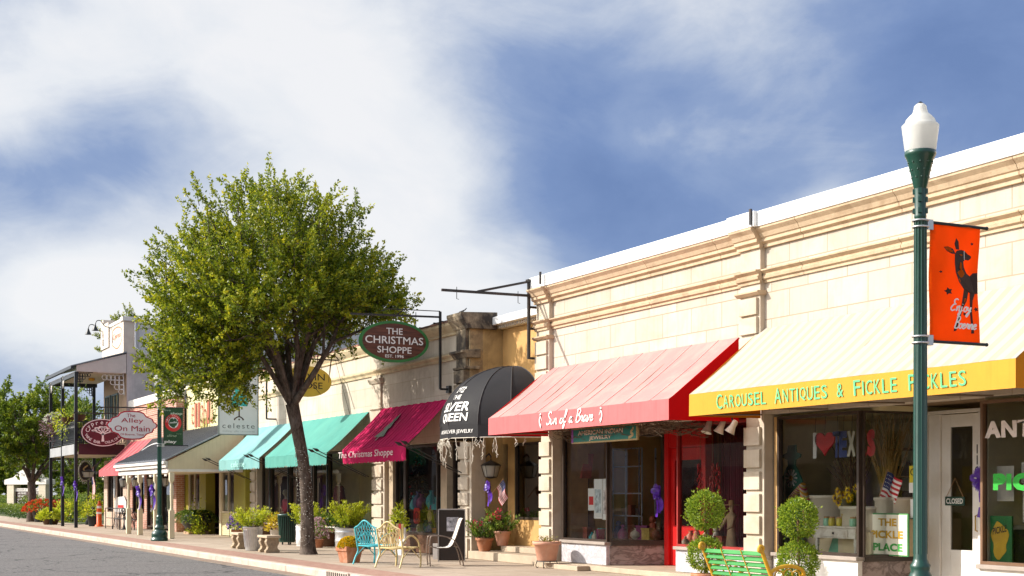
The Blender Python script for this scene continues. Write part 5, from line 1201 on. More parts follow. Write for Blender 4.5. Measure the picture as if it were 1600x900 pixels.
# ================================================================ seats and furniture on the pavement
def rz_of(a, b): return math.atan2(b.y - a.y, b.x - a.x)
def iron_chair(name, label, m_, loc, rz, group):
    """cast metal garden armchair, back along local x at y=0, facing +y"""
    t = thing(name, label, 'chair', loc, rz, group); w = .66; d = .54; h = w / 2
    def arch(x): return .86 + .13 * math.cos(PI * x / w) ** 1.0 + .03 * math.cos(3 * PI * x / w)
    m = MB(); xs_ = [-h + w * i / 14 for i in range(15)]
    lean = lambda z: -.10 * (z - .42) / .5
    m.tube([(-h, 0, .42)] + [(x, lean(arch(x)), arch(x) - .02) for x in xs_] + [(h, 0, .42)], .02, 6)
    m.tube([(-h, 0, .47), (h, 0, .47)], .014, 6)
    for i in range(7):                                   # tulip-leaf bars of the open back
        x = -h + w * (i + 1) / 8; top = arch(x) - .03
        m.tube(catmull([(x * .75, lean(.47), .47), (x * 1.1 - .03, lean(.62), .62), (x + .045, lean(.76), .76), (x, lean(top), top)], 4), .011, 5)
        m.tube(catmull([(x * .75, lean(.47), .47), (x * 1.1 + .04, lean(.66), .66), (x - .04, lean(.8), .8), (x + .02, lean(top), top - .01)], 4), .009, 5)
    m.build('backrest', m_, t, world=False)
    m = MB(); vs = []; n = 9
    for j in range(n):
        y = .01 + (d - .02) * j / (n - 1); m.tube([(-h + .02, y, .43 - .015 * math.sin(PI * j / 8)), (0, y, .405), (h - .02, y, .43 - .015 * math.sin(PI * j / 8))], .017, 5)
    for x in (-.2, -.07, .07, .2): m.tube([(x, 0, .418), (x, d, .418)], .012, 5)
    m.tube([(-h, 0, .43), (h, 0, .43), (h, d, .43), (-h, d, .43)], .018, 6, closed=True)
    m.build('seat', m_, t, world=False)
    for sx in (-1, 1):
        x = sx * h
        m = MB(); m.tube(catmull([(x * 1.06, d + .04, 0), (x * 1.05, d + .06, .2), (x * 1.02, d + .03, .42), (x, d - .02, .57), (x, d * .62, .685), (x, d * .3, .66), (x, .0, .52)], 6), .021, 6); m.build('armrest', m_, t, world=False)
        m = MB(); m.tube(catmull([(x * 1.06, -.12, 0), (x * 1.04, -.05, .16), (x, .02, .3), (x, 0, .43)], 5), .02, 6); m.tube(catmull([(x, -.01, .2), (x, .15, .33), (x, .27, .41)], 5), .011, 5); m.tube(catmull([(x, d + .03, .2), (x, d - .14, .33), (x, d - .24, .41)], 5), .011, 5); m.build('leg', m_, t, world=False)
    return t
yel_iron = mat('cream_iron', (.62, .50, .24), .4, .1, 6, .1, dirt=(.35, .25, .1), damt=.3); blue_iron = mat('turquoise_iron', (.07, .44, .50), .4, .1, 6, .1, dirt=(.03, .2, .25), damt=.3)
p = G(611, 887); iron_chair('garden_chair', 'cream yellow iron garden armchair with a looped arm', yel_iron, (p.x, p.y, 0), math.radians(28), 'iron garden chairs')
p = G(575, 882); iron_chair('garden_chair', 'turquoise iron garden armchair behind the cream yellow one', blue_iron, (p.x, p.y, 0), math.radians(26), 'iron garden chairs')
# sling chair facing the street
p = G(664, 884); t = thing('sling_chair', 'grey tubular sling chair with pale fabric, before the Christmas shop window', 'chair', (p.x, p.y + .1, 0), math.radians(-17))
m = MB()
prof = [(0, .46), (.1, .41), (.25, .40), (.45, .43), (.56, .62), (.64, .85), (.70, 1.02), (.74, 1.06)]; pr = catmull(prof, 5)
vs = [(x, y, z + o) for o in (0, -.012) for (y, z) in pr for x in (-.25, .25)]; n = len(pr); fs = []
for o in (0, 2 * n):
    for i in range(n - 1): q = (o + 2 * i, o + 2 * i + 1, o + 2 * i + 3, o + 2 * i + 2); fs.append(q if o == 0 else q[::-1])
m.add(vs, fs, True); m.build('sling', mat('pale_sling_fabric', (.74, .74, .70), .8, .05, 5), t, world=False)
for sx in (-1, 1):
    x = sx * .27; m = MB(); m.tube(catmull([(x, .0, 0), (x, -.02, .3), (x, .0, .62), (x, .08, .67), (x, .3, .66), (x, .52, .58), (x, .68, .3), (x, .74, 0)], 6), .014, 6); m.tube([(x, y, z) for y, z in pr], .013, 6); m.build('side_frame', mat('taupe_tube', (.20, .15, .12), .4, .1, 4, metal=.4), t, world=False)
m = MB(); m.tube([(-.27, .0, .05), (.27, .0, .05)], .012, 6); m.tube([(-.27, .6, .42), (.27, .6, .42)], .012, 6); m.build('crossbar', MATS['taupe_tube'], t, world=False)
# tall dark board stand
p = G(706, 877); t = thing('notice_stand', 'tall dark brown notice stand with a small pinned picture', 'sign stand', (p.x, p.y, 0), math.radians(64))
m = MB(); m.box(-.30, .30, -.07, .07, .02, 1.22); m.build('board', mat('dark_brown_panel', (.022, .014, .01), .6, .2, 3), t, world=False, bevel=.01)
m = MB(); m.box(-.33, -.303, -.09, .09, 0, 1.24); m.box(.303, .32, -.09, .09, 0, 1.24); m.box(-.302, .302, -.08, .08, 1.222, 1.25); m.build('frame', mat('grey_stand_frame', (.36, .34, .32), .5), t, world=False)
m = MB(); m.box(-.12, .16, -.078, -.072, .72, 1.05); m.build('picture', mat('grey_photo_print', (.42, .42, .46), .5, .9, 9), t, world=False)
m = MB(); m.box(-.45, -.34, -.06, .06, .05, .42); m.build('leaflet_box', white_paint, t, world=False)
# green and yellow bench facing the shops
bxc = (XA(1100, 11.0) + XA(1195, 11.0)) / 2
bench = thing('park_bench', 'bright green slatted bench with ornate yellow iron ends', 'bench', (bxc, 11.0, 0))
bg_ = mat('bright_green_paint', (.016, .23, .03), .42, .1, 5, .05, dirt=(.02, .2, .03), damt=.4); by_ = mat('yellow_iron_paint', (.64, .36, .02), .45, .12, 6, .1, dirt=(.3, .14, .02), damt=.4)
for i in range(6):
    z = .46 + i * .075; y = .17 - .19 * (z - .44) / .42; m = MB(); m.obox((0, y, z), (1.28, .022, .056), Matrix.Rotation(math.radians(-24), 3, 'X')); m.build('back_slat', bg_, bench, world=False, bevel=.005)
for i in range(5):
    m = MB(); m.obox((0, .24 + i * .085, .435 - .01 * math.sin(i)), (1.28, .065, .022)); m.build('seat_slat', bg_, bench, world=False, bevel=.005)
for sx in (-1, 1):
    x = sx * .66; m = MB(); R_ = .02
    m.tube([(x, y, z) for y, z in catmull([(-.06, .93), (-.075, .88), (-.03, .86), (.0, .80), (.10, .58), (.17, .44)], 6)], .026, 7)
    m.tube([(x, -.045 + .035 * math.cos(a), .905 + .035 * math.sin(a)) for a in [2 * PI * i / 10 for i in range(10)]], .022, 6, closed=True)
    m.tube([(x, y, z) for y, z in catmull([(.10, .60), (.25, .66), (.45, .67), (.60, .62), (.63, .55), (.58, .53)], 6)], .026, 7)
    m.tube([(x, y, z) for y, z in catmull([(.17, .44), (.12, .25), (.02, .1), (-.06, .02), (-.10, 0)], 6)], .024, 7)
    m.tube([(x, y, z) for y, z in catmull([(.58, .43), (.63, .3), (.6, .12), (.66, .02), (.70, 0)], 6)], .024, 7)
    m.tube([(x, .17, .42), (x, .60, .42)], .02, 6); m.tube([(x, y, z) for y, z in catmull([(.02, .12), (.2, .24), (.4, .24), (.6, .14)], 6)], .016, 6)
    for (cy_, cz_, r_) in ((.24, .55, .07), (.38, .56, .075), (.51, .55, .06), (.31, .48, .045), (.45, .48, .045), (.2, .34, .05), (.52, .34, .05)):
        m.tube([(x, cy_ + r_ * math.cos(a), cz_ + r_ * math.sin(a)) for a in [2 * PI * i / 10 for i in range(10)]], .010, 5, closed=True)
    m.build('bench_end', by_, bench, world=False)
m = MB()
for x in (-.22, .22): m.tube([(x, .15 - .19 * (z - .44) / .42, z) for z in (.42, .6, .75, .88)], .009, 5)
m.build('back_strap', by_, bench, world=False)
# stone benches
stone_b = mat('cast_stone_bench', (.40, .31, .21), .9, .2, 6, .5, 40, dirt=(.14, .10, .07), damt=.5, dscale=3)
def stone_bench(loc, rz, label):
    t = thing('stone_bench', label, 'bench', loc, rz, 'cast stone benches')
    m = MB(); m.box(-.45, .45, -.20, .20, .40, .47); m.build('seat', mat('pale_stone_slab', (.50, .40, .29), .9, .12, 4, .3), t, world=False, bevel=.015)
    for x in (-.28, .28):
        m = MB(); pr_ = [(-.19, 0), (.19, 0), (.20, .06), (.15, .10), (.13, .16), (.17, .24), (.19, .30), (.16, .35), (.17, .40), (-.17, .40), (-.16, .35), (-.19, .30), (-.17, .24), (-.13, .16), (-.15, .10), (-.20, .06)]
        m.prism([(x - .09, y, z) for y, z in pr_], (.18, 0, 0))
        for z, r in ((.27, .07),): m.tube([(x + .092, r * math.cos(a), z + r * math.sin(a)) for a in [2 * PI * i / 12 for i in range(12)]], .016, 5, closed=True)
        m.build('leg', stone_b, t, world=False, bevel=.012)
    return t
pa = G(411, 863); stone_bench((pa.x + .05, pa.y + .15, 0), 0, 'carved cast stone bench between the ribbed can planter and the tree trunk')
pb = G(368, 857); stone_bench((pb.x, pb.y + .15, 0), 0, 'carved cast stone bench left of the ribbed can planter')

# ================================================================ planters
leaf_lime = mat_leaf('lime_leaf', [(.14, .21, .012), (.33, .42, .018), (.50, .55, .03), (.62, .60, .05)]); leaf_mid = mat_leaf('green_leaf', [(.03, .075, .012), (.075, .16, .02), (.16, .26, .03), (.30, .36, .06)])
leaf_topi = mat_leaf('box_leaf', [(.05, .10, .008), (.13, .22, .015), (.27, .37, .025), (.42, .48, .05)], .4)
def shrub(name, parent, c, rx, rz_, n, size, m_, up=.8, world=True, seed=1, stems=26):
    rg = np.random.default_rng(seed); P_ = []; D_ = []; T_ = []; sm = MB()
    per = max(6, n // stems)
    for i in range(stems):
        a = rg.uniform(0, 2 * PI); e = rg.uniform(.12, 1) ** .7; d = np.array([math.cos(a) * (1 - e * .55), math.sin(a) * (1 - e * .55), .35 + e * up]); d /= np.linalg.norm(d)
        L_ = rg.uniform(.7, 1.12); base = np.array([math.cos(a) * rx * .25, math.sin(a) * rx * .25, 0])
        tip = base + d * np.array([rx * 1.15, rx * 1.15, rz_ * 1.15]) * L_
        sm.tube([tuple(np.array(c) + base), tuple(np.array(c) + base * .5 + tip * .5 + np.array([0, 0, .03])), tuple(np.array(c) + tip)], [.008, .006, .003], 4, mi=0)
        t = rg.uniform(.15, 1.02, per); P_.append(base + (tip - base) * t[:, None] + rg.normal(size=(per, 3)) * .03)
        D_.append(d * .7 + unit(per, rg) * .8 + np.array([0, 0, .3])); T_.append(np.clip(.25 + .5 * t + rg.normal(size=per) * .2, 0, 1))
    P_ = np.concatenate(P_) + np.array(c); o = leaf_mesh(name, P_, np.concatenate(D_), rg.uniform(.7, 1.25, len(P_)) * size, m_, parent, .42, np.concatenate(T_), world, rg)
    sm.build('stem', mat('plant_stem', (.12, .10, .04), .8), parent, world)
    return o
soil = mat('potting_soil', (.03, .02, .014), .95, .3, 9, .5)
# big galvanised tub
p = G(545, 857); tub = thing('tub_planter', 'wide galvanised tub planter of lime green shrub behind the yellow mums', 'planter', (p.x, p.y, 0), 0, 'galvanised tub planters')
def tubmesh(R_, H_):
    return [(R_ * .96, 0), (R_ * .97, .05), (R_, .06), (R_, .18), (R_ * 1.02, .20), (R_ * 1.02, .25), (R_, .27), (R_, H_ - .16), (R_ * 1.02, H_ - .14), (R_ * 1.02, H_ - .09), (R_, H_ - .07), (R_ * 1.04, H_ - .02), (R_ * 1.04, H_)]
m = MB(); m.lathe(tubmesh(.40, .60), (0, 0, 0), 32); m.build('tub', galv, tub, world=False)
m = MB(); m.lathe([(.385, .602), (.2, .62), (.01, .63)], (0, 0, 0), 20); m.build('soil', soil, tub, world=False)
shrub('foliage', tub, (0, 0, .6), .56, .72, 3000, .075, leaf_lime, world=False, seed=2, stems=46)
p = G(476, 853); tub2 = thing('tub_planter', 'white galvanised tub planter of lime shrub right behind the tree trunk', 'planter', (p.x, p.y + .1, 0), 0, 'galvanised tub planters')
m = MB(); m.lathe(tubmesh(.36, .62), (0, 0, 0), 32); m.build('tub', mat('white_galvanised', (.70, .70, .70), .45, .05, 4, metal=.2), tub2, world=False)
m = MB(); m.lathe([(.345, .622), (.01, .65)], (0, 0, 0), 20); m.build('soil', soil, tub2, world=False)
shrub('foliage', tub2, (0, 0, .6), .54, .66, 2200, .075, leaf_lime, world=False, seed=3, stems=40)
p = G(395, 860); can = thing('can_planter', 'ribbed galvanised can planter of yellow green shrub between two stone benches', 'planter', (p.x, p.y, 0))
m = MB(); m.lathe([(.20, 0), (.21, .03), (.27, .62), (.285, .63), (.285, .67)], (0, 0, 0), 32)
for k in range(24):
    a = 2 * PI * k / 24; m.tube([(.218 * math.cos(a), .218 * math.sin(a), .1), (.268 * math.cos(a), .268 * math.sin(a), .58)], .011, 4)
m.build('can', galv, can, world=False)
m = MB(); m.lathe([(.27, .665), (.01, .68)], (0, 0, 0), 20); m.build('soil', soil, can, world=False)
shrub('foliage', can, (0, 0, .65), .50, .5, 1900, .07, leaf_lime, world=False, seed=4, stems=36)
# green slatted bin
p = G(444, 851); t = thing('litter_bin', 'dark green slatted steel litter bin behind the stone bench', 'bin', (p.x, p.y + .1, 0))
m = MB()
for k in range(26):
    a = 2 * PI * k / 26; m.tube([(.235 * math.cos(a), .235 * math.sin(a), .1), (.255 * math.cos(a), .255 * math.sin(a), .5), (.29 * math.cos(a), .29 * math.sin(a), .92)], .019, 5)
m.build('slat', green_paint, t, world=False)
m = MB(); m.lathe([(.285, .90), (.315, .92), (.315, .96), (.22, .98)], (0, 0, 0), 26); m.lathe([(.24, .08), (.25, .12)], (0, 0, 0), 26); m.build('rim', green_paint, t, world=False)
m = MB(); m.lathe([(.215, .1), (.25, .9)], (0, 0, 0), 20); m.build('liner', black_paint, t, world=False)
for a in (0, 2.1, 4.2):
    m = MB(); m.box(.15 * math.cos(a) - .02, .15 * math.cos(a) + .02, .15 * math.sin(a) - .02, .15 * math.sin(a) + .02, 0, .1); m.build('foot', black_paint, t, world=False)
# yellow mums in a square terracotta pot
p = G(537, 879); t = thing('flower_pot', 'square terracotta pot of bright yellow mums by the turquoise chair', 'potted flowers', (p.x, p.y + .15, 0), math.radians(12))
m = MB(); m.lathe([(.24, 0), (.30, .26), (.34, .27), (.345, .38), (.31, .38), (.30, .33)], (0, 0, 0), 4, rot=PI / 4, smooth=False); m.build('pot', terracotta, t, world=False, bevel=.012)
rg = np.random.default_rng(5); u = unit(700, rg); u[:, 2] = np.abs(u[:, 2]); P_ = u * np.array([.27, .27, .24]) + np.array([0, 0, .36])
leaf_mesh('foliage', P_ * np.array([.95, .95, .97]), u + np.array([0, 0, .2]), .05, leaf_mid, t, .6, None, False, rg)
pet = []; pd = []
for c_, n_ in zip(P_[:560], u[:560]):
    k = unit(14, rg); pet.append(np.repeat(c_[None], 14, 0)); pd.append(n_ * .55 + k * .7)
leaf_mesh('blossom', np.concatenate(pet), np.concatenate(pd), .034, mat_leaf('yellow_petal', [(.72, .42, .005), (.85, .58, .01), (.9, .70, .03)], .3), t, .5, None, False, rg)
# terracotta pot on an iron stand
p = G(848, 888); t = thing('flower_pot', 'pale terracotta pot on a low black iron stand, nearly bare', 'potted plant', (p.x, p.y + .1, 0))
m = MB(); m.lathe([(.19, .16), (.21, .18), (.27, .50), (.31, .51), (.315, .58), (.285, .58), (.27, .54)], (0, 0, 0), 24); m.build('pot', terracotta_pale, t, world=False)
m = MB(); m.tube([(.22 * math.cos(a), .22 * math.sin(a), .155) for a in [2 * PI * i / 16 for i in range(16)]], .01, 5, closed=True)
for k in range(4):
    a = PI / 4 + k * PI / 2; m.tube(catmull([(.22 * math.cos(a), .22 * math.sin(a), .155), (.25 * math.cos(a), .25 * math.sin(a), .06), (.22 * math.cos(a), .22 * math.sin(a), .01), (.19 * math.cos(a), .19 * math.sin(a), .03)], 4), .01, 5)
m.build('stand', black_steel, t, world=False)
shrub('foliage', t, (0, 0, .54), .24, .13, 120, .05, mat_leaf('wilted_leaf', [(.20, .16, .04), (.3, .3, .06), (.42, .30, .12)]), world=False, seed=9, stems=12)
# geranium pots on the step
for i, (px, Y, R_, H_, z0, lb) in enumerate(((757, 15.02, .20, .33, .20, 'tapered terracotta pot of leafy red flowered plant at the edge of the entry step'), (785, 15.4, .19, .36, .34, 'rounded pink beige pot of red flowered plant beside the orange wall'))):
    x = XA(px, Y); t = thing('flower_pot', lb, 'potted flowers', (x, Y, z0), 0, 'pots on the entry step')
    m = MB(); m.lathe([(R_ * .66, 0), (R_ * .9, H_ * .5), (R_ * .98, H_ - .07), (R_ * 1.1, H_ - .06), (R_ * 1.1, H_), (R_ * .9, H_ - .02)], (0, 0, 0), 22); m.build('pot', terracotta if i == 0 else terracotta_pale, t, world=False)
    shrub('foliage', t, (0, 0, H_ - .05), .48 if i == 0 else .42, .50, 800, .085, leaf_mid, world=False, seed=20 + i, stems=30, up=.55)
    rg = np.random.default_rng(30 + i); P_ = []; D_ = []
    for k in range(5):
        c_ = np.array([rg.uniform(-.3, .3), rg.uniform(-.35, .1), H_ + rg.uniform(.2, .55)]); u = unit(22, rg); P_.append(c_ + u * .03); D_.append(u)
    leaf_mesh('blossom', np.concatenate(P_), np.concatenate(D_), .05, mat_leaf('red_petal', [(.5, .01, .04), (.65, .03, .10), (.7, .1, .16)], .3), t, .7, None, False, rg)
# twin ball topiaries
def topiary(px, Y, balls, label, seed):
    x = XA(px, Y); t = thing('topiary', label, 'topiary', (x, Y, 0), 0, 'double ball topiaries')
    m = MB(); m.lathe([(.17, 0), (.21, .22), (.24, .23), (.24, .28), (.2, .28)], (0, 0, 0), 20); m.build('pot', terracotta, t, world=False)
    m = MB(); m.tube([(0, 0, .2), (.01, .005, .7), (0, 0, balls[0][0])], .018, 7); m.build('trunk', mat('topiary_bark', (.16, .09, .05), .9), t, world=False)
    rg = np.random.default_rng(seed)
    for z, r in balls:
        n = int(4200 * (r / .33) ** 2); u = unit(n, rg); k = rg.uniform(.45, 1, n) ** .4 * r
        lump = 1 + .06 * np.sin(u[:, 0] * 7 + 1) * np.cos(u[:, 1] * 6 + z) + .05 * np.sin(u[:, 2] * 9 + u[:, 0] * 5)
        P_ = u * (k * lump)[:, None] + np.array([0, 0, z]); far = rg.random(n) < .05; P_[far] += u[far] * rg.uniform(.02, .07, (far.sum(), 1))
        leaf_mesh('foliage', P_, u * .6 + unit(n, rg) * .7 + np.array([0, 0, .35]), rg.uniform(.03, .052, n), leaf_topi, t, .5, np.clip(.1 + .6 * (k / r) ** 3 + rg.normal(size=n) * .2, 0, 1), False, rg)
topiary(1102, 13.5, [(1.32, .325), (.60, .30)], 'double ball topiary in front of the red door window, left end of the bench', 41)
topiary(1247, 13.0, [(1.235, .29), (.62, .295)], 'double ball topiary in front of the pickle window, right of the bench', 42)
# drooping fern bowl, potted bits by the yellow shop
p = G(331, 834); t = thing('bowl_planter', 'large dark round bowl of ferns by the olive green piers', 'planter', (p.x, 14.3, 0))
m = MB(); m.lathe([(.2, .1), (.42, .22), (.56, .42), (.6, .62), (.56, .80), (.5, .84), (.48, .8)], (0, 0, 0), 26); m.build('bowl', mat('charcoal_glaze', (.05, .048, .05), .35, .2, 4), t, world=False)
m = MB(); m.box(-.4, .4, -.4, .4, 0, .12); m.build('plinth', mat('tan_plinth', (.5, .33, .2), .8), t, world=False)
rg = np.random.default_rng(50); P_ = []; D_ = []
for k in range(46):
    a = rg.uniform(0, 2 * PI); L_ = rg.uniform(.5, 1.1); s_ = np.linspace(0, 1, 34); d = np.array([math.cos(a), math.sin(a), 0])
    pt = d * (s_ * L_)[:, None] + np.array([0, 0, 1]) * (.82 + .75 * s_ - 1.1 * s_ ** 2)[:, None]; sd_ = np.cross(d, [0, 0, 1])
    for sg in (-1, 1): P_.append(pt); D_.append(np.repeat((sd_ * sg + d * .6)[None], 34, 0) + rg.normal(size=(34, 3)) * .15)
leaf_mesh('foliage', np.concatenate(P_), np.concatenate(D_), .12, leaf_mid, t, .3, None, False, rg)
tag(leaf_mesh('trailing_plant', (lambda n: np.stack([RNG.normal(size=n) * .35 + XA(306, 14.2), RNG.normal(size=n) * .15 + 14.2, np.abs(RNG.normal(size=n)) * .45 + .02], 1))(900), unit(900) + np.array([0, 0, .4]), .13, leaf_lime, None, .4, loc=(XA(306, 14.2), 14.2, 0)), 'bright lime trailing plant spilling at the foot of the yellow wall', 'plant')
p = G(362, 840); t = thing('wire_rack', 'thin wire rack standing empty by the painted yellow wall', 'rack', (p.x, p.y, 0))
m = MB()
for x in (-.3, .1, .4): m.tube(catmull([(x, 0, 0), (x, 0, .9), (x + .1, .0, 1.0), (x + .2, .05, .9), (x + .2, .1, 0)], 4), .012, 5)
m.tube([(-.3, 0, .5), (.6, .05, .5)], .01, 5); m.build('wire', mat('green_grey_wire', (.2, .22, .16), .5), t, world=False)
# small potted colour behind the can planter
def flower_clump(name, label, cat, c, r, h, n, size, mats, group=None, seed=1, pot=None, flower=None):
    rg = np.random.default_rng(seed); t = thing(name, label, cat, c, 0, group); z0 = 0
    if pot: 
        m = MB(); m.lathe([(pot[0] * .75, 0), (pot[0], pot[1]), (pot[0] * 1.08, pot[1]), (pot[0] * .9, pot[1] - .02)], (0, 0, 0), 18); m.build('pot', pot[2], t, world=False); z0 = pot[1]
    u = unit(n, rg); u[:, 2] = np.abs(u[:, 2]); k = rg.uniform(.3, 1, n) ** .5
    P_ = u * k[:, None] * np.array([r, r, h]) + np.array([0, 0, z0 + .01]); lum = 1 + .2 * np.sin(u[:, 0] * 5 + seed) * np.cos(u[:, 1] * 4); P_[:, :2] *= lum[:, None]
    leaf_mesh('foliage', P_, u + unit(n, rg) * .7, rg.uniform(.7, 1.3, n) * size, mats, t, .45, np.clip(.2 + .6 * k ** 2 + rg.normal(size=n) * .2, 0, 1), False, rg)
    if flower:
        n2 = flower[1]; u = unit(n2, rg); u[:, 2] = np.abs(u[:, 2]); P_ = u * np.array([r, r, h]) * 1.03 + np.array([0, 0, z0]); P_[:, :2] *= 1.05
        Q = np.repeat(P_, 8, 0); leaf_mesh('blossom', Q + unit(len(Q), rg) * flower[2] * .3, unit(len(Q), rg) + np.repeat(u, 8, 0), flower[2], flower[0], t, .6, None, False, rg)
    return t
yel_pet = MATS['yellow_petal']; red_pet = mat_leaf('scarlet_petal', [(.55, .03, .01), (.7, .08, .02), (.75, .2, .05)], .3); pink_pet = mat_leaf('pale_pink_petal', [(.45, .2, .25), (.6, .4, .45), (.7, .6, .62)], .3); vio_pet = mat_leaf('violet_petal', [(.12, .03, .35), (.2, .06, .5), (.3, .12, .6)], .3)
w_ = lambda px, py: tuple(G(px, py))
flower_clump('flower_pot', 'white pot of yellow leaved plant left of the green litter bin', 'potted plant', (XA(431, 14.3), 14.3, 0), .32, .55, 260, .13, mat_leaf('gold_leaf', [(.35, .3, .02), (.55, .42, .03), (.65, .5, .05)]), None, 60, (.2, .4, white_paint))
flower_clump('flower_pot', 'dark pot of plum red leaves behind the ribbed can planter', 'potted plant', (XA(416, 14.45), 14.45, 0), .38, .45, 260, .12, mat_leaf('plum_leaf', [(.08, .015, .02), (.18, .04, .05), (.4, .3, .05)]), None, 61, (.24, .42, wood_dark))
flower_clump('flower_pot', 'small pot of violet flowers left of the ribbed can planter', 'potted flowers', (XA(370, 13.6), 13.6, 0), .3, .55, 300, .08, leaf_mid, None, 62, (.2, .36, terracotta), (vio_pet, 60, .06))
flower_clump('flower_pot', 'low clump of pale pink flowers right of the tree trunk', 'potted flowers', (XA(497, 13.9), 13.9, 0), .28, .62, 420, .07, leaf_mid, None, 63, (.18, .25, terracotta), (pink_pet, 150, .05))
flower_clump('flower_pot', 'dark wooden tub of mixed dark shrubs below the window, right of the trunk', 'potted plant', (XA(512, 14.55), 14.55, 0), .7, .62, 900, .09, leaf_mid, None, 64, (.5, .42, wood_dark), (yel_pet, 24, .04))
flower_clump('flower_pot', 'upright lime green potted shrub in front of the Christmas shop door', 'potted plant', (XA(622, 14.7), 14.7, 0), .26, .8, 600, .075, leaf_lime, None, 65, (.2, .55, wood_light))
# card rack in front of it
t = thing('card_stand', 'small white stand of red and tan cards below the lime potted shrub', 'stand', (XA(625, 14.2), 14.2, 0))
m = MB(); m.box(-.3, .3, 0, .05, .3, .72); m.box(-.28, .28, -.08, .0, .0, .3); m.build('stand', white_paint, t, world=False)
for i, mm in enumerate((mat('tan_card', (.45, .3, .15), .6, .4, 20), red_mat, mat('ochre_card', (.5, .36, .12), .6, .4, 20))):
    m = MB(); m.box(-.25 + i * .18, -.10 + i * .18, -.012, -.002, .42, .82); m.build('card', mm, t, world=False)

# ================================================================ purple ribbon bows
def bow(loc, label, s, rz=0.0):
    t = thing('ribbon_bow', label, 'bow', loc, rz, 'purple ribbon bows'); rg = random.Random(hash(label) % 99); m = MB()
    def rib(pts, w):
        p = [Vector(q) * s for q in catmull(pts, 5)]; n = len(p)
        for i in range(n - 1):
            tw = Vector((.25, .8, .5)) if i % 2 else Vector((.3, .75, .45))
            d = (p[i + 1] - p[i]).normalized(); sd_ = d.cross(Vector((0, -1, .15))).normalized() * w * s / 2
            m.quad(p[i] - sd_, p[i + 1] - sd_, p[i + 1] + sd_, p[i] + sd_, smooth=True)
    for k in range(9):
        a = 2 * PI * k / 9 + .2; x, z = math.cos(a), math.sin(a); dy = -.06 - .1 * rg.random()
        rib([(0, 0, 0), (x * .16 - z * .07, dy, z * .16 + x * .07), (x * .27, dy - .06, z * .27), (x * .16 + z * .07, dy, z * .16 - x * .07), (0, -.02, 0)], .11)
    m.build('loop', purple, t, world=False)
    for k, (dx, l) in enumerate(((-.14, .95), (.06, .8), (.2, .7))):
        m = MB(); rib([(0, 0, 0), (dx * .5, -.07, -l * .3), (dx + .04, -.03, -l * .65), (dx, -.06, -l)], .15); m.build('tail', purple, t, world=False)
bow((XA(1518, 16.0), 16.28, 1.83), 'purple ribbon bow hanging on the white door numbered 118', .62)
b_ = G(1035, 872); bow((XA(1034, 15.95), 15.9, 1.65), 'purple ribbon bow hanging by the red door frame', .55)
bow((XA(763, 14.9), 14.95, 1.78), 'purple ribbon bow under the wall lantern beside the black domed canopy', .5)
for px, Y, z, lb in ((220, 11.9, 1.72, 'purple ribbon bow on the second plank porch post from the left'), (242, 11.9, 1.74, 'purple ribbon bow just left of the far green lamp post'), (121, 11.75, 2.0, 'purple ribbon bow on the nearest black balcony post'), (100, 11.75, 2.25, 'purple ribbon bow on the middle black balcony post')):
    bow((XA(px, Y), Y, z), lb, .78)
# wall lantern and flag by the black dome
x = XA(765, 14.95); lx = -31.62; ly = YX(767, lx)
t = thing('wall_lantern', 'black wall lantern with frosted panes beside the entry under the domed canopy', 'lantern', (lx, ly, 2.1))
a_, b2 = MB(), MB(); lantern(a_, b2, (0, 0, 0), 2.0); a_.tube([(0, 0, .42), (-.1, 0, .5), (-.32, 0, .42)], .02, 6); a_.build('lantern_frame', black_steel, t, world=False); b2.build('lantern_glass', lamp_glass, t, world=False)
def flag(loc, label, w, h, rz, tilt, pole=1.0, group='small national flags'):
    t = thing('flag', label, 'flag', loc, rz, group)
    R_ = Matrix.Rotation(math.radians(tilt), 3, 'Y'); fn = lambda u, v, l=0: R_ @ Vector((.01 + u * w, .03 * math.sin(u * 7) + l, v * h)) + Vector((0, 0, 0))
    m = MB(); m.tube([tuple(R_ @ Vector((0, 0, -pole + h))), tuple(R_ @ Vector((0, 0, h + .04)))], .01, 6); m.build('pole', wood_light, t, world=False)
    m = MB(); n = 8
    for i in range(13):
        for k in range(n):
            if i >= 6 and k / n < .4: mi = 2
            else: mi = 0 if i % 2 == 0 else 1
            q = [fn(k / n, i / 13), fn((k + 1) / n, i / 13), fn((k + 1) / n, (i + 1) / 13), fn(k / n, (i + 1) / 13)]; m.quad(*q, smooth=True, mi=mi)
    for i in range(4):
        for k in range(5): m.quad(*[fn(.04 + k * .075 + du, .52 + i * .12 + dv, -.004) for du, dv in ((0, 0), (.025, 0), (.025, .035), (0, .035))], mi=1)
    m.build('cloth', [mat('flag_red', (.45, .02, .03), .7), mat('flag_white', (.7, .68, .66), .7), mat('flag_blue', (.02, .03, .13), .7)], t, world=False)
    return t
flag((XA(787, 15.5), 15.3, 1.75), 'small drooping national flag beside the wall lantern', .5, .42, 0, 60, .9)
flag((XA(150, 14.0), 13.9, 3.05), 'red and white striped national flag hanging from the balcony post', 1.7, .8, PI, 100, 1.2)
# ================================================================ what stands in the shop windows
def puppet(m, parts):
    for pts, r, *f in parts: m.tube(pts, r, 10, flat=f[0] if f else 1.0)
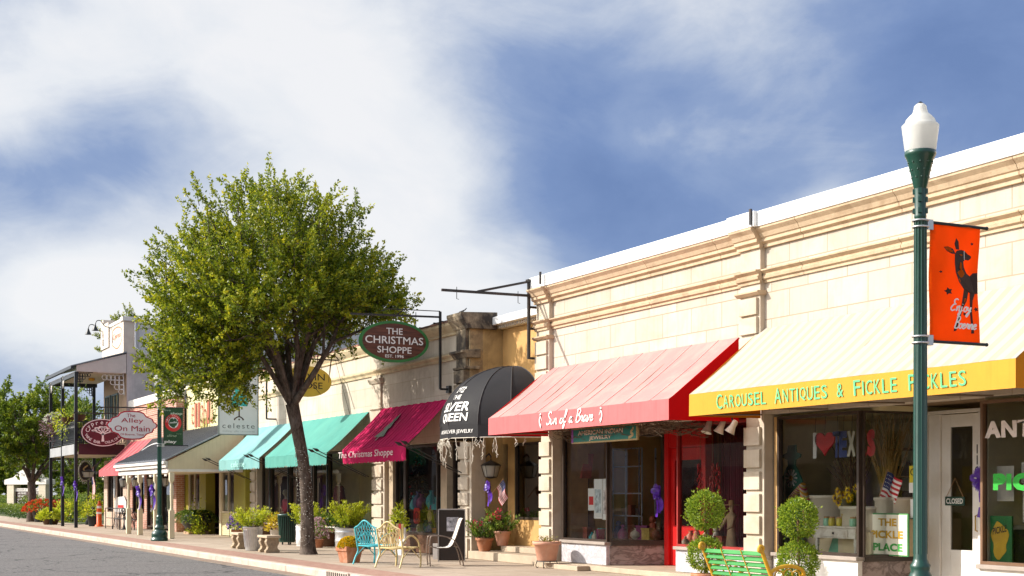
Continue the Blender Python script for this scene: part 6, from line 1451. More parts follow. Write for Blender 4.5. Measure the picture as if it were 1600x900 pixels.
# pickle window ---------------------------------------------------
YD = 15.55
def mkpaper(name, label, cat, x0, x1, y, z0, z1, m_, group=None, th=.008):
    t = thing(name, label, cat, ((x0 + x1) / 2, y, z0), 0, group); m = MB(); m.box(x0, x1, y, y + th, z0, z1); m.build('sheet', m_, t); return t
x = XA(1238, YD); t = thing('cutout_figure', 'dark green cowboy cutout with a daisy and a striped scarf in the pickle window', 'cutout', (x, YD, .62))
k = lambda u, v: (x + u, YD, v)
m = MB(); m.prism([k(*p) for p in [(-.24, .62), (-.26, 1.1), (-.30, 1.4), (-.36, 1.62), (-.30, 1.86), (-.20, 2.02), (-.13, 2.10), (-.14, 2.2), (-.27, 2.24), (-.28, 2.29), (-.15, 2.33), (-.12, 2.46), (.08, 2.46), (.10, 2.33), (.22, 2.29), (.2, 2.24), (.08, 2.2), (.07, 2.10), (.16, 2.0), (.26, 1.84), (.32, 1.6), (.24, 1.45), (.26, 1.1), (.28, .62), (.06, .62), (.03, 1.1), (-.02, 1.1), (-.04, .62)]], (0, .03, 0)); m.build('body', mat('dark_teal_board', (.05, .20, .14), .6), t)
m = MB()
for i in range(12):
    a = 2 * PI * i / 12; m.prism([k(-.02 + .05 * math.cos(a - .2), 1.88 + .05 * math.sin(a - .2)), k(-.02 + .16 * math.cos(a - .1), 1.88 + .16 * math.sin(a - .1)), k(-.02 + .16 * math.cos(a + .1), 1.88 + .16 * math.sin(a + .1)), k(-.02 + .05 * math.cos(a + .2), 1.88 + .05 * math.sin(a + .2))], (0, -.015, 0))
m.build('daisy_petal', letter_white, t); m = MB(); m.ball((x - .02, YD - .01, 1.88), (.05, .02, .05), 8); m.build('daisy_heart', mat('ochre_heart', (.6, .36, .03), .6), t)
scarf, g = nodes('striped_scarf'); v = coords(g); sp = N(g, 'ShaderNodeSeparateXYZ'); L(g, v, sp.inputs[0]); w = math_(g, 'FRACT', math_(g, 'MULTIPLY', math_(g, 'ADD', sp.outputs[0], sp.outputs[2]), 9.0))
r = N(g, 'ShaderNodeValToRGB'); r.color_ramp.interpolation = 'CONSTANT'; L(g, w, r.inputs[0]); e = r.color_ramp.elements; e[0].color = (.6, .3, .02, 1); e[1].position = .3; e[1].color = (.62, .5, .4, 1)
for p_, c_ in ((.5, (.5, .05, .12, 1)), (.7, (.62, .45, .1, 1)), (.85, (.65, .55, .45, 1))): q = e.new(p_); q.color = c_
finish(scarf, g, r.outputs[0], .8)
m = MB(); m.tube([k(-.34, 1.44), k(-.2, 1.42), k(.0, 1.5), k(.2, 1.66), k(.3, 1.78)], [.05, .10, .13, .11, .06], 8, flat=.5); m.tube([k(.28, 1.74), k(.36, 1.5), k(.4, 1.25), k(.38, 1.0)], [.08, .10, .09, .06], 8, flat=.5); m.build('scarf', scarf, t)
m = MB(); fn = lambda u, v: Vector((x + u, YD - .004, v))
for i, ch in enumerate('PIC'): put_text(m, ch, fn, -.15, 1.30 - i * .2, h=.13, bold=.01)
for i, ch in enumerate('LA'): put_text(m, ch, fn, .15, 1.25 - i * .2, h=.13, bold=.01)
m.build('lettering', letter_white, t)
# bunting letters
zl = 2.43
for i, (kind, mm) in enumerate((('I', letter_white), ('heart', red_mat), ('T', mat('slate_blue_letter', (.06, .08, .22), .6)), ('E', MATS['slate_blue_letter']), ('X', mat('bone_letter', (.58, .54, .42), .6)), ('A', red_mat), ('S', mat('brick_red_letter', (.5, .04, .04), .6)))):
    xx = XA((1273, 1288, 1307, 1317, 1330, 1347, 1361)[i], YD); nm = {'heart': 'heart'}.get(kind, 'letter ' + kind)
    t = thing('hanging_letter', 'painted %s of the hanging window garland' % ('red heart' if kind == 'heart' else 'capital ' + kind), 'sign letter', (xx, YD, zl), 0, 'garland letters')
    m = MB(); fn = lambda u, v: Vector((xx + u, YD, zl + v))
    if kind == 'heart':
        o = [(.26 * (math.sin(a) ** 3), .05 + .22 * (.8125 * math.cos(a) - .3125 * math.cos(2 * a) - .125 * math.cos(3 * a) - .0625 * math.cos(4 * a))) for a in [2 * PI * j / 30 for j in range(30)]]; m.prism([fn(*p) for p in o], (0, .03, 0))
    else: put_text(m, kind, fn, 0, 0, w=.09 if kind == 'I' else .21, h=.44, bold=.09)
    m.build('letter', mm, t); m = MB(); m.tube([(xx, YD + .01, zl + .2), (xx + .02, YD + .01, 2.92)], .004, 4); m.build('string', black_steel, t)
# branches
for px, ph, n, col, lb, sd_ in ((1388, 1.75, 60, (.42, .26, .07), 'tall bundle of golden twigs in the pickle window', 3), (1334, 1.2, 40, (.12, .06, .03), 'dark brown bundle of twigs behind the sunflowers', 4)):
    Yb_ = 16.3; xx = XA(px, Yb_); t = thing('twig_bundle', lb, 'dried twigs', (xx, Yb_, 1.25)); m = MB(); rg = random.Random(sd_)
    for i in range(n):
        a = rg.uniform(-1, 1); b = rg.uniform(-.4, .4); h_ = ph * rg.uniform(.6, 1.05); m.tube(catmull([(xx + a * .05, Yb_ + b * .1, 1.25), (xx + a * .2, Yb_ + b * .2, 1.25 + h_ * .5), (xx + a * .42 + rg.uniform(-.06, .06), Yb_ + b * .3, 1.25 + h_ * .8), (xx + a * .55 + rg.uniform(-.15, .15), Yb_ + b * .3, 1.25 + h_)], 3), .007, 4)
    m.build('twig', mat('twig_' + ('gold' if n == 60 else 'brown'), col, .8), t); m = MB(); m.lathe([(.1, -.2), (.13, -.1), (.15, 0)], (xx, Yb_, 1.27), 14); m.build('vase', mat('dark_green_vase', (.02, .06, .03), .3), t)
flag((XA(1372, 15.75), 15.75, 1.50), 'small national flag drooping above the pickle sign', .36, .52, 0, 25, .5)
cream_gl = mat('cream_stoneware', (.56, .50, .40), .35, .06, 3)
for px, Y, r_, h_, z, lb in ((1298, 15.95, .36, .72, .86, 'large cream stoneware crock behind the white window table'), (1353, 15.8, .42, .42, .98, 'wide cream stoneware crock behind the pickle sign'), (1396, 15.95, .3, .35, 1.2, 'small cream stoneware crock holding golden twigs')):
    xx = XA(px, Y); t = thing('crock', lb, 'crock', (xx, Y, z), 0, 'stoneware crocks'); m = MB(); m.lathe([(r_ * .9, 0), (r_, .05), (r_, h_ - .06), (r_ * 1.06, h_ - .05), (r_ * 1.06, h_), (r_ * .92, h_)], (xx, Y, z), 24); m.build('jar', cream_gl, t)
    m = MB(); m.box(xx - .4, xx + .4, Y - .25, Y + .3, .6, z - .002); m.build('block', inside_tan, t)
tx0, tx1 = XA(1277, 15.4), XA(1342, 15.4); t = thing('side_table', 'white distressed side table with one drawer in the pickle window', 'table', ((tx0 + tx1) / 2, 15.55, .6))
wt = mat('distressed_white', (.66, .62, .54), .6, .1, 4, .2, dirt=(.3, .2, .12), damt=.5, dscale=6)
ztb = EYE + (HZ - 822) / sc(1310, 15.4)
m = MB(); m.box(tx0 - .04, tx1 + .04, 15.3, 15.85, ztb - .03, ztb); m.build('table_top', wt, t, bevel=.006); m = MB(); m.box(tx0, tx1, 15.33, 15.8, ztb - .2, ztb - .031); m.build('apron', wt, t)
m = MB(); m.box(tx0 + .18, tx1 - .18, 15.315, 15.34, ztb - .18, ztb - .05); m.build('drawer', wt, t, bevel=.004); m = MB(); m.ball(((tx0 + tx1) / 2, 15.3, ztb - .115), .02, 6); m.build('knob', black_steel, t)
for xx in (tx0 + .04, tx1 - .04):
    for yy in (15.37, 15.76): m = MB(); m.lathe([(.035, .0), (.025, .08), (.04, .2), (.03, ztb - .85), (.04, ztb - .8)], (xx, yy, .6), 10); m.build('leg', wt, t)
fx = XA(1321, 15.45); t = thing('sunflower_vase', 'tan vase of yellow sunflowers on the white side table', 'flowers', (fx, 15.5, ztb)); m = MB(); m.lathe([(.06, 0), (.1, .08), (.11, .2), (.06, .3), (.075, .34)], (fx, 15.5, ztb), 16); m.build('vase', mat('tan_vase', (.45, .33, .14), .4), t)
rg = np.random.default_rng(8); P_ = []; D_ = []; hb = MB()
for i in range(11):
    c_ = np.array([fx + rg.uniform(-.2, .2), 15.48 + rg.uniform(-.12, .1), ztb + rg.uniform(.36, .62)]); n_ = np.array([rg.uniform(-.4, .4), -1, .3])
    for a in np.linspace(0, 2 * PI, 13)[:-1]: P_.append(c_); D_.append(np.array([math.cos(a), -.15, math.sin(a)]))
    hb.ball(tuple(c_ + np.array([0, -.012, 0])), (.03, .015, .03), 5)
leaf_mesh('petals', P_, D_, .085, yel_pet, t, .45); hb.build('flower_head', wood_dark, t)
for i, (px, mm, s_) in enumerate(((1292, 'green_leafy', 0), (1300, 'y', 1), (1312, 'y', 1), (1333, 'g', 0))):
    xx = XA(px, 15.4); t = thing('jar', ['green glass jar at the left end of the white side table', 'small yellow lidded jar, left of two on the white side table', 'small yellow lidded jar beside the sunflower vase', 'pale green cloth knot at the right end of the white side table'][i], 'jar', (xx, 15.4, ztb)); m = MB(); m.lathe([(.05, 0), (.06, .02), (.06, .11), (.045, .13)], (xx, 15.4, ztb), 12); m.build('body', mat('jar_' + ('yellow' if s_ else 'sage'), (.5, .42, .05) if s_ else (.25, .5, .34), .3), t); m = MB(); m.lathe([(.05, .13), (.05, .155)], (xx, 15.4, ztb), 12); m.build('lid', wood_light, t)
m = MB(); gx_ = XA(1302, 15.5); m.prism([(gx_ - .25, 15.6, .62), (gx_ + .3, 15.55, .62), (gx_ + .28, 15.62, .95), (gx_ - .1, 15.6, .93)], (0, .12, 0)); o = m.build('draped_cloth', mat('sage_cloth', (.15, .36, .22), .8), loc=(gx_, 15.55, .62)); tag(o, 'folded sage green cloth under the white side table', 'cloth')
# pickle place board
q0, q1 = XA(1350, 15.32), XA(1416, 15.32); a_ = Vector((t1 + .18, YG + .38, 0)); zb_, zt_ = EYE + (HZ - 868) / sc(1383, 15.4), EYE + (HZ - 802) / sc(1383, 15.4)
q0 = XA(1350, 15.6); q1 = XA(1416, 15.6); t = thing('pickle_sign', 'white board with green rim reading THE PICKLE PLACE in ochre and green', 'sign', ((q0 + q1) / 2, 15.6, zb_))
a_ = Vector((q0, 15.58, 0)); b_ = Vector((q1, 16.05, 0)); d_ = (b_ - a_).normalized(); q1l = (XA(1416, 15.8) - q0) * 1.0
fnp = lambda u, v, dep=0: Vector((q0 + u * d_.x - dep * -d_.y * 0, 15.62 + u * d_.y - dep, v))
wl = (XA(1416, 15.9) - q0) / max(d_.x, .3) * .9
q0 = XA(1354, 15.62); q1 = XA(1419, 15.62); wl = q1 - q0; fnp = lambda u, v, dep=0: Vector((q0 + u, 15.62 - dep, v))
zb_, zt_ = EYE + (HZ - 868) / sc(1383, 15.62), EYE + (HZ - 802) / sc(1383, 15.62)
m = MB(); m.prism([fnp(0, zb_), fnp(wl, zb_), fnp(wl, zt_), fnp(0, zt_)], (0, .03, 0)); m.build('rim', mat('mid_green_rim', (.06, .26, .08), .5), t)
m = MB(); m.prism([fnp(.02, zb_ + .02, .006), fnp(wl - .02, zb_ + .02, .006), fnp(wl - .02, zt_ - .02, .006), fnp(.02, zt_ - .02, .006)], (0, .02, 0)); m.build('board', mat('sign_ivory', (.74, .71, .58), .6, .05), t)
m = MB(); f = lambda u, v: fnp(u, v, .012); hh = zt_ - zb_
och = [mat('ochre_print', (.50, .30, .02), .6), mat('grass_green_print', (.05, .32, .06), .6)]
put_text(m, 'THE', f, wl * .52, zb_ + hh * .79, w=wl * .44, h=hh * .18, bold=.05, mi=0); put_text(m, 'PICKLE', f, wl * .5, zb_ + hh * .5, w=wl * .78, h=hh * .19, bold=.05, mi=0); put_text(m, 'PLACE', f, wl * .53, zb_ + hh * .2, w=wl * .70, h=hh * .19, bold=.05, mi=1)
m.build('lettering', och, t)
x0_ = XA(1417, 15.75); s_ = mkpaper('window_notice', 'yellow and white notice with an oval emblem behind the nearest street lamp', 'notice', x0_, x0_ + .22, 15.8, 1.62, 2.05, mat('notice_yellow', (.62, .5, .03), .6)); m = MB(); fn = lambda u, v: Vector((u, 15.795, v)); ring(m, ellipse(x0_ + .11, 1.95, .07, .045, 18), ellipse(x0_ + .11, 1.95, .085, .06, 18), fn); poly(m, [(x0_, 1.62), (x0_ + .22, 1.62), (x0_ + .22, 1.78), (x0_, 1.78)], lambda u, v: Vector((u, 15.793, v)), 1); m.build('print', [letter_black, letter_white], s_)
mkpaper('window_notice', 'small white notice below the yellow one behind the street lamp', 'notice', XA(1421, 15.8), XA(1421, 15.8) + .17, 15.82, 1.22, 1.52, letter_white)
# back of the shop: shelves and boxes
rg = random.Random(11); t = thing('shop_shelf', 'dim wooden shelving with jars at the back of the pickle shop', 'shelf', (XA(1390, 18), 18.0, .6)); m = MB(); sx_ = XA(1300, 18.1); ex_ = XA(1470, 18.1)
for z in (.9, 1.4, 1.9, 2.4): m.box(sx_, ex_, 17.9, 18.35, z, z + .03)
m.build('board', wood_light, t)
for z in (.93, 1.43, 1.93):
    for i in range(12):
        xx = sx_ + .1 + (ex_ - sx_ - .2) * i / 11; m = MB(); h_ = rg.uniform(.15, .34); r_ = rg.uniform(.06, .12); m.lathe([(r_, 0), (r_, h_ * .8), (r_ * .7, h_)], (xx, 18.1, z), 10); m.build('jar', [cream_gl, wood_dark, MATS['jar_sage'], MATS['jar_yellow'], MATS['dark_green_vase']][rg.randrange(5)], t)
# closed sign on the door
xx = (xd0 + xd1) / 2 - .12; t = thing('closed_sign', 'small dark green CLOSED sign hanging on the white door', 'sign', (xx, 16.33, 1.47)); m = MB(); m.box(xx - .21, xx + .21, 16.318, 16.33, 1.42, 1.56); m.build('plate', mat('dark_green_plate', (.015, .05, .035), .5), t)
m = MB(); put_text(m, 'CLOSED', lambda u, v: Vector((u, 16.314, v)), xx, 1.49, w=.36, h=.085, bold=.02); m.build('lettering', letter_white, t); m = MB(); m.tube([(xx - .18, 16.32, 1.56), (xx, 16.33, 1.85), (xx + .18, 16.32, 1.56)], .006, 4); m.build('cord', wood_light, t)
# right-hand window
fn = lambda u, v: Vector((u, YG - .004, v))
t = thing('window_lettering', 'white and green block letters on the glass right of the white door', 'lettering', (XA(1600, YG), YG, 1.6))
m = MB(); Lx = XA(1539, YG); za_ = ZA(1560, 673, YG); put_text(m, 'ANTIQUES', fn, Lx + 1.02, za_, w=2.04, h=.29, bold=.09, space=1.15); m.build('white_word', mat('blush_lettering', (.76, .66, .60), .6), t)
m = MB(); zp_ = ZA(1575, 753, YG); put_text(m, 'PICKLES', fn, XA(1552, YG) + .85, zp_, w=1.70, h=.25, bold=.09, space=1.15); m.build('green_word', mat('bright_green_letters', (.02, .36, .03), .6), t)
x0_, x1_ = XA(1540, 15.22), XA(1581, 15.22); t = thing('painted_sign', 'green board with an ochre blot reading PICKLE leaning in the right window', 'sign', ((x0_ + x1_) / 2, 15.22, .62)); zt_ = EYE + (HZ - 806) / sc(1555, 15.22)
m = MB(); m.box(x0_, x1_, 15.22, 15.25, .62, zt_); m.build('board', mat('deep_green_board', (.01, .12, .03), .5, .3, 3), t); m = MB(); fn = lambda u, v: Vector((u, 15.214, v)); cx_, cz_ = (x0_ + x1_) / 2 + .03, (.62 + zt_) / 2
poly(m, [(cx_ + (.15 + .03 * math.sin(5 * a)) * math.cos(a), cz_ + (.26 + .04 * math.sin(3 * a + 1)) * math.sin(a)) for a in [2 * PI * i / 26 for i in range(26)]], fn); m.build('blot', mat('ochre_print', (.5, .3, .02)), t); m = MB(); put_text(m, 'PICKLE', lambda u, v: Vector((u, 15.209, v + (u - cx_) * .2)), cx_, cz_ + .14, w=.26, h=.1, bold=.02); m.build('lettering', letter_black, t)
xx = XA(1583, 15.5); t = thing('enamel_pail', 'black enamel pail with steel rim in the right window', 'pail', (xx, 15.5, .6)); m = MB(); m.lathe([(.2, 0), (.22, .5)], (xx, 15.5, .6), 22); m.build('body', black_paint, t); m = MB(); m.lathe([(.225, .5), (.235, .52), (.225, .55), (.1, .56)], (xx, 15.5, .6), 22); m.build('lid', galv, t)
t = thing('cable', 'pale loose cable lying along the right window floor', 'cable', (XA(1560, 15.35), 15.35, .62)); m = MB(); m.tube(catmull([(XA(1537, 15.35), 15.35, .86), (XA(1552, 15.35), 15.33, .66), (XA(1570, 15.35), 15.36, .63), (XA(1590, 15.35), 15.33, .62), (XA(1610, 15.35), 15.36, .63)], 6), .008, 5); m.build('wire', letter_white, t)
for i, (px, z0_, w_, h_) in enumerate(((1555, 1.5, .35, .5), (1592, 1.75, .5, .3), (1590, 1.2, .3, .6))):
    mkpaper('framed_print', ['pale framed print below the white letters in the right window', 'wide pale print behind the white letters at the right edge', 'tall pale print behind the green letters at the right edge'][i], 'picture', XA(px, 15.35), XA(px, 15.35) + w_, 15.35 + i * .05, z0_, z0_ + h_, mat('faded_print', (.42, .38, .33), .6, .3, 4), 'prints in the right window')
# jewelry shop window --------------------------------------------
for i, (px, w_, z0_, z1_, mm, lb) in enumerate(((917, .27, 1.25, 1.72, letter_white, 'white poster with a red bar, left of three taped to the jewelry window'), (926, .34, 1.08, 1.92, mat('poster_blue_print', (.5, .55, .6), .5, .8, 9), 'tall pale blue poster, middle of three taped to the jewelry window'), (939, .30, 1.06, 1.92, mat('poster_rainbow_print', (.6, .45, .42), .5, .9, 6), 'tall colourful poster, right of three taped to the jewelry window'))):
    x0_ = XA(px, YG); s_ = mkpaper('window_poster', lb, 'poster', x0_, x0_ + w_, YG + .03 + i * .004, z0_, z1_, letter_white, 'posters in the jewelry window', .003)
    m = MB(); q = lambda u, v: Vector((u, YG + .026 + i * .004, v)); poly(m, [(x0_ + .04, z0_ + .12), (x0_ + w_ - .04, z0_ + .12), (x0_ + w_ - .04, z0_ + (.3 if i == 0 else .62)), (x0_ + .04, z0_ + (.3 if i == 0 else .62))], q); m.build('print', red_mat if i == 0 else mm, s_)
x0_ = XA(903, 15.7); t = thing('drawer_chest', 'small pine chest of drawers in the jewelry window', 'chest', (x0_, 15.7, .6)); m = MB(); m.box(x0_ - .25, x0_ + .35, 15.6, 15.95, .6, 1.3); m.build('carcass', wood_light, t, bevel=.01)
for z in (.64, .86, 1.08): m = MB(); m.box(x0_ - .21, x0_ + .31, 15.58, 15.598, z, z + .19); m.build('drawer', wood_light, t, bevel=.006)
x0_ = XA(888, 15.5); t = thing('roof_model', 'rust red pitched roof ornament high in the jewelry window', 'ornament', (x0_, 15.5, 2.1)); m = MB(); m.prism([(x0_ - .05, 15.5, 1.95), (x0_ + .6, 15.5, 1.95), (x0_ + .45, 15.65, 2.5), (x0_ + .05, 15.65, 2.5)], (0, .25, 0)); m.build('roof', mat('rust_tile', (.4, .07, .04), .8, .3, 12), t); m = MB(); m.box(x0_ + .05, x0_ + .5, 15.55, 15.75, .6, 1.945); m.build('stand', wood_dark, t)
# steel display shelf in splayed window
x0_, x1_ = XA(958, 16.6), XA(1003, 16.6); t = thing('display_shelf', 'tall steel framed glass display shelf behind the angled window', 'shelf', ((x0_ + x1_) / 2, 16.7, .6)); m = MB()
for xx in (x0_, (x0_ * .55 + x1_ * .45), x1_):
    for yy in (16.6, 16.95): m.box(xx - .015, xx + .015, yy - .015, yy + .015, .6, 2.62)
for z in (1.1, 1.6, 2.2, 2.6): m.box(x0_, x1_, 16.585, 16.6, z, z + .03)
m.build('steel_frame', mat('bright_steel', (.55, .55, .60), .3, metal=.6), t)
rg = random.Random(21)
cols = [mat('trinket_%s' % n_, c_, .5, .3, 20) for n_, c_ in (('ivory', (.55, .47, .36)), ('rust', (.42, .10, .05)), ('indigo', (.06, .07, .2)), ('umber', (.16, .08, .04)), ('turquoise', (.04, .32, .34)), ('plum', (.22, .03, .12)), ('gold', (.5, .34, .08)))]
def trinkets(pxs, Y, z, n, tag_, where, s=1.0, seed=1):
    rg = random.Random(seed)
    for i in range(n):
        px = pxs[0] + (pxs[1] - pxs[0]) * (i + rg.random() * .6) / n; yy = Y + rg.uniform(-.12, .2); xx = XA(px, yy); k_ = rg.randrange(3); ci = rg.randrange(len(cols)); h_ = rg.uniform(.12, .34) * s
        cn = ('ivory', 'rust red', 'indigo', 'umber', 'turquoise', 'plum', 'gold')[ci]; kn = ('vase', 'figurine', 'box')[k_]
        t = thing('trinket_' + kn, 'small %s %s among the trinkets %s' % (cn, kn, where), kn, (xx, yy, z), rg.uniform(-.4, .4), 'trinkets ' + where); m = MB()
        if k_ == 0: m.lathe([(.05 * s, 0), (.1 * s, h_ * .3), (.09 * s, h_ * .6), (.03 * s, h_ * .85), (.05 * s, h_)], (0, 0, 0), 12)
        elif k_ == 1: m.lathe([(.08 * s, 0), (.075 * s, h_ * .4), (.045 * s, h_ * .62), (.05 * s, h_ * .66), (.02 * s, h_ * .72)], (0, 0, 0), 10); m.ball((0, 0, h_ * .84), h_ * .15, 7)
        else: m.box(-.09 * s, .09 * s, -.07, .07, 0, h_ * .7); m.box(-.1 * s, .1 * s, -.08, .08, h_ * .7, h_ * .8)
        m.build('body', cols[ci], t, world=False)
trinkets((893, 947), 15.5, .6, 9, 'a', 'in the left jewelry window', 1.0, 1); trinkets((955, 1034), 16.6, .6, 10, 'b', 'behind the angled jewelry window', 1.6, 2); trinkets((960, 1000), 16.8, 1.13, 5, 'c', 'on the steel display shelf', 1.0, 3)
trinkets((1070, 1130), 15.6, .6, 8, 'd', 'in the red jewelry window', 1.2, 4)
# red window: curtain, spot lamps, figure, red hangings
t = thing('curtain', 'dark red hanging curtain at the right of the red jewelry window', 'curtain', (XA(1142, 16.0), 16.0, .62)); m = MB(); c0, c1 = XA(1128, 16.0), XA(1157, 16.0); n = 60
for i in range(n):
    a, b = i / n, (i + 1) / n; y_ = lambda u: 16.0 + .06 * math.sin(u * 40); m.quad((c0 + (c1 - c0) * a, y_(a), .62), (c0 + (c1 - c0) * b, y_(b), .62), (c0 + (c1 - c0) * b, y_(b), 2.9), (c0 + (c1 - c0) * a, y_(a), 2.9), smooth=True)
o_ = m.build('cloth', mat('wine_curtain', (.16, .01, .03), .9), t); sol = o_.modifiers.new('thickness', 'SOLIDIFY'); sol.thickness = .008
for i, px in enumerate((1106, 1126, 1144)):
    Y = 14.6; xx = XA(px, Y); z = EYE + (HZ - 668) / sc(px, Y); t = thing('spot_lamp', ['white spotlight under the awning pipe, left of three', 'white spotlight under the awning pipe, middle of three', 'white spotlight under the awning pipe, right of three'][i], 'spotlight', (xx, Y, z), 0, 'spotlights under the pink awning')
    m = MB(); R_ = Matrix.Rotation(math.radians((0, 14, 22)[i]), 3, 'Y') @ Matrix.Rotation(math.radians(-20), 3, 'X'); b = MB(); b.lathe([(.03, .14), (.05, .12), (.055, .02), (.09, -.09), (.1, -.1), (.085, -.1), (.04, -.06)], (0, 0, 0), 16); m.add([R_ @ Vector(q) for q in b.v], b.f, True); m.build('lamp_head', mat('spot_enamel', (.62, .58, .5), .4), t, world=False); m = MB(); m.tube([(0, 0, .12), (0, 0, .24)], .015, 6); m.build('stem', black_steel, t, world=False)
m = MB(); m.tube([(XA(1100, 14.6), 14.6, EYE + (HZ - 668) / sc(1106, 14.6) + .25), (XA(1155, 14.6), 14.6, EYE + (HZ - 668) / sc(1106, 14.6) + .25)], .022, 8); tag(m.build('lamp_pipe', mat('awning_pipe', (.25, .19, .14)), loc=(XA(1128, 14.6), 14.6, 2.95)), 'brown pipe carrying three white spotlights under the pink awning', 'pipe')
xx = XA(1143, 15.6); t = thing('carved_figure', 'tan carved robed figure with a broad hat in the red jewelry window', 'figurine', (xx, 15.6, .62)); m = MB(); m.lathe([(.13, 0), (.12, .1), (.09, .3), (.1, .5), (.12, .58), (.05, .64), (.04, .66), (.055, .72), (.05, .78), (.01, .8)], (xx, 15.6, .62), 14, sy=.75); m.tube([(xx - .1, 15.58, 1.18), (xx - .19, 15.52, 1.0), (xx - .2, 15.46, .92)], [.04, .032, .02], 7); m.tube([(xx + .1, 15.58, 1.18), (xx + .14, 15.5, 1.0), (xx + .08, 15.45, .95)], [.04, .032, .02], 7); m.build('body', mat('carved_tan', (.36, .24, .13), .7, .2, 12), t); m = MB(); m.lathe([(.15, .77), (.15, .78), (.06, .79), (.05, .86), (.01, .87)], (xx, 15.6, .62), 14); m.build('hat', wood_light, t)
rg = random.Random(5)
for i, px in enumerate((1094, 1113, 1122)):
    xx = XA(px, 15.8); t = thing('chili_string', ['red chili string hanging in the red window, left of three', 'red chili string hanging in the red window, middle of three', 'red chili string hanging in the red window, right of three'][i], 'chili string', (xx, 15.8, 2.2), 0, 'chili strings'); m = MB()
    for k_ in range(26):
        z = 2.2 - k_ * .03; a = rg.uniform(0, 6.3); m.tube([(xx, 15.8, z), (xx + .05 * math.cos(a), 15.8 + .05 * math.sin(a), z - .03), (xx + .06 * math.cos(a), 15.8 + .06 * math.sin(a), z - .1)], [.012, .018, .003], 5)
    m.build('chili', red_mat, t); m = MB(); m.tube([(xx, 15.8, 1.4), (xx, 15.8, 2.9)], .005, 4); m.build('cord', wood_light, t)
# dry vine garland below the pink awning
rg = random.Random(15); m = MB(); z_ = 2.84
for i in range(230):
    x = rg.uniform(XA(858, 13.9), XA(1040, 13.9)); y = 13.75 + rg.uniform(0, .9); z = 2.84 + rg.uniform(-.07, .07) - (.10 * rg.random() if i % 4 == 0 else 0); a = rg.uniform(-.6, .6); l = rg.uniform(.3, .9)
    m.tube(catmull([(x, y, z), (x + l * .3, y + a * .2, z + rg.uniform(-.08, .05)), (x + l * .7, y + a * .3, z + rg.uniform(-.08, .06)), (x + l, y + a * .2 + rg.uniform(-.1, .1), z + rg.uniform(-.12, .02))], 3), .006, 4)
tag(m.build('vine_garland', vine_mat, loc=((XA(860, 13.9) + XA(1100, 13.9)) / 2, 14.1, 2.84)), 'dry bare vine garland wound below the pink awning frame', 'garland')
# clothing shop: mannequins, purple curtain ------------------------
def torso(m, x, y, z, s, head=True, arms=True, rz=0):
    b = MB(); b.lathe([(.12, -.02), (.17, .0), (.165, .12), (.13, .26), (.155, .42), (.175, .52), (.14, .60), (.06, .645), (.052, .70)], (0, 0, 0), 16, sy=.68)
    if head: b.ball((0, -.02, .83), (.078, .095, .12), 10); b.tube([(0, 0, .62), (0, -.01, .76)], .05, 8); b.ball((0, -.115, .815), (.014, .02, .022), 5)
    R_ = Matrix.Rotation(rz, 3, 'Z'); m.add([Vector((x, y, z)) + R_ @ (Vector(q) * s) for q in b.v], b.f, True)
x = XA(447, 15.6); y = 15.6; t = thing('mannequin', 'pale mannequin in a coral jacket and dark trousers in the left shop window', 'mannequin', (x, y, .58))
z0_ = EYE + (HZ - 808) / sc(447, y); m = MB(); torso(m, x, y, z0_, 1.05)
for sx in (-1, 1): m.tube([(x + sx * .18, y, z0_ + .55), (x + sx * .27, y - .02, z0_ + .3), (x + sx * (.10 if sx < 0 else .16), y - .2, z0_ + .16)], [.055, .042, .03], 8); m.tube([(x + sx * .08, y, z0_ + .02), (x + sx * .085, y, .58)], [.09, .05], 8)
m.build('body', mat('mannequin_skin', (.55, .45, .33), .5), t)
m = MB(); b = MB(); b.lathe([(.22, -.06), (.215, .08), (.17, .27), (.185, .42), (.205, .53), (.15, .63), (.075, .66)], (x, y, z0_), 18, sy=.75, caps=False); m.add(b.v, b.f, True)
for sx in (-1, 1): m.tube([(x + sx * .19, y, z0_ + .57), (x + sx * .285, y - .02, z0_ + .3), (x + sx * .2, y - .13, z0_ + .2)], [.075, .062, .055], 8, caps=False)
m.build('jacket', mat('coral_cloth', (.60, .08, .12), .8, .1, 6), t); m = MB()
for sx in (-1, 1): m.tube([(x + sx * .09, y, z0_ + .02), (x + sx * .095, y - .01, .62)], [.115, .08], 10)
m.build('trousers', mat('navy_cloth', (.02, .025, .06), .8), t)
x = XA(530, 15.7); y = 15.7; z0_ = 1.22; t = thing('dress_form', 'headless dress form in a maroon top in the shop window behind the lime shrub', 'dress form', (x, y, .58)); m = MB(); torso(m, x, y, z0_, 1.1, False); m.build('body', mat('mannequin_skin', (.5, .4, .3)), t); m = MB(); b = MB(); b.lathe([(.25, -.12), (.22, .1), (.18, .28), (.2, .45), (.225, .55), (.16, .64), (.09, .655)], (x, y, z0_), 18, sy=.75, caps=False); m.add(b.v, b.f, True)
for sx in (-1, 1): m.tube([(x + sx * .2, y, z0_ + .6), (x + sx * .33, y, z0_ + .4), (x + sx * .38, y, z0_ + .22)], [.08, .08, .09], 8)
m.build('blouse', mat('maroon_cloth', (.14, .015, .03), .8), t); m = MB(); m.tube([(x, y, .58), (x, y, 1.2)], .02, 6); m.lathe([(.2, 0), (.18, .03)], (x, y, .58), 14); m.build('stand', black_steel, t)
x = XA(354, 15.4); t = thing('dress_form', 'cream dress form among purple drapes in the yellow shop doorway', 'dress form', (x, 15.4, .5)); m = MB(); torso(m, x, 15.4, 1.45, 1.0, False); m.build('body', cream_paint, t); m = MB(); m.tube([(x, 15.4, .4), (x, 15.4, 1.45)], .02, 6); m.build('stand', black_steel, t)
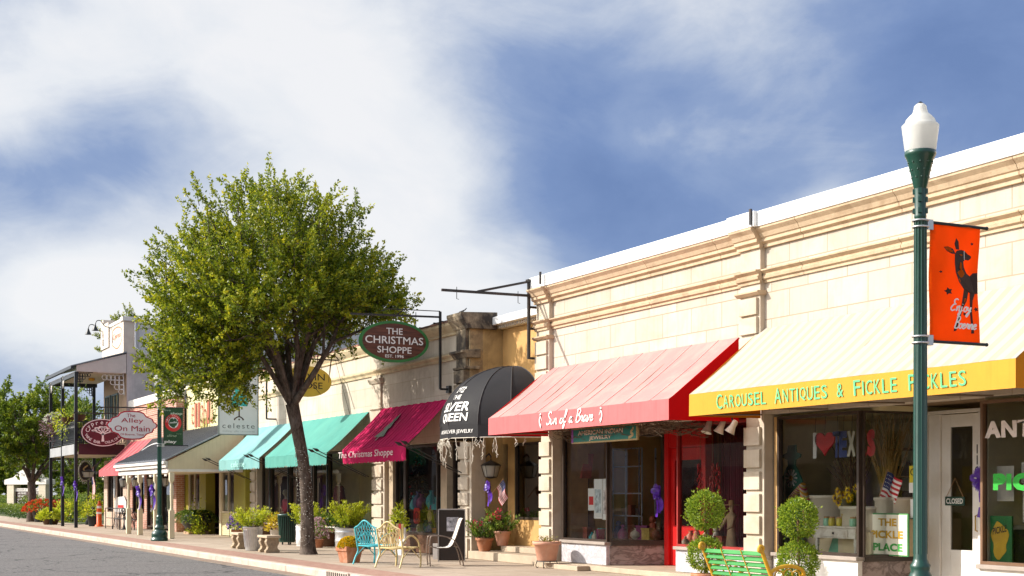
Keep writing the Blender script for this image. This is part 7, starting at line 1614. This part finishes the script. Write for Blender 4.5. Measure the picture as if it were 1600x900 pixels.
for i, (px, c_, lb) in enumerate(((300, (.30, .05, .38), 'violet dress hanging in the yellow shop left window'), (307, (.55, .55, .72), 'pale lilac dress hanging in the yellow shop left window'), (352, (.22, .02, .26), 'plum drape hanging above the fern bowl'), (374, (.26, .03, .3), 'plum dress behind the right olive pier'))):
    y = 15.0; x = XA(px, y) + .1; t = thing('hanging_dress', lb, 'dress', (x, y, 1.2), 0, 'dresses in the yellow shop'); m = MB(); m.lathe([(.30, 0), (.27, .4), (.17, .75), (.19, .95), (.21, 1.08), (.08, 1.15)], (x, y, 1.1), 14, sy=.5); m.build('cloth', mat('dress_%d' % i, c_, .8, .3, 6), t); m = MB(); m.tube([(x, y, 2.2), (x, y, 2.5)], .008, 4); m.build('hanger', black_steel, t)
# christmas window goods, green fir and red sign
YX_ = 15.8; x = XA(652, YX_); t = thing('display_fir', 'small decorated fir with gold and red baubles in the Christmas shop window', 'christmas tree', (x, YX_, .9)); rg = np.random.default_rng(77); n = 1500; h_ = rg.random(n) ** 1.4; r_ = (1 - h_) * .55 * rg.uniform(.5, 1, n); a = rg.uniform(0, 6.28, n); P_ = np.stack([x + r_ * np.cos(a), YX_ + r_ * np.sin(a), 1.2 + h_ * 1.5], 1)
leaf_mesh('needles', P_, np.stack([np.cos(a), np.sin(a), -.3 + 0 * a], 1), .11, mat_leaf('fir_needle', [(.01, .03, .012), (.02, .06, .02), (.05, .1, .03)], .1), t, .3)
m = MB()
for i in range(46): hh = rg.random() ** 1.3; rr = (1 - hh) * .55; aa = rg.uniform(2.2, 6.6); m.ball((x + rr * math.cos(aa), YX_ + rr * math.sin(aa), 1.2 + hh * 1.5), .042, 6, mi=i % 3)
m.build('bauble', [mat('gold_bauble', (.6, .42, .12), .25, metal=.6), mat('red_bauble', (.5, .03, .03), .25), mat('white_bauble', (.65, .62, .58), .3)], t); m = MB(); m.tube([(x, YX_, .6), (x, YX_, 2.6)], [.04, .01], 6); m.build('trunk', wood_dark, t)
t = thing('display_shelf', 'dark wooden display shelf of figurines in the Christmas shop window', 'shelf', (XA(665, 15.6), 15.6, .5)); m = MB(); q0, q1 = XA(636, 15.7), XA(690, 15.7); m.box(q0, q1, 15.45, 15.85, 1.13, 1.17); m.build('board', wood_dark, t)
for xx in (q0 + .03, q1 - .03): m = MB(); m.box(xx - .03, xx + .03, 15.5, 15.8, .5, 1.128); m.build('support', wood_dark, t)
trinkets((638, 690), 15.6, 1.172, 13, 'e', 'on the Christmas shop shelf', 1.7, 6); trinkets((640, 688), 15.5, .5, 6, 'f', 'below the Christmas shop shelf', 1.5, 7)
xx = XA(652, 15.3); t = thing('window_plaque', 'red plaque with rounded corners low in the Christmas shop window', 'plaque', (xx, 15.28, .9)); m = MB(); m.prism([(xx + u, 15.28, 1.0 + v) for u, v in [(-.22, -.15), (-.15, -.22), (.15, -.22), (.22, -.15), (.22, .15), (.15, .22), (-.15, .22), (-.22, .15)]], (0, .02, 0)); m.build('plate', red_mat, t); m = MB(); q = lambda u, v: Vector((xx + u, 15.275, 1.0 + v)); ring(m, ellipse(0, 0, .09, .09, 16), ellipse(0, 0, .14, .13, 16), q); m.build('mark', mat('dark_red_mark', (.2, .01, .01), .6), t)
xx = XA(672, 15.3); t = thing('window_plaque', 'oval ochre plaque beside the red plaque in the Christmas shop window', 'plaque', (xx, 15.28, .95)); m = MB(); m.prism([(xx + u, 15.28, 1.0 + v) for u, v in ellipse(0, 0, .16, .15, 20)], (0, .02, 0)); m.build('plate', mat('ochre_plaque', (.35, .25, .1), .6, .5, 9), t)
# ================================================================ trees
bark, g = nodes('rough_bark'); v = coords(g, (1, 1, .35)); nb = noise(g, v, 14, 8, .7, .5); c = mixc(g, remap(g, nb, .35, .7), (.045, .032, .024), (.20, .155, .125)); c = mixc(g, remap(g, noise(g, coords(g), 3, 4), .5, .7, 0, .4), c, (.26, .22, .19)); finish(bark, g, c, .95, 0, .15, nb, .9, .04)
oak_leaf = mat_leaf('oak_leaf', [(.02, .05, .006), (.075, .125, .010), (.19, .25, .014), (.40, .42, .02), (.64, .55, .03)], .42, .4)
far_leaf = mat_leaf('far_leaf', [(.02, .05, .008), (.09, .15, .014), (.21, .28, .02), (.40, .42, .03)], .4)
def tree(name, label, base, trunk, fork, centre, rad, twigs, per, size, m_, seed, limbs=9, droop=0.0, group=None, twig_r=.008, spike=.35, flat_bottom=.85, lobes=(), boxy=0, lift=0):
    """trunk: list of (point, radius); crown of twigs spread through a lumpy volume"""
    rg = np.random.default_rng(seed); t = thing(name, label, 'tree', base, 0, group)
    tm = MB(); pts = [Vector(p) for p, r in trunk]; tm.tube(catmull([tuple(p) for p in pts], 5), list(np.interp(np.linspace(0, 1, 5 * (len(pts) - 1) + 1), np.linspace(0, 1, len(pts)), [r for p, r in trunk])), 14)
    c = np.array(centre); R = np.array(rad); nodes_ = []
    f0 = np.array(fork); r0 = trunk[-1][1]
    for i in range(limbs):
        a = 2 * PI * i / limbs + rg.uniform(-.3, .3); e = rg.uniform(-.25, .95); end = c + R * np.array([math.cos(a) * math.cos(e), math.sin(a) * math.cos(e), math.sin(e)]) * rg.uniform(.6, .85)
        k = 9; s_ = np.linspace(0, 1, k)[:, None]; mid = f0 * .5 + end * .5 + np.array([0, 0, .35]) + rg.normal(size=3) * .3
        path = (1 - s_) ** 2 * f0 + 2 * s_ * (1 - s_) * mid + s_ ** 2 * end + rg.normal(size=(k, 3)) * .05 * s_
        tm.tube([tuple(p) for p in path], list(np.linspace(r0 * rg.uniform(.42, .62), .025, k)), 7); nodes_.append(path[2:])
        for j in range(3):
            b0 = path[3 + j]; e2 = b0 + (end - f0) * .25 + rg.normal(size=3) * R * .32; q = np.linspace(0, 1, 5)[:, None]; pth = b0 + (e2 - b0) * q + rg.normal(size=(5, 3)) * .06 * q
            tm.tube([tuple(p) for p in pth], list(np.linspace(.045, .014, 5)), 5); nodes_.append(pth[1:])
    nodes_ = np.concatenate(nodes_)
    u = unit(twigs, rg); u[:, 2] = np.where(u[:, 2] < 0, u[:, 2] * flat_bottom, u[:, 2])
    k0 = 0
    if boxy: u /= ((np.hypot(u[:, 0], u[:, 1]) ** boxy + np.abs(u[:, 2]) ** boxy) ** (1 / boxy))[:, None]
    ph = rg.uniform(0, 6.28, 6)
    lump = 1 + .10 * np.sin(u[:, 0] * 4.2 + ph[0]) * np.cos(u[:, 1] * 3.7 + ph[1]) + .09 * np.sin(u[:, 2] * 5.5 + ph[2] + u[:, 0] * 3) + .08 * np.sin(u[:, 1] * 8 + ph[3]) * np.sin(u[:, 2] * 7 + ph[4])
    depth = rg.uniform(.12, 1, twigs) ** .42
    # leafy sprays gather round a few hundred boughs
    nb_ = twigs // 7; bi = rg.integers(0, nb_, twigs); bough = u[:nb_] * (lump[:nb_] * depth[:nb_])[:, None]
    cs = np.repeat(c[None], twigs, 0); Rs = np.repeat(R[None], twigs, 0); k0 = 0
    for lc, lr, fr in lobes: k1 = k0 + int(fr * twigs); cs[k0:k1] = lc; Rs[k0:k1] = lr; k0 = k1
    p1 = cs + (bough[bi] + rg.normal(size=(twigs, 3)) * .085) * Rs
    if lift:                                            # the crown's underside climbs towards the shops
        l = (p1 - c) @ r_; k = (p1[:, 2] < c[2]) & (np.arange(twigs) >= k0); p1[:, 2] = np.where(k, c[2] + (p1[:, 2] - c[2]) * (1 - lift * np.clip((l + .6) / 1.6, 0, 1)), p1[:, 2])
    d = (p1 - cs) / Rs; d /= np.maximum(np.linalg.norm(d, axis=1, keepdims=True), 1e-6); dirs = d * .8 + np.array([0, 0, .55 - droop]) + rg.normal(size=(twigs, 3)) * .35; dirs /= np.linalg.norm(dirs, axis=1, keepdims=True)
    ln = rg.uniform(.35, .8, twigs) * (1 + spike * (rg.random(twigs) < .12) * 1.6)
    P_ = []; D_ = []; T_ = []; S_ = []
    for i in range(twigs):
        a0 = p1[i]; tip = a0 + dirs[i] * ln[i]; n = int(per * ln[i] / .55)
        if i % 2 == 0: tm.tube([tuple(a0 - dirs[i] * .1), tuple(a0 * .5 + tip * .5), tuple(tip)], [twig_r * 1.5, twig_r, twig_r * .4], 3)
        s_ = rg.uniform(0, 1.02, n); P_.append(a0 + (tip - a0) * s_[:, None] + rg.normal(size=(n, 3)) * .055 * (1.25 - s_[:, None])); D_.append(dirs[i] * .55 + unit(n, rg) * .85)
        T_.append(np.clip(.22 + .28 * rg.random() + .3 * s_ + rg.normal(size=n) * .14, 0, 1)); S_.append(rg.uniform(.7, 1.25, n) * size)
    for b in bough[::2]:                                # boughs back to the nearest limb
        q = c + b * R; k = nodes_[np.argmin(((nodes_ - q) ** 2).sum(1))]; tm.tube([tuple(k), tuple(k * .5 + q * .5 + np.array([0, 0, .08])), tuple(q)], [.02, .014, .007], 4)
    tm.build('trunk', bark, t)
    leaf_mesh('crown', np.concatenate(P_), np.concatenate(D_), np.concatenate(S_), m_, t, .55, np.concatenate(T_), True, rg)
    return t
b = G(481, 866); r_ = np.array([SA, CA, 0])             # r_: across the view
def off(p, l, z): q = np.array(p) + r_ * l; return (q[0], q[1], z)
tree('street_tree', 'big spreading tree with a dark rough trunk standing in the pavement', tuple(b),
     [(off(b, .02, -.05), .27), (off(b, 0, .25), .20), (off(b, -.02, 1.2), .17), (off(b, -.10, 2.3), .155), (off(b, -.28, 3.3), .165), (off(b, -.42, 4.0), .18)], off(b, -.42, 3.9), off(b, -.95, 6.75), (2.78, 2.85, 2.36), 2700, 50, .090, oak_leaf, 12, 12, flat_bottom=.62, boxy=2.7, lift=.6, lobes=[(off(b, -2.95, 5.0), (1.05, 1.2, .95), .09), (off(b, -2.9, 5.8), (.8, .9, .8), .04), (off(b, 1.35, 6.7), (1.0, 1.2, 1.0), .05)])
# fairy lights wound round the trunk
m = MB(); rg = random.Random(4); bp = []
for i in range(430):
    z = .25 + 2.6 * i / 430 + rg.uniform(-.03, .03); a = i * .62 + rg.uniform(-.9, .9); l = -.02 - .1 * max(0, z - .9) / 1.3; rr = .218 - .03 * min(1, z / 1.2) + .004; p = off(b, l, z); q = (p[0] + rr * math.cos(a), p[1] + rr * math.sin(a), z); bp.append(q)
    if rg.random() < .5: m.ball(q, rg.uniform(.008, .014), 4)
m.tube(bp[::9], .003, 3); tag(m.build('fairy_light', mat('bulb_plastic', (.7, .68, .62), .3, transl=.3), loc=tuple(b)), 'string of tiny white bulbs wound round the big tree trunk', 'string lights')
b = G(49, 815)
tree('street_tree', 'slender forked tree on the grass verge at the far left', tuple(b), [(off(b, 0, -.05), .30), (off(b, .05, 1.2), .24), (off(b, 0, 2.3), .22)], off(b, 0, 2.2), off(b, -.2, 5.2), (3.1, 3.3, 2.4), 1000, 44, .16, far_leaf, 21, 8, group=None, twig_r=.012, flat_bottom=.62)
for i, (px, Y, h_, rx, lb, sd) in enumerate(((128, 20, 8.4, 4.0, 'dense green tree behind the black balcony posts', 31), (20, 26, 8.6, 4.5, 'dark tree behind the white monument sign', 32), (95, 34, 8.0, 4.5, 'dark bushy tree between the monument sign and the balcony', 33), (165, 30, 6.8, 4.0, 'green tree seen under the balcony roof', 34), (-45, 24, 8.5, 4.5, 'dark tree at the left edge beyond the verge', 35))):
    s_ = (px + 317) * CA / Y; x = XA(px, Y); x = x if x > -190 else -190
    tree('garden_tree', lb, (x, Y, 0), [((x, Y, 0), .3), ((x, Y, 2.2), .22)], (x, Y, 2.0), (x, Y, h_ * .55), (rx, rx, h_ * .45), 560, 44, .24, far_leaf, sd, 7, group='trees beyond the balcony', twig_r=.02, flat_bottom=1.0)
for i, (px, py, Y, lb, sd) in enumerate(((205, 490, 28, 'treetop rising behind the metal clad parapet', 41), (520, 512, 33, 'bright treetop behind the weathered stone parapet', 42), (556, 506, 30, 'small treetop behind the oval wooden sign', 43))):
    x = XA(px, Y); z = ZA(px, py, Y); tree('garden_tree', lb, (x, Y, 0), [((x, Y, 0), .35), ((x, Y, z * .5), .2)], (x, Y, z * .45), (x, Y, z - 2.3), (2.9, 2.9, 2.3), 420, 26, .16, oak_leaf, sd, 6, group='treetops behind the shops', twig_r=.015, flat_bottom=1)

# ================================================================ the planted verge on the far left
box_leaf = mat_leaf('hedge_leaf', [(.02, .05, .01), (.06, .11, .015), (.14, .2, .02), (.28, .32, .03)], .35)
lawn = MB(); lawn.box(-140, -78, 13.4, 24, -.25, .03); struct(lawn, 'lawn', mat('lawn_soil', (.07, .09, .03), .95, .4, 3, .4))
def hedge(label, px0, px1, Y, h, d, seed):
    x0, x1 = XA(px0, Y), XA(px1, Y); rg = np.random.default_rng(seed); n = int((x1 - x0) * h * 260); P_ = np.stack([rg.uniform(x0, x1, n), Y + rg.uniform(-d / 2, d / 2, n), .03 + h * rg.random(n) ** .6 * (1 + .12 * np.sin(rg.uniform(x0, x1, n) * 3))], 1)
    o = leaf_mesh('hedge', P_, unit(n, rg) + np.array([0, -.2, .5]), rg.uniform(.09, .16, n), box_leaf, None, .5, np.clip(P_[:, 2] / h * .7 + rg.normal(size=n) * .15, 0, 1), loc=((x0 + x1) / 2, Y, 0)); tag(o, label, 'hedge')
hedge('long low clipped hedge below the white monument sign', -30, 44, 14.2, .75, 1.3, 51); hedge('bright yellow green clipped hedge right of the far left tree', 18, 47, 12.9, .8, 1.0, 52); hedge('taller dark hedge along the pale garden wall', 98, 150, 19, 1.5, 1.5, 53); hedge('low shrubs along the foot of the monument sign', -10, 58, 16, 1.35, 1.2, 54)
def onplane(px, Y): return (XA(px, Y), Y, 0)
flower_clump('flower_barrel', 'large black tub of scarlet flowers beside the balcony post', 'potted flowers', onplane(67, 12.6), 1.0, .65, 500, .15, leaf_mid, None, 70, (.6, .6, black_paint), (red_pet, 210, .11))
flower_clump('flower_bush', 'red and orange flowering bush right of the black tub', 'flowering bush', onplane(90, 13.6), .9, 1.25, 600, .15, leaf_mid, None, 71, None, (red_pet, 90, .1))
flower_clump('flower_bush', 'lime green bush in a square planter at the foot of the balcony posts', 'bush', onplane(79, 11.9), .7, .55, 900, .16, leaf_lime, None, 72, (.45, .28, wood_dark))
flower_clump('flower_bush', 'broad yellow green bush behind the nearest balcony post', 'bush', onplane(110, 13.8), 1.25, 1.3, 1000, .15, leaf_lime, None, 73)
flower_clump('flower_bush', 'dark round bush under the balcony lantern', 'bush', onplane(128, 14.6), .9, 1.1, 700, .14, box_leaf, None, 74)
flower_clump('flower_bush', 'tall dark green shrub behind the middle balcony post', 'bush', onplane(106, 16.2), 1.2, 2.2, 900, .16, leaf_mid, None, 75)
flower_clump('flower_pot', 'leafy potted plant left of the orange traffic post', 'potted plant', onplane(146, 13.2), .5, 1.1, 420, .13, leaf_lime, None, 76, (.3, .5, black_paint))
for px, Y, z, rr, lb, col, sd in ((86, 11.85, 5.1, .75, 'hanging basket of plum leaves and white flowers on the balcony rail', mat_leaf('plum_grey_leaf', [(.06, .03, .03), (.16, .08, .09), (.3, .2, .22)]), 80), (106, 11.85, 5.3, .85, 'hanging basket of lime vine on the balcony rail', leaf_lime, 81), (124, 12.2, 5.4, .6, 'spiky green potted grass behind the nearest balcony post', leaf_mid, 82)):
    x = XA(px, Y); t = thing('hanging_basket', lb, 'hanging basket', (x, Y, z), 0, 'balcony plants'); rg = np.random.default_rng(sd); n = 520; u = unit(n, rg); k = rg.uniform(.2, 1, n) ** .5
    P_ = u * k[:, None] * np.array([rr, rr, rr * .75]); P_[:, 2] -= np.where(rg.random(n) < .4, rg.random(n) * .6, 0)
    if sd == 82: P_[:, 2] = np.abs(P_[:, 2]) * 1.9
    leaf_mesh('foliage', P_, u + unit(n, rg) * .5 + np.array([0, 0, 1.5 if sd == 82 else -.2]), rg.uniform(.1, .2, n), col, t, .35, None, False, rg); m = MB(); m.lathe([(.12, -.3), (.28, -.1), (.32, .05)], (0, 0, 0), 14); m.build('basket', wood_dark, t, world=False)
    if sd == 80:
        Q = u[:60] * rr * .8; Q[:, 2] = np.abs(Q[:, 2]) + .1; Q = np.repeat(Q, 6, 0); leaf_mesh('blossom', Q, unit(len(Q), rg), .09, mat_leaf('white_petal', [(.6, .6, .5), (.7, .72, .6)]), t, .6, None, False, rg)
# lantern post, traffic post, cafe set
x = XA(138, 13.6); t = thing('lantern_post', 'black lantern post with a large glass lantern under the balcony', 'lantern post', (x, 13.6, 0)); a_, b2 = MB(), MB(); lantern(a_, b2, (0, 0, 2.55), 3.0); a_.lathe([(.16, 0), (.14, .2), (.08, .3), (.055, .4), (.05, 2.3), (.09, 2.33)], (0, 0, 0), 12); a_.build('post', black_paint, t, world=False); b2.build('lantern_glass', lamp_glass, t, world=False)
x = XA(155, 13.3); t = thing('traffic_post', 'orange traffic delineator post with white bands', 'traffic post', (x, 13.3, 0)); m = MB(); m.lathe([(.22, 0), (.2, .08), (.13, .1), (.12, .9)], (0, 0, 0), 16); m.lathe([(.115, 1.02), (.11, 1.1), (.07, 1.14), (.06, 1.25), (.03, 1.28)], (0, 0, 0), 16); m.build('post', mat('traffic_orange', (.70, .10, .01), .5), t, world=False); m = MB(); m.lathe([(.122, .9), (.116, 1.02)], (0, 0, 0), 16); m.lathe([(.126, .62), (.123, .72)], (0, 0, 0), 16); m.build('white_band', letter_white, t, world=False)
def cafe_chair(loc, rz, label):
    t = thing('cafe_chair', label, 'chair', loc, rz, 'black cafe chairs'); m = MB(); m.lathe([(.2, .44), (.21, .46), (.2, .47)], (0, 0, 0), 16); m.build('seat', black_paint, t, world=False)
    m = MB(); m.tube(catmull([(-.2, .05, .46), (-.2, .2, .7), (-.12, .24, .92), (0, .25, .96), (.12, .24, .92), (.2, .2, .7), (.2, .05, .46)], 5), .02, 6); m.tube(catmull([(-.1, .16, .46), (-.1, .22, .7), (0, .24, .85), (.1, .22, .7), (.1, .16, .46)], 5), .013, 5); m.build('backrest', black_paint, t, world=False)
    for sx, sy in ((-1, -1), (1, -1), (-1, 1), (1, 1)): m = MB(); m.tube([(sx * .14, sy * .14, .45), (sx * .2, sy * .2, 0)], .018, 6); m.build('leg', black_paint, t, world=False)
for px, Y, rz, lb in ((186, 13.2, .4, 'black cafe chair at the left of the small cafe table'), (201, 13.3, 2.6, 'black cafe chair between the two left porch posts'), (213, 13.5, 3.4, 'black cafe chair behind the second porch post')): cafe_chair(onplane(px, Y), rz, lb)
t = thing('cafe_table', 'small black round cafe table by the limewashed brick wall', 'table', onplane(194, 13.2)); m = MB(); m.lathe([(.36, .72), (.37, .74), (.36, .75)], (0, 0, 0), 20); m.build('table_top', black_paint, t, world=False); m = MB(); m.lathe([(.2, 0), (.03, .05), (.025, .72)], (0, 0, 0), 10); m.build('leg', black_paint, t, world=False)
t = thing('menu_board', 'white folding board with red lettering in front of the limewashed brick wall', 'sign', onplane(189, 13.7), .3); m = MB(); m.box(-.55, .55, -.03, .03, .75, 1.25); m.prism([(-.55, -.03, 1.25), (.55, -.03, 1.25), (.35, -.03, 1.5), (-.3, -.03, 1.45)], (0, .06, 0)); m.build('board', white_paint, t, world=False)
m = MB()
for sx in (-.45, .45): m.box(sx - .03, sx + .03, -.02, .02, 0, .75)
m.build('leg', white_paint, t, world=False); m = MB(); m.box(-.22, .3, -.04, -.031, .95, 1.08); m.build('red_bar', red_mat, t, world=False)
t = thing('low_railing', 'thin black railing round the cafe seats', 'railing', onplane(178, 12.9)); m = MB(); x0_, x1_ = XA(165, 12.9), XA(198, 12.9)
m.tube([(x0_, 12.9, .95), (x1_, 12.9, .95)], .02, 5); m.tube([(x0_, 12.9, .5), (x1_, 12.9, .5)], .015, 5)
for k in range(4): xx = x0_ + (x1_ - x0_) * k / 3; m.tube([(xx, 12.9, 0), (xx, 12.9, .95)], .02, 5)
m.build('rail', black_paint, t)
t = thing('oval_plaque', 'grey oval plaque on the limewashed brick pier', 'plaque', (-72.5, YS - .02, 2.0)); m = MB(); m.prism([(-72.5 + u, YS - .03, 2.0 + v) for u, v in ellipse(0, 0, .26, .6, 24)], (0, .025, 0)); m.build('plate', mat('pewter', (.25, .26, .27), .5, .2, 4), t)

# ================================================================ across the road, behind the eye: what the shop windows mirror
def far_shop(label, x0, x1, h, m_, seed, aw=None):
    t = thing('facing_shop_building', label, 'building', ((x0 + x1) / 2, -6.2, 0)); m = MB(); m.box(x0, x1, -14, -6.2, -.05, h); m.build('wall', m_, t); m = MB(); m.box(x0 - .1, x1 + .1, -14.1, -6.05, h, h + .3); m.build('coping', cream_paint, t)
    n = max(2, int((x1 - x0) / 4)); w = (x1 - x0) / n
    for i in range(n):
        a = x0 + w * i
        q = MB(); q.box(a + .5, a + w - .5, -6.22, -6.14, .6, 2.8); q.build('window', dark_frame if i % 2 else inside_dark, t)
    if aw is not None: m = MB(); m.prism([(x0 + .3, -6.19, 3.9), (x0 + .3, -4.7, 3.1), (x0 + .3, -4.7, 2.85), (x0 + .3, -6.19, 2.9)], (x1 - x0 - .6, 0, 0)); m.build('awning', aw, t)
    m = MB(); m.box(x0 + 1, x1 - 1, -6.19, -6.1, h - 1.5, h - .7); m.build('sign_band', white_paint if aw is None else wood_dark, t)
far_shop('limewashed brick shop across the road with a cream sign band', -62, -44, 6.2, brick_white, 1); far_shop('tan shop across the road with a charcoal awning', -43.8, -28, 5.6, stucco_tan, 2, charc); far_shop('grey shop across the road with wide dark windows', -84, -62.2, 6.5, stucco_grey, 3); far_shop('brown brick shop far across the road', -130, -84.2, 6.0, mat('brown_brick', (.18, .11, .08), .9), 4, charc)
